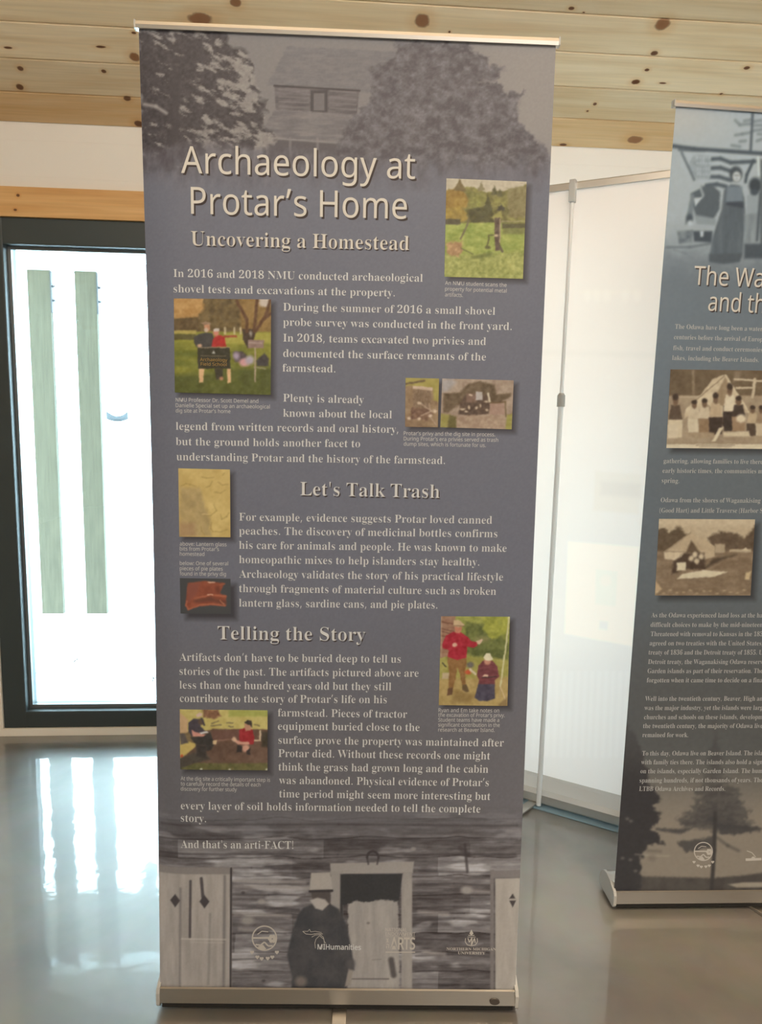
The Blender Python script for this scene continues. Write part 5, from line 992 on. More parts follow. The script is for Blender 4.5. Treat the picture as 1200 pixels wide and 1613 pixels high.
    p.line([(364, 1368), (363, 1560)], 3, (52, 48, 50), 2)
    p.line([(354, 1380), (352, 1560)], 4, (104, 97, 96), 3, 0.8)
    p.line([(284, 1400), (283, 1555)], 3.5, (96, 89, 89), 3, 0.6); p.line([(300, 1388), (299, 1476)], 4, (70, 64, 66), 2, 0.9)
    p.line([(317, 1384), (320, 1420)], 5, (66, 60, 62), 2, 0.9); p.line([(331, 1440), (328, 1550)], 3, (110, 103, 101), 4, 0.7)
    for dx, dy in ((275.5, 1419), (322, 1420)): p.poly([(dx, dy - 10), (dx + 8, dy), (dx, dy + 11), (dx - 8, dy)], (64, 58, 60), 2)
    p.line([(286, 1479), (355, 1480)], 2, (176, 166, 156), 2, 0.6); p.line([(300, 1484), (352, 1485)], 1.5, (170, 160, 150), 2, 0.4)
    # doorway with its light frame, dark transom, pale door
    p.poly([(520, 1360), (652, 1357), (650, 1375), (521, 1377)], (136, 128, 124), 2.5)
    p.rect(521, 1372, 540, 1470, (132, 124, 120), soft=2.5); p.rect(632, 1374, 649, 1562, (128, 120, 117), soft=2.5, col2=(140, 132, 127), ns=0.05, stretch=(2, 0.5))
    p.poly([(536, 1377), (634, 1376), (628, 1424), (540, 1426), (540, 1500), (535, 1500)], (50, 49, 51), 2.5)
    p.poly([(548, 1424), (562, 1419), (580, 1421), (600, 1417), (627, 1420), (630, 1562), (548, 1562)], (132, 124, 121), 3, rag=2, col2=(144, 136, 131), ns=0.05, stretch=(3, 0.5))
    p.line([(616, 1512), (620, 1536)], 9, (62, 57, 58), 4, 0.8); p.ell(580, 1454, 2.5, 2, (108, 100, 98), 0.5)
    p.line([(586, 1512), (600, 1511)], 1.5, (106, 99, 97), 1.5, 0.6); p.line([(554, 1542), (612, 1542)], 2, (84, 77, 77), 2, 0.8)
    # horseshoe
    for a in range(14):
        t0 = math.pi * (1.0 + a / 14 * 1.0) - 0.1; t1 = math.pi * (1.0 + (a + 1) / 14) + 0.1
        p.line([(587 + 9 * math.cos(t0), 1351 + 10 * math.sin(t0)), (587 + 9 * math.cos(t1), 1351 + 10 * math.sin(t1))], 3, (58, 52, 54), 2, 0.8)
    p.line([(578, 1350), (580, 1361)], 3, (58, 52, 54), 2, 0.7); p.line([(596, 1350), (594, 1361)], 3, (58, 52, 54), 2, 0.7)
    # right door post and panel
    p.rect(772, 1370, 778, 1562, (104, 97, 96), soft=2.5); p.line([(779, 1385), (780, 1560)], 2, (64, 58, 60), 2, 0.8)
    p.rect(780, 1384, 830, 1562, (140, 131, 125), soft=2.5, col2=(150, 141, 134), ns=0.03, stretch=(3, 0.6))
    p.rect(774, 1371, 830, 1383, (108, 101, 100), soft=3)
    p.poly([(807.5, 1408), (812, 1416), (802, 1416)], (60, 54, 54), 1.5); p.poly([(802, 1419), (813, 1419), (807.5, 1430)], (60, 54, 54), 1.5)
    # man in dark clothes, tall light cap, white beard
    p.poly([(478, 1430), (492, 1424), (520, 1424), (534, 1432), (546, 1458), (554, 1496), (558, 1528), (548, 1534), (546, 1562), (458, 1562), (460, 1538), (452, 1505), (460, 1468), (470, 1440)], (58, 57, 60), 3.5, col2=(70, 67, 69), ns=0.06)
    p.poly([(489, 1402), (520, 1402), (520, 1424), (512, 1432), (494, 1426)], (74, 67, 66), 2.5)
    p.poly([(490, 1375), (520, 1374), (524, 1403), (487, 1404)], (146, 137, 131), 2.5); p.line([(488, 1404), (523, 1403)], 4, (52, 48, 50), 2)
    p.poly([(488, 1418), (500, 1414), (512, 1417), (518, 1424), (508, 1434), (497, 1431)], (152, 143, 138), 3)
    p.ell(474, 1546, 9, 8, (104, 94, 90), 0.4); p.poly([(549, 1526), (556, 1528), (552, 1552), (543, 1554)], (128, 118, 112), 3)
    p.ell(552, 1518, 7, 8, (76, 72, 73), 0.4)
    g = 1 + 0.14 * sstep(1260, 1400, y)   # print lightened towards the bottom to make up for light falling off there
    p.c = p.c * g[:, None]
    p.grain(0.35, 4, 91)
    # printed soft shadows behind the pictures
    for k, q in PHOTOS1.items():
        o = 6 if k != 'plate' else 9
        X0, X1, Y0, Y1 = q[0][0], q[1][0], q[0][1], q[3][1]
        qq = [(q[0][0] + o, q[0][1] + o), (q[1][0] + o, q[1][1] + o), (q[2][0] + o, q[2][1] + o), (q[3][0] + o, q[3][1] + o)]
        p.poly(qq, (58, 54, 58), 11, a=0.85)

s_, t_ = np.meshgrid(np.linspace(0, 1, 400), np.linspace(0, 1, 960))
X_, Y_ = B1.px(s_, t_)
pic = Pic(X_.ravel(), Y_.ravel(), (120, 114, 120)); main_background(pic)
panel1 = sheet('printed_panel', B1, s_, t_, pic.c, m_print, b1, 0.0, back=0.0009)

# --- colour photographs printed on the sheet (drawn in the measurements of a close view of each)
def d_clearing(p):
    p.rect(60, 60, 1110, 260, (186, 172, 150), soft=20)
    p.poly([(60, 250), (200, 200), (330, 190), (480, 200), (560, 260), (720, 240), (860, 210), (1000, 190), (1110, 150), (1110, 640), (60, 640)], (96, 88, 48), 14, rag=30, rs=0.02, seed=3, col2=(142, 134, 72), ns=0.012)
    p.poly([(60, 230), (260, 200), (370, 330), (340, 440), (60, 470)], (136, 104, 46), 30, rag=25, rs=0.02, seed=7, col2=(160, 128, 58), ns=0.02)
    p.poly([(60, 450), (270, 420), (370, 560), (330, 600), (60, 600)], (164, 134, 58), 20, rag=20, rs=0.03, seed=8, col2=(140, 116, 56), ns=0.02)
    p.poly([(350, 250), (560, 250), (590, 400), (380, 470)], (140, 136, 66), 40, rag=25, rs=0.02, seed=5, col2=(112, 108, 56), ns=0.02)
    p.poly([(830, 210), (1110, 180), (1110, 560), (860, 560)], (116, 104, 66), 25, rag=25, rs=0.02, seed=6, col2=(136, 124, 84), ns=0.02)
    p.poly([(360, 460), (640, 420), (680, 620), (380, 630)], (66, 62, 38), 30, rag=20, rs=0.03, seed=9, col2=(86, 80, 46), ns=0.02)
    for cx, t, w, h, c in ((262, 90, 75, 150, (110, 92, 58)), (522, 125, 45, 110, (128, 116, 84)), (680, 165, 42, 120, (84, 78, 50)), (745, 215, 40, 90, (90, 84, 54)), (600, 270, 70, 260, (76, 72, 42)), (760, 390, 60, 85, (66, 60, 46))):
        p.poly([(cx, t), (cx + w * .5, t + h * .5), (cx + w, t + h), (cx - w, t + h), (cx - w * .5, t + h * .5)], c, 14, rag=14, rs=0.05, seed=int(cx))
    p.poly([(640, 560), (760, 470), (780, 560), (700, 600)], (150, 140, 76), 20, rag=10)
    p.poly([(60, 640), (300, 625), (680, 620), (1110, 640), (1110, 1330), (60, 1330)], (128, 140, 62), 14, rag=6, col2=(166, 170, 88), ns=0.013, stretch=(0.7, 1.5))
    p.poly([(60, 1000), (400, 1010), (1110, 960), (1110, 1330), (60, 1330)], (128, 130, 68), 60, a=0.8, rag=30, rs=0.02, col2=(180, 176, 104), ns=0.03)
    p.rect(60, 575, 270, 645, (82, 74, 54), soft=14); p.rect(770, 630, 1110, 690, (84, 78, 50), soft=20); p.rect(780, 690, 1110, 760, (110, 108, 62), soft=30, a=0.8)
    p.line([(770, 608), (1110, 600)], 12, (170, 158, 130), 14, 0.7)
    p.line([(372, 570), (350, 650), (300, 760), (272, 820)], 18, (104, 92, 70), 14)
    p.poly([(90, 860), (200, 850), (290, 850), (300, 960), (240, 1040), (110, 1010)], (156, 118, 82), 24, rag=25, rs=0.05, col2=(188, 148, 104), ns=0.03)
    p.line([(280, 930), (420, 1000)], 12, (92, 92, 54), 14); p.line([(420, 1040), (520, 1030), (640, 1000)], 40, (98, 104, 52), 40, 0.8)
    p.poly([(682, 560), (752, 560), (752, 700), (745, 960), (690, 960), (682, 800)], (78, 60, 52), 10, col2=(98, 80, 68), ns=0.03)
    p.line([(748, 580), (745, 860)], 14, (186, 160, 130), 10, 0.8); p.line([(680, 770), (610, 772), (612, 830), (580, 930)], 14, (84, 78, 46), 10)
    p.ell(700, 775, 25, 14, (196, 172, 140), 0.4); p.ell(600, 920, 32, 22, (86, 84, 46), 0.4)
    p.line([(735, 900), (775, 965)], 34, (84, 70, 56), 12, 0.9)
    p.grain(0.035, 16, 5)
photo('photo_print', B1, PHOTOS1['clearing'], 1.0, (690, 270, 7.68), (130, 130, 80), d_clearing, m_print, panel1, 'colour photo of a tall stump in a green clearing')

def d_sign(p):
    p.rect(40, 40, 1140, 460, (112, 86, 48), soft=10, col2=(170, 128, 78), ns=0.012)
    p.poly([(40, 40), (390, 40), (380, 200), (300, 260), (40, 290)], (172, 126, 70), 40, rag=25, rs=0.02, col2=(190, 146, 92), ns=0.02)
    p.poly([(390, 60), (760, 60), (800, 430), (320, 430), (330, 250), (380, 200)], (84, 68, 44), 25, rag=25, rs=0.03, col2=(118, 96, 60), ns=0.02)
    p.poly([(40, 290), (330, 270), (330, 440), (40, 430)], (104, 82, 52), 20, col2=(84, 66, 44), ns=0.03)
    p.rect(780, 60, 1140, 430, (152, 118, 68), soft=40, a=0.8, col2=(124, 96, 54), ns=0.02)
    p.poly([(970, 60), (1110, 60), (1080, 170), (990, 150)], (200, 182, 168), 30, rag=15)
    p.rect(40, 430, 1140, 1150, (104, 106, 40), soft=10, col2=(142, 136, 52), ns=0.006, stretch=(0.5, 2))
    p.rect(40, 415, 300, 450, (172, 152, 80), soft=14); p.rect(40, 455, 300, 515, (88, 80, 44), soft=14)
    p.rect(600, 440, 1140, 560, (168, 156, 70), soft=24, a=0.8); p.rect(40, 640, 320, 700, (88, 94, 38), soft=40, a=0.7)
    p.poly([(40, 900), (400, 880), (700, 830), (1140, 820), (1140, 1150), (40, 1150)], (68, 72, 34), 60, a=0.85, col2=(86, 90, 40), ns=0.01)
    p.rect(600, 470, 740, 492, (150, 66, 44), soft=10)
    for x in (615, 715, 780): p.line([(x, 390), (x, 450)], 22, (206, 186, 150), 12, 0.8)
    p.poly([(800, 400), (960, 400), (920, 520), (860, 610), (810, 520)], (66, 50, 40), 14, rag=10)
    for a, b_ in (((850, 430), (850, 300)), ((850, 300), (740, 100)), ((940, 430), (1060, 240)), ((1060, 240), (1100, 90)), ((930, 420), (960, 80)), ((1030, 290), (1140, 210))): p.line([a, b_], 34, (92, 62, 42), 14)
    p.ell(890, 450, 16, 30, (200, 190, 180), 0.5, 0.6)
    # people behind the sign
    p.poly([(275, 490), (330, 455), (400, 440), (480, 445), (520, 600), (330, 610), (300, 590), (280, 540)], (66, 62, 60), 14)
    p.poly([(385, 350), (450, 350), (452, 400), (420, 440), (395, 420)], (190, 132, 100), 10); p.poly([(350, 335), (400, 318), (455, 330), (462, 352), (385, 356)], (150, 120, 96), 10); p.ell(410, 412, 20, 22, (200, 178, 160), 0.4)
    p.poly([(480, 520), (510, 470), (560, 465), (610, 490), (628, 590), (470, 595)], (186, 46, 42), 14, col2=(160, 38, 36), ns=0.03)
    p.ell(518, 440, 30, 36, (196, 120, 100), 0.3); p.poly([(488, 405), (520, 388), (552, 395), (552, 425), (490, 425)], (206, 190, 180), 10)
    p.ell(338, 580, 26, 18, (206, 160, 130), 0.4)
    p.poly([(700, 640), (800, 640), (850, 690), (850, 760), (720, 760)], (78, 66, 70), 20, rag=10); p.ell(735, 690, 35, 40, (160, 140, 160), 0.5); p.ell(820, 760, 55, 42, (206, 150, 152), 0.4); p.ell(880, 735, 45, 50, (170, 156, 168), 0.4)
    p.poly([(950, 740), (1040, 660), (1090, 720), (1080, 800), (960, 800)], (62, 56, 56), 20)
    p.line([(930, 810), (1050, 830)], 10, (150, 140, 120), 10)
    # sign board
    p.poly([(330, 830), (390, 830), (375, 975), (335, 980)], (214, 170, 124), 8); p.poly([(632, 830), (676, 830), (676, 980), (640, 985)], (218, 172, 126), 8)
    p.poly([(500, 830), (590, 830), (590, 940), (520, 950)], (58, 52, 40), 14); p.ell(575, 935, 22, 22, (176, 120, 90), 0.4)
    p.poly([(316, 602), (664, 602), (672, 828), (320, 830)], (52, 48, 36), 6); p.line([(318, 600), (664, 600)], 9, (150, 130, 106), 5)
    p.line([(350, 688), (622, 690)], 6, (150, 132, 100), 4, 0.8); p.poly([(490, 628), (508, 665), (472, 665)], (186, 180, 170), 8)
    p.poly([(860, 515), (1035, 520), (1028, 610), (862, 606)], (140, 112, 104), 6); p.line([(870, 548), (1010, 552)], 12, (176, 150, 140), 8, 0.7)
    p.line([(940, 605), (938, 965)], 16, (168, 144, 124), 8)
    p.grain(0.03, 14, 6)
photo('photo_print', B1, PHOTOS1['sign'], 1.0, (265, 460, 6.857), (110, 100, 60), d_sign, m_print, panel1, 'colour photo of two people behind a dark field school sign on grass')
SX = lambda x: 265 + x / 6.857
SY = lambda y: 460 + y / 6.857
lettering('sign_lettering', B1, [('Archaeology', SX(345), SY(745), SX(638), SY(752)), ('Field School', SX(352), SY(794), SX(632), SY(800))], 'N', 5.0,
          simple_mat('gold_ink', (0.42, 0.27, 0.07), rough=0.5), panel1, 0.0011)

def d_privy(p):
    p.rect(40, 20, 400, 540, (150, 122, 92), soft=10, col2=(128, 100, 76), ns=0.012)
    p.poly([(40, 20), (400, 20), (400, 280), (330, 250), (330, 150), (100, 110), (40, 120)], (172, 156, 84), 20, rag=12, col2=(150, 134, 66), ns=0.02)
    p.line([(50, 95), (240, 60)], 20, (104, 84, 60), 10)
    p.poly([(125, 110), (325, 130), (318, 165), (125, 138)], (196, 168, 146), 8)
    p.poly([(130, 145), (310, 165), (300, 300), (290, 430), (130, 440)], (112, 88, 68), 14, rag=8, col2=(138, 112, 88), ns=0.03, stretch=(3, 0.7))
    p.poly([(110, 330), (280, 340), (330, 400), (260, 460), (110, 440)], (96, 66, 54), 20, rag=15, rs=0.05, col2=(128, 96, 76), ns=0.03)
    for a, b_ in (((190, 280), (340, 380)), ((210, 410), (360, 340)), ((290, 290), (300, 360)), ((300, 420), (360, 500))): p.line([a, b_], 14, (176, 148, 126), 10, 0.8)
    for cx, cy in ((190, 440), (300, 410), (350, 365), (90, 435), (190, 285)): p.ell(cx, cy, 18, 14, (206, 180, 156), 0.5)
    p.grain(0.04, 18, 8)
photo('photo_print', B1, PHOTOS1['privy'], 1.1, (630, 590, 6.316), (150, 122, 92), d_privy, m_print, panel1, 'colour photo of a tumbledown wooden shed')

def d_pit(p):
    p.rect(380, 30, 1160, 560, (148, 124, 106), soft=10, col2=(172, 150, 132), ns=0.01)
    p.poly([(410, 50), (520, 40), (560, 80), (470, 170), (420, 170)], (164, 154, 152), 40)
    p.poly([(430, 190), (590, 180), (680, 90), (800, 70), (940, 100), (960, 200), (1100, 180), (1100, 220), (980, 290), (880, 280), (640, 290), (560, 320), (480, 380), (430, 380)], (84, 66, 46), 20, rag=10, col2=(110, 90, 70), ns=0.02)
    p.poly([(600, 280), (650, 200), (900, 200), (900, 290), (880, 390), (700, 420), (580, 390)], (72, 54, 44), 14, rag=8, col2=(96, 74, 60), ns=0.03)
    p.rect(655, 190, 760, 275, (120, 92, 78), soft=14); p.poly([(752, 170), (820, 172), (820, 255), (752, 252)], (180, 168, 162), 8)
    p.line([(875, 190), (895, 270)], 20, (206, 190, 166), 8); p.line([(690, 200), (710, 208)], 16, (206, 180, 156), 8)
    for cx, cy, rx, ry in ((620, 345, 28, 10), (660, 368, 18, 8), (685, 325, 10, 20), (760, 330, 14, 14), (865, 352, 14, 12), (800, 310, 10, 16), (860, 270, 24, 10)): p.ell(cx, cy, rx, ry, (196, 172, 146), 0.5)
    p.poly([(890, 290), (1040, 280), (1040, 400), (890, 400)], (160, 128, 112), 10); p.line([(900, 282), (1050, 270)], 14, (96, 72, 46), 10); p.line([(1048, 270), (1050, 420)], 12, (100, 80, 50), 10)
    p.poly([(400, 390), (500, 400), (470, 540), (400, 530)], (146, 134, 70), 20, rag=10); p.poly([(490, 400), (570, 420), (560, 540), (470, 540)], (96, 86, 46), 20, rag=10)
    p.poly([(560, 420), (720, 400), (1040, 410), (1060, 550), (560, 550)], (176, 150, 128), 20, rag=10, col2=(152, 124, 104), ns=0.03)
    p.poly([(1060, 400), (1120, 390), (1110, 550), (1050, 550)], (150, 140, 70), 14)
    p.grain(0.04, 16, 9)
photo('photo_print', B1, PHOTOS1['pit'], 1.0, (630, 590, 6.316), (150, 126, 106), d_pit, m_print, panel1, 'colour photo of an excavated pit seen from above')

def d_glass(p):
    p.rect(40, 30, 640, 780, (194, 162, 96), soft=10, col2=(208, 178, 110), ns=0.006)
    p.poly([(90, 240), (300, 250), (330, 380), (390, 560), (400, 740), (80, 740)], (164, 138, 92), 40, rag=20, rs=0.02, col2=(184, 156, 104), ns=0.012)
    p.poly([(80, 600), (240, 600), (250, 740), (80, 740)], (166, 128, 92), 40, a=0.7)
    for pts in ([(100, 230), (150, 205), (190, 215), (250, 232)], [(310, 140), (360, 150), (430, 140)], [(470, 190), (520, 220), (580, 210)], [(350, 240), (390, 230), (420, 180)], [(440, 290), (500, 300), (545, 270)], [(430, 420), (460, 480), (400, 530), (320, 520)], [(500, 520), (510, 570), (560, 540), (585, 500)], [(410, 600), (400, 660), (420, 690), (500, 695), (570, 670)], [(300, 640), (310, 690), (340, 720)], [(540, 95), (520, 120)]):
        p.line(pts, 9, (150, 120, 64), 10, 0.6)
    p.line([(310, 515), (400, 520)], 7, (226, 200, 140), 6, 0.8); p.ell(205, 410, 40, 30, (150, 126, 84), 0.6, 0.5); p.ell(400, 430, 30, 30, (220, 190, 124), 0.6, 0.6)
    p.grain(0.03, 9, 10)
photo('photo_print', B1, PHOTOS1['glass'], 1.0, (270, 730, 6.4545), (190, 160, 96), d_glass, m_print, panel1, 'yellowish photo of broken glass pieces')

def d_plate(p):
    p.rect(40, 1100, 700, 1600, (64, 64, 66), soft=10)
    p.poly([(165, 1215), (330, 1195), (540, 1215), (520, 1260), (490, 1320), (560, 1345), (550, 1450), (420, 1440), (280, 1450), (170, 1490), (145, 1440)], (128, 62, 44), 14, col2=(150, 76, 54), ns=0.015)
    p.poly([(170, 1225), (290, 1210), (260, 1330), (160, 1420)], (128, 70, 58), 30, a=0.8)
    p.line([(240, 1375), (400, 1335), (550, 1350)], 16, (176, 96, 68), 10); p.line([(250, 1400), (400, 1380), (540, 1420)], 40, (98, 56, 46), 30, 0.8)
    p.line([(160, 1400), (150, 1440), (175, 1485), (290, 1440), (430, 1430), (545, 1445)], 14, (170, 92, 66), 8)
    p.line([(370, 1208), (440, 1210)], 9, (226, 180, 150), 6); p.line([(370, 1333), (420, 1333)], 9, (232, 196, 170), 6); p.line([(540, 1225), (460, 1240)], 16, (150, 80, 56), 10); p.line([(490, 1390), (535, 1430)], 8, (190, 120, 86), 6)
    p.ell(470, 1280, 24, 40, (110, 54, 40), 0.5)
photo('photo_print', B1, PHOTOS1['plate'], 1.1, (270, 730, 6.4545), (64, 64, 66), d_plate, m_print, panel1, 'photo of a curved brown pottery piece on a dark ground')

def d_notes(p):
    p.rect(60, 60, 1030, 720, (120, 124, 56), soft=10, col2=(168, 166, 84), ns=0.012)
    p.poly([(420, 150), (700, 200), (980, 420), (980, 650), (640, 620), (440, 560)], (78, 84, 42), 50, rag=30, rs=0.02, col2=(112, 116, 60), ns=0.015)
    p.poly([(660, 100), (980, 90), (980, 280), (760, 380), (660, 260)], (168, 166, 70), 40, rag=30, rs=0.03, col2=(134, 136, 56), ns=0.02)
    p.poly([(80, 80), (300, 80), (290, 560), (120, 620), (90, 600)], (142, 100, 80), 12, col2=(160, 122, 98), ns=0.03, stretch=(0.4, 2))
    for yy in (150, 240, 275, 330): p.line([(115, yy), (280, yy + 40)], 14, (104, 66, 52), 8, 0.8)
    p.line([(120, 100), (122, 600)], 14, (176, 148, 124), 8, 0.8)
    p.poly([(60, 640), (450, 600), (980, 640), (980, 900), (60, 900)], (146, 138, 66), 40, col2=(168, 156, 84), ns=0.01)
    p.poly([(60, 880), (1000, 860), (980, 1240), (60, 1240)], (164, 136, 82), 50, col2=(182, 154, 98), ns=0.008)
    p.poly([(300, 1020), (460, 1050), (560, 1100), (480, 1180), (250, 1180)], (132, 104, 60), 50, a=0.7)
    p.rect(130, 800, 250, 880, (186, 164, 130), soft=12); p.line([(130, 680), (180, 725)], 14, (40, 36, 30), 8)
    p.ell(640, 380, 80, 40, (150, 140, 96), 0.6, 0.7)
    # standing person
    p.poly([(190, 610), (440, 600), (445, 700), (420, 780), (438, 960), (385, 975), (360, 840), (325, 740), (300, 880), (270, 1000), (210, 1010), (220, 800)], (128, 88, 48), 12, col2=(148, 106, 62), ns=0.02)
    p.poly([(205, 1000), (270, 990), (258, 1085), (195, 1095)], (96, 66, 46), 10); p.poly([(385, 960), (440, 950), (475, 1040), (440, 1050), (385, 1020)], (100, 78, 52), 10)
    p.poly([(130, 440), (180, 330), (270, 285), (370, 290), (450, 340), (500, 400), (580, 420), (580, 460), (530, 490), (450, 470), (440, 610), (330, 640), (200, 600), (215, 520), (135, 490)], (150, 26, 40), 10, col2=(174, 38, 54), ns=0.02)
    p.ell(290, 450, 30, 28, (212, 164, 140), 0.25); p.poly([(560, 400), (640, 370), (650, 390), (610, 445), (580, 440)], (212, 176, 150), 8)
    p.poly([(285, 215), (380, 215), (380, 260), (350, 305), (300, 295)], (188, 118, 94), 10); p.poly([(270, 190), (280, 140), (330, 128), (370, 150), (418, 205), (340, 225), (265, 212)], (196, 166, 130), 8); p.line([(270, 205), (415, 212)], 12, (120, 90, 66), 8, 0.8)
    p.ell(490, 705, 45, 36, (98, 92, 88), 0.4); p.ell(460, 795, 40, 30, (190, 74, 44), 0.4); p.line([(490, 760), (550, 820)], 30, (206, 186, 160), 10)
    # kneeling person
    p.poly([(590, 720), (650, 650), (770, 650), (830, 720), (858, 850), (800, 900), (800, 960), (590, 950), (600, 890), (572, 840)], (98, 46, 52), 12, col2=(122, 62, 66), ns=0.03, stretch=(0.5, 2))
    p.poly([(590, 945), (800, 950), (800, 1130), (700, 1165), (600, 1160), (545, 1120)], (58, 52, 68), 14, col2=(76, 70, 86), ns=0.015)
    p.ell(708, 660, 44, 42, (190, 132, 110), 0.25); p.poly([(655, 610), (690, 555), (740, 555), (780, 630), (720, 652), (670, 640)], (222, 208, 176), 8)
    p.poly([(640, 850), (670, 820), (720, 830), (710, 860)], (220, 180, 156), 8); p.line([(640, 865), (820, 852)], 14, (60, 44, 44), 8)
    # pole and stakes
    p.line([(982, 100), (940, 480), (870, 980)], 22, (204, 194, 150), 8, 0.95); p.line([(870, 985), (930, 1135)], 14, (206, 180, 140), 8); p.line([(860, 1010), (866, 1120)], 12, (176, 150, 110), 8)
    p.poly([(850, 1200), (960, 1110), (960, 1250), (840, 1240)], (120, 94, 62), 30, a=0.7)
    p.grain(0.035, 13, 12)
photo('photo_print', B1, PHOTOS1['notes'], 1.1, (680, 960, 8.067), (140, 130, 80), d_notes, m_print, panel1, 'colour photo of a standing person in red and a kneeling person writing')

def d_dig(p):
    p.rect(40, 30, 1130, 320, (186, 164, 92), soft=10, col2=(202, 184, 112), ns=0.008)
    p.rect(640, 60, 1130, 140, (158, 160, 76), soft=30, a=0.8); p.poly([(330, 60), (520, 60), (545, 130), (470, 170), (340, 150)], (150, 106, 78), 20, rag=15, rs=0.04, col2=(112, 74, 54), ns=0.03)
    p.poly([(50, 80), (160, 180), (150, 330), (50, 340)], (194, 156, 116), 20)
    p.poly([(40, 340), (150, 430), (280, 470), (200, 580), (40, 650)], (196, 168, 96), 14); p.poly([(60, 345), (120, 340), (165, 450), (70, 470)], (90, 80, 76), 14)
    p.ell(85, 608, 16, 20, (190, 70, 40), 0.4)
    p.poly([(270, 330), (450, 285), (1130, 290), (1130, 700), (60, 740), (80, 640), (260, 480)], (92, 68, 56), 14, col2=(112, 84, 70), ns=0.008)
    p.poly([(440, 300), (760, 290), (760, 410), (460, 440)], (106, 74, 64), 14); p.line([(470, 430), (690, 405)], 14, (146, 110, 92), 10, 0.8)
    p.rect(1000, 300, 1024, 430, (206, 180, 150), soft=6); p.rect(940, 412, 1020, 432, (206, 176, 146), soft=6); p.rect(1030, 320, 1130, 500, (62, 54, 44), soft=30)
    p.poly([(40, 640), (240, 560), (360, 580), (430, 640), (200, 700), (40, 800)], (66, 62, 56), 30, a=0.85)
    p.poly([(240, 690), (1130, 690), (1130, 800), (60, 800), (90, 740)], (84, 82, 46), 14, rag=8, col2=(110, 102, 62), ns=0.02)
    for cx in (312, 650, 1085): p.ell(cx, 765, 13, 12, (206, 200, 180), 0.5)
    for x0, y0, x1, y1 in ((430, 250, 545, 240), (440, 225, 520, 190), (615, 215, 690, 215), (640, 255, 690, 262), (945, 235, 1000, 245)): p.line([(x0, y0), (x1, y1)], 14, (96, 82, 62), 10, 0.8)
    # person seated left
    p.poly([(165, 210), (230, 165), (300, 170), (310, 260), (370, 310), (300, 350), (200, 380), (165, 320)], (66, 58, 66), 12)
    p.poly([(185, 385), (330, 370), (420, 320), (450, 400), (470, 470), (430, 540), (380, 540), (370, 480), (250, 470)], (52, 48, 46), 14); p.poly([(250, 470), (380, 480), (370, 640), (260, 600)], (56, 50, 48), 20)
    p.poly([(200, 295), (240, 320), (330, 350), (370, 355), (340, 375), (215, 375)], (206, 140, 124), 10); p.ell(312, 200, 34, 40, (90, 68, 56), 0.3); p.poly([(250, 130), (290, 92), (330, 100), (325, 130), (270, 150)], (210, 176, 160), 10)
    p.line([(320, 160), (350, 240)], 20, (60, 54, 60), 10); p.poly([(290, 330), (390, 310), (400, 330), (310, 350)], (206, 200, 196), 8); p.poly([(450, 430), (500, 415), (490, 470), (450, 465)], (214, 180, 136), 8)
    # crouching person in red
    p.poly([(760, 300), (830, 270), (920, 290), (945, 400), (930, 470), (760, 470), (765, 400)], (146, 34, 40), 10, col2=(166, 44, 48), ns=0.03)
    p.poly([(820, 225), (905, 225), (900, 300), (840, 310)], (186, 134, 108), 10); p.poly([(818, 205), (860, 180), (910, 190), (915, 275), (890, 240), (830, 220)], (56, 48, 42), 8)
    p.line([(700, 410), (760, 450), (870, 455)], 34, (206, 150, 128), 12); p.ell(705, 408, 26, 26, (214, 176, 146), 0.4); p.ell(838, 515, 46, 42, (206, 150, 128), 0.3)
    p.poly([(740, 480), (800, 490), (790, 560), (735, 565)], (48, 42, 42), 10); p.poly([(850, 550), (900, 500), (890, 590), (855, 585)], (50, 42, 42), 10)
    p.grain(0.03, 11, 14)
photo('photo_print', B1, PHOTOS1['dig'], 1.1, (275, 1110, 7.5), (120, 100, 70), d_dig, m_print, panel1, 'colour photo of two people working at a dug trench')

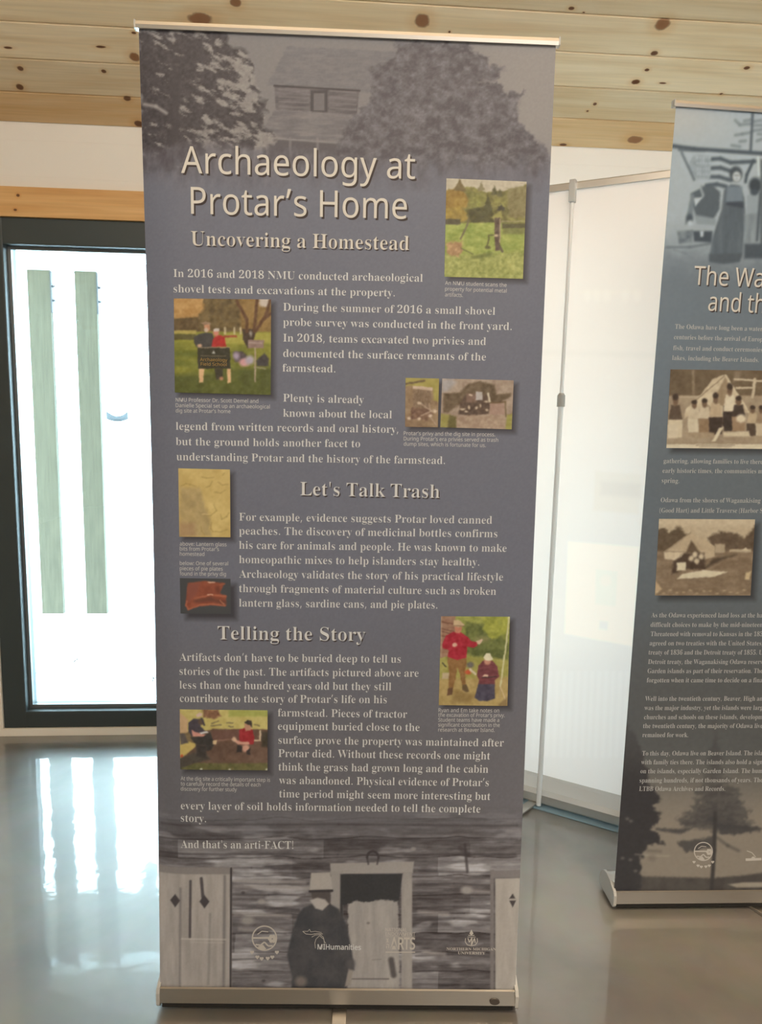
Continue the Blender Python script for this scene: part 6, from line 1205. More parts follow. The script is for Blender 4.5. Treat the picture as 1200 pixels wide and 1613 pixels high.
# --- lettering
TITLE = [('Archaeology at', 285.5, 272.6, 653.3, 282), ('Protar’s Home', 301, 336.8, 640.4, 345)]
SUB = [('Uncovering a Homestead', 301, 386.6, 643.8, 394.2)]
HEADS = [("Let's Talk Trash", 473, 780, 692, 784.4), ('Telling the Story', 343, 1007, 575, 1009.5)]
BODY = [
    ('In 2016 and 2018 NMU conducted archaeological', 273.4, 436.2, 665.5, 443.9), ('shovel tests and excavations at the property.', 273.4, 460.5, 621.5, 467),
    ('During the summer of 2016 a small shovel', 446, 489.4, 779.5, 496), ('probe survey was conducted in the front yard.', 446, 513, 805.5, 520),
    ('In 2018, teams excavated two privies and', 446, 538, 765, 543.6), ('documented the surface remnants of the', 446, 562.2, 765, 568), ('farmstead.', 445, 585.2, 528, 586.8),
    ('Plenty is already', 446, 632.5, 573, 635.6), ('known about the local', 446, 656.3, 617, 659), ('legend from written records and oral history,', 277, 677, 627, 682),
    ('but the ground holds another facet to', 277, 701.2, 567, 704.6), ('understanding Protar and the history of the farmstead.', 278, 725, 700.5, 731),
    ('For example, evidence suggests Protar loved canned', 376.7, 820, 774.6, 825), ('peaches. The discovery of medicinal bottles confirms', 376.7, 841.8, 783, 846.4),
    ('his care for animals and people. He was known to make', 376.7, 864.3, 797.5, 869.2), ('homeopathic mixes to help islanders stay healthy.', 376.7, 887, 754.5, 891),
    ('Archaeology validates the story of his practical lifestyle', 376.7, 909.8, 792, 914.6), ('through fragments of material culture such as broken', 376.7, 932.5, 781, 937), ('lantern glass, sardine cans, and pie plates.', 376.7, 955.3, 688.5, 958.6),
    ('Artifacts don’t have to be buried deep to tell us', 282.7, 1040.7, 631, 1043.8), ('stories of the past. The artifacts pictured above are', 282.7, 1062.9, 659, 1066), ('less than one hundred years old but they still', 282.7, 1084.6, 616, 1087.2),
    ('contribute to the story of Protar’s life on his', 283.2, 1105.6, 609, 1107.6), ('farmstead. Pieces of tractor', 437.7, 1128.2, 641, 1130.6), ('equipment buried close to the', 437.7, 1149.4, 660.5, 1151.4),
    ('surface prove the property was maintained after', 438.5, 1171.2, 793.2, 1175.8), ('Protar died. Without these records one might', 438.5, 1192.2, 771.6, 1196.2), ('think the grass had grown long and the cabin', 438.7, 1213.4, 768.6, 1217.2),
    ('was abandoned. Physical evidence of Protar’s', 439.6, 1234.6, 769.5, 1238.3), ('time period might seem more interesting but', 439.8, 1255.8, 772, 1260), ('every layer of soil holds information needed to tell the complete', 284.8, 1274.7, 756.3, 1279.9),
    ('story.', 284.8, 1294, 324.5, 1295), ("And that's an arti-FACT!", 284.8, 1335.5, 461.8, 1337)]
CAPS = [
    ('An NMU student scans the', 700.7, 448.6, 797.8, 452), ('property for potential metal', 700.7, 457.8, 797.8, 461.1), ('artifacts.', 700.7, 466.9, 728.8, 467.9),
    ('NMU Professor Dr. Scott Demel and', 276.7, 632.5, 406.8, 634.7), ('Danielle Special set up an archaeological', 276.7, 641.3, 425, 643.5), ('dig site at Protar’s home', 276.7, 649.6, 363, 650.8),
    ('Protar’s privy and the dig site in process.', 635.7, 685.3, 779.6, 687.4), ('During Protar’s era privies served as trash', 635.7, 693.7, 784.4, 696), ('dump sites, which is fortunate for us.', 635.7, 702, 764.9, 704.3),
    ('above: Lantern glass', 283.2, 859.4, 356.8, 860.5), ('bits from Protar’s', 283.2, 867.1, 345, 867.9), ('homestead', 283.2, 875.2, 322, 875.6),
    ('below: One of several', 283.2, 889.9, 359.4, 890.5), ('pieces of pie plates', 283.2, 898.1, 350.9, 898.9), ('found in the privy dig', 283.2, 906.3, 356, 907),
    ('Ryan and Em take notes on', 690.5, 1121.4, 786, 1122), ('the excavation of Protar’s privy.', 690, 1128.8, 794.7, 1129.6), ('Student teams have made a', 690, 1136.6, 786, 1137), ('significant contribution in the', 690, 1144.3, 786.9, 1145), ('research at Beaver Island.', 690, 1152.1, 778.8, 1152.8),
    ('At the dig site a critically important step is', 284.6, 1229, 425.4, 1231.3), ('to carefully record the details of each', 284.6, 1237.3, 410.3, 1238.7), ('discovery for further study', 284.6, 1245.3, 373, 1246.3)]
for tl in TITLE:
    lettering('title_drop_shadow', B1, [tl], 'N', 42, m_dropshadow, panel1, 0.0004, 0.0, (2.6, 3.0), 2)
    lettering('title_lettering', B1, [tl], 'N', 42, m_title, panel1, 0.0008, 0.0, (0, 0), 2)
for hl, hs, hm in ((SUB[0], 22.5, m_title), (HEADS[0], 21.0, m_text), (HEADS[1], 21.0, m_text)):
    lettering('heading_drop_shadow', B1, [hl], 'S', hs, m_dropshadow, panel1, 0.0004, THIN, (1.6, 2.0))
    lettering('heading_lettering', B1, [hl], 'S', hs, hm, panel1, 0.0008, THIN)
for i0, i1 in ((0, 2), (2, 7), (7, 12), (12, 19), (19, 32), (32, 33)):
    lettering('body_lettering', B1, BODY[i0:i1], 'S', 12.2, m_text, panel1, 0.0006, THIN)
for i0, i1 in ((0, 3), (3, 6), (6, 9), (9, 12), (12, 15), (15, 20), (20, 23)):
    lettering('caption_lettering', B1, CAPS[i0:i1], 'N', 5.9, m_caption, panel1, 0.0006, 0.002)

# --- logos along the bottom of the sheet
def seal(cx, cy, r):
    it = [('ring', cx, cy, r, r * 0.10), ('line', [(cx - r, cy - 0.02 * r), (cx + r * 0.45, cy - 0.02 * r)], r * 0.14)]
    for a in range(6):
        it.append(('dot', cx + r * 0.62 + r * 0.2 * math.cos(a * 1.047), cy + r * 0.05 + r * 0.2 * math.sin(a * 1.047), r * 0.15))
    it.append(('poly', [(cx - r * .55, cy + r * .68), (cx - r * .1, cy + r * .52), (cx + r * .15, cy + r * .85), (cx - r * .2, cy + r * .95)]))
    it.append(('line', [(cx - r * .7, cy + r * .5), (cx - r * .3, cy + r * .55), (cx, cy + r * .3), (cx + r * .3, cy + r * .62), (cx + r * .65, cy + r * .6)], r * 0.12))
    it.append(('line', [(cx - r * .55, cy - r * .3), (cx - r * .2, cy - r * .55), (cx + r * .3, cy - r * .5)], r * 0.07))
    for dx, dy in ((-0.98, 1.12), (-0.56, 1.5), (-0.22, 1.62), (0.26, 1.6), (0.62, 1.5), (0.98, 1.12)):
        x, y = cx + r * dx, cy + r * dy; k = r * 0.15
        it += [('dot', x - k * .5, y - k * .3, k * .6), ('dot', x + k * .5, y - k * .3, k * .6), ('poly', [(x - k, y), (x, y + k * 1.1), (x + k, y)])]
    return it
marks = seal(416.5, 1477.5, 20)
ox, oy, sc = 380, 1440, 6.0
mi = lambda pts: [(ox + x / sc, oy + y / sc) for x, y in pts]
marks += [('line', mi([(580, 160), (610, 185), (660, 190), (720, 180), (770, 185)]), 0.9), ('line', mi([(580, 160), (630, 160), (645, 140), (655, 165), (700, 160), (760, 172)]), 0.7),
          ('line', mi([(665, 215), (700, 195), (745, 190), (775, 215), (785, 255), (800, 275)]), 0.8), ('line', mi([(700, 320), (695, 270), (705, 235), (740, 200), (755, 215), (780, 235)]), 0.8), ('line', mi([(780, 240), (785, 280)]), 0.7)]
ox2, oy2, s2 = 580, 1440, 5.4545
m2 = lambda pts: [(ox2 + x / s2, oy2 + y / s2) for x, y in pts]
marks += [('line', m2([(148, 192), (402, 192)]), 0.5), ('line', m2([(148, 325), (402, 325)]), 1.6), ('line', m2([(155, 205), (172, 240)]), 1.2), ('line', m2([(172, 205), (158, 240)]), 1.2), ('line', m2([(155, 258), (175, 258), (175, 290)]), 1.2), ('line', m2([(157, 270), (157, 292)]), 1.2)]
marks += [('line', m2([(835, 205), (832, 235), (850, 262), (885, 270)]), 1.1), ('line', m2([(935, 205), (938, 235), (920, 262), (885, 270)]), 1.1), ('poly', m2([(885, 130), (868, 165), (885, 180), (903, 165)])),
          ('line', m2([(855, 205), (868, 240), (890, 200), (885, 265), (912, 205), (918, 245)]), 1.6), ('line', m2([(858, 180), (912, 180)]), 1.2), ('line', m2([(850, 195), (922, 195)]), 0.8)]
strokes('logo_marks', B1, marks, m_logo, panel1, 0.0006)
lettering('logo_lettering', B1, [('MIHumanities', 500, 1495, 568.5, 1496)], 'N', 8.0, m_text, panel1, 0.0006, 0.012)
lettering('logo_lettering', B1, [('ARTS', 614.5, 1494.6, 653.5, 1495)], 'N', 18, m_logo, panel1, 0.0006, 0.016)
lettering('logo_lettering', B1, [('NATIONAL', 607, 1466.8, 641, 1467.2), ('ENDOWMENT', 607, 1473.6, 654, 1474)], 'N', 5.4, m_logo, panel1, 0.0006, 0.003)
lettering('logo_lettering', B1, [('NORTHERN MICHIGAN', 703, 1496.4, 781, 1497), ('UNIVERSITY', 721, 1502.8, 764, 1503.2)], 'S', 4.2, m_logo, panel1, 0.0006, 0.0)
stand_hardware(b1, B1, 0.856, badge=True, foot_len=0.22)

# ------------------------------------------------------------------ second banner (right edge of the picture)
LIGHT_RIGHT = LIGHT_MAIN
b2 = empty('roll_up_banner', (1.2521, 1.8466, 0.0), -0.0288)
tag(b2, 'blue-grey roll-up banner at the right edge with brown camp photos and a flag picture', 'banner', 'roll-up banners')
Q2 = [(1063, 167), (1552, 201), (1408.6, 1402), (968, 1406)]
B2 = Banner(Q2, 0.843, 0.050, 2.178, -0.0253, 0.075, LIGHT_RIGHT, curl=(0.006, 0.006), pivot=-0.4215)
B2.set_place((1.2521, 1.8466, 0.0), -0.0288)
PHOTOS2 = {'tent': [(1056, 581.8), (1300, 585), (1286, 708), (1049.4, 705.7)], 'camp': [(1038, 817.3), (1188.9, 818.1), (1181.7, 938), (1031.4, 938)]}
m_cap2 = simple_mat('grey_ink', (0.56, 0.60, 0.64), rough=0.5, spec=0.3)

def right_background(p):
    p.view(0, 0, 1)
    x, y = p.x, p.y
    top = np.array([104, 112, 120.0]); mid = np.array([98, 103, 108.0]); low = np.array([86, 85, 84.0])
    k = sstep(500, 760, y)[:, None]; k2 = sstep(860, 1130, y)[:, None]
    p.c = (top * (1 - k) + mid * k) * (1 - k2) + low * k2
    # upper picture: blue-toned, drawn in a close view (origin 1050,150, x5.56)
    p.view(1050, 150, 5.56)
    hz = sstep(1650, 1050, p.y + (fbm(p.x * 0.01, p.y * 0.01, 3, 3) - 0.5) * 200)
    sky = np.array([156, 164, 170.0])
    p.c = p.c * (1 - hz)[:, None] + sky * hz[:, None]
    warm = sstep(520, 200, p.y) * sstep(700, 100, p.x); p.blend(warm * 0.5, (172, 166, 160))
    dk, md, lt = (66, 76, 86), (104, 114, 122), (170, 178, 184)
    for pts in ([(600, 220), (640, 260), (740, 250)], [(600, 350), (660, 340), (740, 325)], [(570, 440), (640, 450)], [(640, 405), (690, 400)], [(680, 225), (740, 215)], [(760, 230), (830, 220)], [(760, 310), (840, 300)], [(790, 400), (850, 380)], [(760, 265), (900, 260)], [(800, 340), (960, 350)]):
        p.line(pts, 22, md, 20, 0.85)
    p.line([(752, 160), (735, 480)], 22, dk, 14, 0.85)
    p.line([(30, 440), (240, 470), (840, 510), (2200, 600)], 34, dk, 16); p.line([(110, 480), (330, 500)], 22, dk, 14, 0.8)
    # draped flag
    p.poly([(105, 490), (400, 500), (800, 540), (700, 650), (560, 740), (300, 760), (210, 720), (130, 620)], (158, 167, 174), 14)
    for pts in ([(385, 560), (470, 555), (560, 590), (770, 580)], [(380, 640), (470, 635), (560, 665)], [(380, 715), (460, 715), (560, 745)], [(350, 790), (440, 780), (520, 800)]): p.line(pts, 34, (74, 84, 94), 14)
    p.poly([(240, 520), (390, 530), (380, 740), (260, 740), (180, 620)], (128, 138, 147), 16, col2=(150, 159, 166), ns=0.03)
    for gx in range(5):
        for gy in range(4): p.ell(270 + gx * 26, 545 + gy * 50, 7, 7, (176, 184, 190), 0.4, 0.8)
    p.line([(130, 500), (240, 740)], 20, (90, 100, 110), 14); p.line([(760, 570), (700, 700), (690, 760)], 24, dk, 14)
    # seated figures, table
    p.poly([(300, 800), (400, 790), (470, 850), (460, 1000), (400, 1100), (260, 1080), (230, 980), (330, 880)], (80, 89, 97), 20, rag=10)
    p.poly([(210, 860), (290, 820), (310, 880), (250, 980), (215, 980)], (78, 88, 96), 14); p.poly([(235, 900), (310, 895), (250, 975)], (176, 183, 188), 10)
    p.poly([(225, 990), (260, 1050), (430, 1080), (430, 1140), (260, 1130)], (130, 139, 146), 18); p.poly([(160, 1130), (215, 860), (240, 870), (220, 1140)], (110, 120, 128), 14)
    p.ell(200, 1080, 30, 40, dk, 0.4); p.ell(205, 1120, 24, 24, lt, 0.4)
    p.line([(0, 1140), (120, 1155), (425, 1175)], 22, (150, 158, 163), 12); p.poly([(230, 1190), (400, 1190), (390, 1290), (240, 1280)], (64, 73, 82), 14); p.poly([(290, 1190), (325, 1190), (320, 1240), (295, 1240)], lt, 8)
    p.poly([(90, 1190), (230, 1180), (225, 1290), (110, 1300)], (86, 95, 103), 16, col2=(120, 129, 136), ns=0.03); p.line([(0, 1330), (200, 1330), (380, 1300)], 18, (88, 97, 104), 14, 0.8); p.line([(60, 1350), (180, 1390)], 10, (100, 108, 115), 10, 0.7)
    # standing woman in a long dress
    p.poly([(500, 830), (560, 780), (640, 790), (680, 900), (690, 1060), (660, 1420), (540, 1470), (370, 1440), (400, 1250), (480, 1000)], (92, 101, 109), 14, col2=(78, 87, 96), ns=0.008, stretch=(3, 0.4))
    p.poly([(530, 800), (660, 800), (670, 930), (520, 940)], (108, 119, 130), 18); p.poly([(520, 935), (670, 930), (675, 990), (515, 960)], (60, 68, 78), 14)
    p.poly([(370, 1390), (660, 1380), (640, 1460), (500, 1480), (370, 1460)], (76, 84, 92), 16)
    p.ell(605, 690, 56, 68, (64, 72, 80), 0.2); p.ell(612, 712, 36, 44, (176, 180, 182), 0.2); p.ell(612, 702, 26, 5, (110, 116, 122), 0.4); p.ell(612, 735, 14, 4, (110, 116, 122), 0.4)
    # second figure
    p.poly([(700, 880), (760, 850), (830, 860), (830, 1020), (770, 1050), (700, 1030)], (138, 147, 154), 16); p.poly([(680, 1040), (840, 1030), (830, 1290), (680, 1290)], (136, 144, 150), 16, col2=(112, 121, 128), ns=0.01, stretch=(3, 0.4))
    p.ell(775, 790, 56, 68, (56, 64, 72), 0.25); p.ell(765, 850, 34, 26, dk, 0.3); p.line([(820, 860), (790, 1270)], 22, (78, 87, 95), 10)
    p.rect(820, 560, 900, 1400, (84, 92, 98), soft=20); p.rect(680, 1300, 900, 1430, (70, 78, 86), soft=24); p.line([(800, 540), (808, 700)], 16, (186, 194, 194), 10)
    for i, xx in enumerate((1000, 1240, 1500, 1760)):
        p.poly([(xx - 90, 860), (xx + 90, 860), (xx + 140, 1420), (xx - 140, 1420)], (84 + 22 * (i % 2), 93 + 22 * (i % 2), 101 + 22 * (i % 2)), 20); p.ell(xx, 780, 55, 66, (120, 126, 130), 0.3)
    # lower picture: dark trees against a pale brown dusk (origin 960,1220, x5)
    p.view(960, 1220, 5)
    k = sstep(-250, 420, p.y)
    p.c = p.c * (1 - k)[:, None] + np.array([134, 122, 110.0]) * k[:, None]
    p.poly([(200, 800), (800, 815), (1000, 800), (1200, 775), (2400, 780), (2400, 1000), (0, 1000)], (72, 66, 64), 18, rag=8, col2=(84, 78, 74), ns=0.01)
    p.poly([(930, 865), (1050, 850), (1600, 845), (1600, 885), (1000, 890)], (150, 138, 124), 10)
    p.line([(750, 250), (830, -100), (830, -420)], 30, (70, 66, 66), 60, 0.25)
    tre = (66, 63, 64)
    for yy, xl, xr in ((-260, 800, 860), (-180, 780, 880), (-100, 750, 900), (-20, 730, 930), (60, 700, 970), (130, 660, 1020), (190, 650, 1050), (250, 640, 1060), (300, 570, 1120), (350, 520, 1090), (390, 560, 1140)):
        p.poly([(830, yy - 50), (xr, yy - 25), (xr - 40, yy + 30), (840, yy + 50), (xl + 40, yy + 40), (xl, yy - 5)], tre, 26, a=0.62 if yy > 100 else 0.4, rag=36, rs=0.03, seed=yy % 50)
    p.poly([(830, 380), (1080, 400), (1200, 420), (1190, 445), (1000, 470), (860, 470)], tre, 18, a=0.9, rag=18, rs=0.04); p.poly([(360, 420), (520, 430), (640, 420), (700, 400), (560, 470), (370, 440)], tre, 16, a=0.85, rag=10)
    p.poly([(530, 530), (700, 510), (820, 480), (830, 570), (600, 610)], tre, 18, a=0.8, rag=18, rs=0.04); p.line([(850, 500), (930, 560), (1015, 600)], 20, tre, 24, 0.6)
    p.line([(832, 300), (824, 600), (803, 900)], 30, (62, 58, 58), 12)
    idx, m = p.polymask([(40, -420), (180, -360), (260, -160), (330, 100), (400, 200), (330, 250), (400, 340), (310, 420), (430, 540), (320, 545), (260, 640), (230, 920), (20, 920)], 20, rag=40, rs=0.025, seed=22)
    fade = sstep(-380, 120, p.y[idx])
    p.blend_at(idx, m * (0.35 + 0.65 * fade), (56, 53, 55))
    for cx, cy in ((103, 660), (165, 672), (140, 350), (205, 760), (168, 368)): p.ell(cx, cy, 14, 11, (128, 120, 112), 0.6, 0.6)
    p.line([(200, 628), (330, 640), (470, 642)], 8, (168, 154, 138), 8, 0.6); p.line([(300, 600), (400, 605)], 22, (98, 90, 82), 20, 0.6); p.ell(335, 660, 30, 26, (112, 102, 93), 0.5, 0.7)
    p.view(0, 0, 1)
    p.grain(0.3, 4, 93)
    for q in PHOTOS2.values():
        p.poly([(a + 7, b + 7) for a, b in q], (52, 52, 54), 11, a=0.85)
s_, t_ = np.meshgrid(np.linspace(0, 1, 330), np.linspace(0, 1, 800))
X_, Y_ = B2.px(s_, t_)
pic = Pic(X_.ravel(), Y_.ravel(), (100, 105, 110)); right_background(pic); pic.blur(800, 330, 1)
panel2 = sheet('printed_panel', B2, s_, t_, pic.c, m_print, b2, 0.0, back=0.0009)

def d_tent(p):
    p.rect(20, 70, 1100, 260, (92, 74, 54), soft=10, col2=(112, 92, 70), ns=0.01)
    p.rect(20, 255, 1100, 560, (150, 128, 104), soft=14, col2=(166, 144, 118), ns=0.012)
    p.line([(207, 100), (210, 240)], 18, (140, 120, 96), 10, 0.8); p.poly([(470, 100), (510, 100), (500, 160), (460, 170)], (130, 110, 88), 20)
    p.line([(470, 150), (600, 158), (1000, 185)], 12, (200, 180, 152), 6); p.line([(480, 205), (580, 205)], 12, (196, 176, 148), 6); p.line([(598, 150), (585, 265)], 18, (196, 176, 148), 6)
    p.line([(120, 262), (260, 262)], 10, (190, 170, 142), 10, 0.7)
    p.poly([(330, 150), (410, 120), (560, 360), (400, 400), (300, 310), (150, 400), (160, 340), (230, 280)], (208, 188, 158), 8, col2=(190, 168, 138), ns=0.015)
    p.poly([(410, 135), (440, 200), (400, 320), (330, 300)], (150, 126, 98), 12); p.line([(410, 125), (220, 290)], 8, (150, 128, 102), 6); p.line([(412, 125), (560, 360)], 12, (206, 186, 156), 6)
    p.poly([(400, 320), (500, 310), (530, 400), (420, 470), (390, 440)], (56, 42, 34), 12)
    def fig(cx, top, w, bot, body, legs, head=(110, 84, 64)):
        h = bot - top
        p.poly([(cx - w * .6, top + h * .24), (cx + w * .6, top + h * .24), (cx + w, top + h * .6), (cx - w, top + h * .6)], body, 8)
        p.poly([(cx - w, top + h * .58), (cx + w, top + h * .58), (cx + w * .9, bot), (cx - w * .9, bot)], legs, 8)
        p.ell(cx, top + h * .14, w * .38, h * .12, head, 0.25); p.ell(cx, top + h * .05, w * .42, h * .07, (52, 38, 30), 0.3)
    fig(95, 250, 45, 520, (84, 66, 52), (206, 186, 156)); fig(215, 285, 44, 490, (196, 176, 148), (206, 188, 160)); fig(280, 275, 42, 490, (200, 180, 152), (140, 112, 84)); fig(350, 240, 44, 500, (186, 160, 128), (58, 44, 36))
    fig(440, 180, 42, 480, (214, 196, 168), (52, 40, 34)); fig(495, 260, 44, 480, (64, 50, 42), (150, 120, 92)); fig(585, 320, 40, 510, (186, 162, 130), (76, 60, 48)); fig(640, 320, 38, 510, (150, 124, 98), (196, 176, 148)); fig(720, 310, 42, 500, (70, 56, 46), (140, 116, 90)); fig(820, 300, 42, 500, (196, 176, 148), (60, 48, 40))
    p.ell(510, 400, 30, 26, (216, 198, 170), 0.3); p.poly([(370, 460), (400, 455), (350, 545), (325, 545)], (214, 196, 166), 8); p.poly([(400, 490), (560, 480), (570, 515), (400, 515)], (206, 186, 156), 12)
    p.poly([(150, 490), (340, 490), (340, 520), (220, 525)], (160, 136, 108), 14); p.rect(45, 440, 110, 525, (210, 190, 162), soft=12)
    p.rect(20, 562, 1100, 600, (214, 196, 168), soft=6); p.line([(225, 570), (470, 569)], 5, (120, 100, 82), 5, 0.8); p.line([(245, 580), (450, 580)], 4, (130, 110, 92), 5, 0.7)
    p.grain(0.05, 12, 15)
photo('photo_print', B2, PHOTOS2['tent'], 1.0, (1040, 560, 4.03), (140, 120, 96), d_tent, m_print, panel2, 'brown photo of a group of people in front of a pale tent')
def d_camp(p):
    p.rect(80, 1090, 700, 1280, (190, 168, 138), soft=10); p.rect(80, 1110, 700, 1150, (206, 184, 154), soft=30, a=0.7)
    p.poly([(100, 1180), (160, 1160), (190, 1190), (240, 1150), (290, 1200), (200, 1290), (100, 1300)], (92, 74, 56), 16, rag=12, rs=0.06)
    p.poly([(400, 1215), (470, 1180), (560, 1190), (600, 1220), (640, 1180), (680, 1130), (680, 1300), (440, 1300)], (86, 68, 52), 16, rag=12, rs=0.06, col2=(104, 84, 66), ns=0.03)
    p.rect(80, 1290, 700, 1560, (120, 98, 76), soft=16, col2=(142, 118, 94), ns=0.02, stretch=(0.7, 2))
    p.poly([(305, 1185), (420, 1250), (440, 1265), (440, 1320), (340, 1350), (160, 1330), (165, 1290)], (196, 172, 140), 6, col2=(180, 156, 126), ns=0.02)
    p.line([(305, 1188), (165, 1292), (280, 1295)], 6, (140, 118, 94), 6, 0.8); p.poly([(310, 1230), (360, 1300), (280, 1300)], (96, 76, 58), 12); p.poly([(160, 1295), (280, 1298), (270, 1345), (165, 1335)], (206, 184, 154), 8)
    p.rect(440, 1250, 495, 1300, (176, 154, 126), soft=10); p.poly([(270, 1300), (380, 1300), (390, 1390), (270, 1390), (200, 1420), (210, 1350)], (72, 54, 42), 14, rag=6); p.poly([(230, 1352), (280, 1352), (280, 1398), (230, 1398)], (216, 198, 168), 8)
    for cx, cy in ((310, 1330), (340, 1345), (365, 1320), (330, 1310)): p.ell(cx, cy, 14, 16, (206, 184, 154), 0.4)
    p.poly([(260, 1415), (380, 1395), (510, 1405), (440, 1432), (230, 1445)], (216, 198, 168), 8); p.poly([(430, 1330), (560, 1310), (480, 1340), (380, 1390)], (76, 60, 46), 16)
    p.rect(520, 1280, 640, 1296, (186, 164, 134), soft=8); p.poly([(590, 1285), (610, 1270), (630, 1288)], (206, 186, 156), 6); p.poly([(610, 1410), (640, 1400), (630, 1450), (605, 1445)], (206, 180, 140), 8); p.poly([(110, 1450), (150, 1500), (110, 1530)], (190, 160, 124), 10)
    for i in range(14): p.ell(120 + i * 37, 1515 + 10 * math.sin(i * 2.3), 9, 5, (196, 168, 130), 0.6, 0.6)
    p.grain(0.06, 13, 17)
photo('photo_print', B2, PHOTOS2['camp'], 1.0, (1000, 500, 3.505), (140, 120, 96), d_camp, m_print, panel2, 'brown photo of a camp with a large pale tent')

T2 = [('The Wa', 1091.5, 448.4, 1201, 452.5), ('and th', 1114.5, 489.4, 1202, 493.2)]
E = 1200.5
BODY2 = [('The Odawa have long been a water', 1062.8, 517.7, E, 521.6), ('centuries before the arrival of Europ', 1061.3, 534.2, E, 538), ('fish, travel and conduct ceremonies', 1060, 551.4, E, 554.4), ('lakes, including the Beaver Islands.', 1058.5, 567, 1194.6, 570.5),
    ('gathering, allowing families to live there', 1045, 729.4, E, 730.8), ('early historic times, the communities m', 1043.4, 744.8, E, 745.6), ('spring.', 1042, 760.2, 1069.3, 760.8),
    ('Odawa from the shores of Waganakising', 1040.5, 791, 1197, 791.9), ('(Good Hart) and Little Traverse (Harbor S', 1038.5, 807.3, E, 807.8),
    ('As the Odawa experienced land loss at the ha', 1025.5, 972.3, E, 972.6), ('difficult choices to make by the mid-nineteen', 1024.5, 987.4, E, 987.4), ('Threatened with removal to Kansas in the 183', 1024.5, 1002, E, 1002), ('agreed on two treaties with the United States,', 1023, 1016.5, E, 1016.5),
    ('treaty of 1836 and the Detroit treaty of 1855. U', 1021.3, 1031, E, 1031), ('Detroit treaty, the Waganakising Odawa reserv', 1020.6, 1045.8, E, 1045.8), ('Garden islands as part of their reservation. The', 1019.7, 1060.3, E, 1060), ('forgotten when it came time to decide on a fina', 1018.4, 1074.8, E, 1074.6),
    ('Well into the twentieth century, Beaver, High an', 1015.8, 1103.9, E, 1103.6), ('was the major industry, yet the islands were larg', 1014.8, 1118.4, E, 1118), ('churches and schools on these islands, developm', 1014.2, 1132.9, E, 1132.6), ('the twentieth century, the majority of Odawa live', 1012.6, 1146.8, E, 1146.6), ('remained for work.', 1011.6, 1161, 1083.5, 1161),
    ('To this day, Odawa live on Beaver Island. The isla', 1011, 1190, E, 1189.4), ('with family ties there. The islands also hold a sign', 1009.7, 1203.9, E, 1203.4), ('on the islands, especially Garden Island. The hum', 1008.4, 1218, E, 1217.4), ('spanning hundreds, if not thousands of years. The', 1007, 1232.6, E, 1231.8), ('LTBB Odawa Archives and Records.', 1006.5, 1245.8, 1141.6, 1245.6)]
for tl in T2:
    lettering('title_drop_shadow', B2, [tl], 'N', 29.5, m_dropshadow, panel2, 0.0004, 0.0, (1.8, 2.0))
    lettering('title_lettering', B2, [tl], 'N', 29.5, m_title, panel2, 0.0008, 0.0)
for i0, i1 in ((0, 4), (4, 7), (7, 9), (9, 17), (17, 22), (22, 27)):
    lettering('body_lettering', B2, BODY2[i0:i1], 'S', 7.2, m_cap2, panel2, 0.0006, THIN)
strokes('logo_marks', B2, seal(1107.5, 1341, 15) + [('dot', 1186, 1352, 3), ('line', [(1174, 1354), (1199, 1353)], 4), ('line', [(1176, 1340), (1184, 1343), (1190, 1350)], 1.2)], m_logo, panel2, 0.0006)
stand_hardware(b2, B2, 0.85, foot_ang=0.45, foot_len=0.20)

# ------------------------------------------------------------------ third banner, turned away: pale back, pole and low cassette
LIGHT_BACK = (1.0, 0.93, 0.85)
b3 = empty('roll_up_banner', (0.8145, 2.484, 0.0), -0.586)
tag(b3, 'plain white back of a roll-up banner between the two printed ones, with its pole showing', 'banner', 'roll-up banners')
Q3 = [(717, 318), (1124, 268), (1049.6, 1275.5), (702, 1182.6)]
B3 = Banner(Q3, 0.843, 0.070, 2.178, -0.0240, 0.05, LIGHT_BACK, yoff=0.02)
B3.set_place((0.8145, 2.484, 0.0), -0.586)
def back_print(p):
    p.view(0, 0, 1)
    x, y = p.x, p.y
    k = sstep(500, 950, y)[:, None]
    p.c = np.array([240, 232, 224.0]) * (1 - k) + np.array([234, 231, 227.0]) * k
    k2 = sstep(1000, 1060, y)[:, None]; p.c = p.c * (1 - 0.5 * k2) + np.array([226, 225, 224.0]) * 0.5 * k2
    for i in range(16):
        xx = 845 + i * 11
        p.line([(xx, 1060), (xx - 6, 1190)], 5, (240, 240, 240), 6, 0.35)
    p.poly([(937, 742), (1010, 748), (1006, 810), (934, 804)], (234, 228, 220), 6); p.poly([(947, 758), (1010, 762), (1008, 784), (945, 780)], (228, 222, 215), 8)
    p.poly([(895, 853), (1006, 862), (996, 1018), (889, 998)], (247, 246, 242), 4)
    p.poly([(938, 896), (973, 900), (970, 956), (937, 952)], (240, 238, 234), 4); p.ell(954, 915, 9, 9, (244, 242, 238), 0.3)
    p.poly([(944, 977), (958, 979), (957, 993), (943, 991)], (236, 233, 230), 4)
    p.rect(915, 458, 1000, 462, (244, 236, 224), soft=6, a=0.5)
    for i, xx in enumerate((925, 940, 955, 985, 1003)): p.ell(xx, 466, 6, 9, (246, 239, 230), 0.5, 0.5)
    p.line([(860, 555), (1040, 560)], 6, (232, 225, 217), 10, 0.5)
s_, t_ = np.meshgrid(np.linspace(0, 1, 150), np.linspace(0, 1, 360))
X_, Y_ = B3.px(s_, t_)
pic = Pic(X_.ravel(), Y_.ravel(), (236, 230, 222)); back_print(pic)
m_back, nt, b = new_mat('white_film_back')   # unprinted side of the film: a little daylight from the window behind comes through
at = nt.nodes.new('ShaderNodeAttribute'); at.attribute_name = 'print'
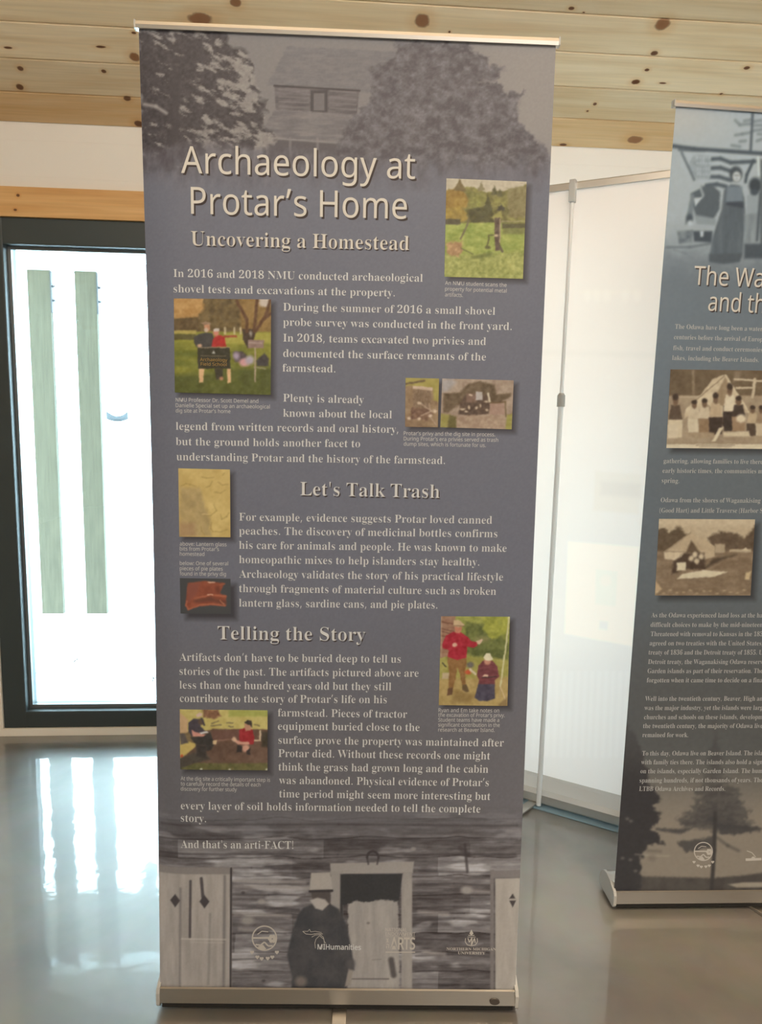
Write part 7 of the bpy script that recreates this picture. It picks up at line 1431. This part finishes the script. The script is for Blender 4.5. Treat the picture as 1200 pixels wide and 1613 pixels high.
nt.links.new(at.outputs['Color'], b.inputs['Base Color']); b.inputs['Roughness'].default_value = 0.4; b.inputs['Specular IOR Level'].default_value = 0.35
tl = nt.nodes.new('ShaderNodeBsdfTranslucent'); ms = nt.nodes.new('ShaderNodeMixShader'); ms.inputs[0].default_value = 0.29
tint = nt.nodes.new('ShaderNodeMix'); tint.data_type = 'RGBA'; tint.blend_type = 'MULTIPLY'; tint.inputs[0].default_value = 1.0; tint.inputs[7].default_value = (1.0, 0.68, 0.52, 1)
nt.links.new(at.outputs['Color'], tint.inputs[6]); nt.links.new(tint.outputs[2], tl.inputs['Color'])
nt.links.new(b.outputs[0], ms.inputs[1]); nt.links.new(tl.outputs[0], ms.inputs[2]); nt.links.new(ms.outputs[0], nt.nodes['Material Output'].inputs['Surface'])
panel3 = sheet('banner_film', B3, s_, t_, pic.c, m_back, b3, 0.0)
m_grey = simple_mat('grey_aluminium', (0.55, 0.53, 0.50), rough=0.4, metal=0.7)
W3 = 0.85
prof = [(-0.075, 0.014), (-0.078, 0.020), (-0.078, 0.048), (-0.066, 0.064), (-0.01, 0.078), (0.018, 0.078), (0.023, 0.072), (0.026, 0.05), (0.03, 0.014)]
bm_obj('base_cassette', extrude_x(bmesh.new(), prof, -W3 / 2, W3 / 2), m_grey, b3)
for sx in (-1, 1):
    cp = [(y * 1.03, z + (0.001 if z > 0.03 else -0.002)) for y, z in prof]
    bm_obj('end_cap', extrude_x(bmesh.new(), cp, *sorted((sx * (W3 / 2), sx * (W3 / 2 + 0.006)))), m_cap, b3)
    bm_obj('rubber_foot', add_tube(bmesh.new(), (sx * 0.36, -0.02, 0.0005), (sx * 0.36, -0.02, 0.0135), 0.014), m_dark, b3)
bm_obj('daylight_plate', add_box(bmesh.new(), -W3 / 2, W3 / 2, -0.098, -0.02, 0.001, 0.006, 0.001), simple_mat('blue_grey_plate', (0.36, 0.50, 0.57), rough=0.3, metal=0.4), b3)  # thin plate added, its blue standing in for daylight under the base
fb = bmesh.new(); add_box(fb, -0.016, 0.016, -0.19, -0.02, 0.0065, 0.0135, 0.002)
f = bm_obj('foot', fb, m_rail, b3); f.rotation_euler = (0, 0, -0.25); f.location = (-0.005, 0, 0)
P = B3.place(np.array([0.0, 1.0]), np.array([0.0, 0.0])); c0 = (P[0] + P[1]) / 2
bm = extrude_x(bmesh.new(), [(-0.009, -0.010), (-0.009, 0.010), (-0.004, 0.014), (0.005, 0.014), (0.008, 0.010), (0.008, -0.010)], -W3 / 2 - 0.003, W3 / 2 + 0.003)
r = bm_obj('top_rail', bm, m_rail, b3); r.location = (c0[0], c0[1], 2.180); r.rotation_euler = (0, 0, B3.twist)
m_pole = simple_mat('grey_pole', (0.86, 0.88, 0.89), rough=0.4, metal=0.0)
bot = Vector((0.0, -0.086, 0.012)); top = Vector((c0[0], c0[1] - 0.019, 2.180)); mid = bot.lerp(top, 0.675)
bm = bmesh.new(); add_tube(bm, bot, mid, 0.0088); pl = bm_obj('support_pole', bm, m_pole, b3)
bm = bmesh.new(); add_tube(bm, mid, top - Vector((0, 0, 0.01)), 0.0062); bm_obj('upper_pole', bm, m_pole, b3)
bm = bmesh.new(); d = (top - bot).normalized(); add_tube(bm, mid - d * 0.02, mid + d * 0.018, 0.0135); add_tube(bm, mid + d * 0.018, mid + d * 0.026, 0.0135, 0.008); bm_obj('pole_joint', bm, simple_mat('joint_plastic', (0.45, 0.44, 0.42), rough=0.5), b3)
cb = bmesh.new(); add_box(cb, -0.010, 0.010, -0.012, 0.012, -0.055, 0.016, 0.003); o = bm_obj('rail_clip', cb, m_cap, b3); o.location = (top.x, top.y, top.z)
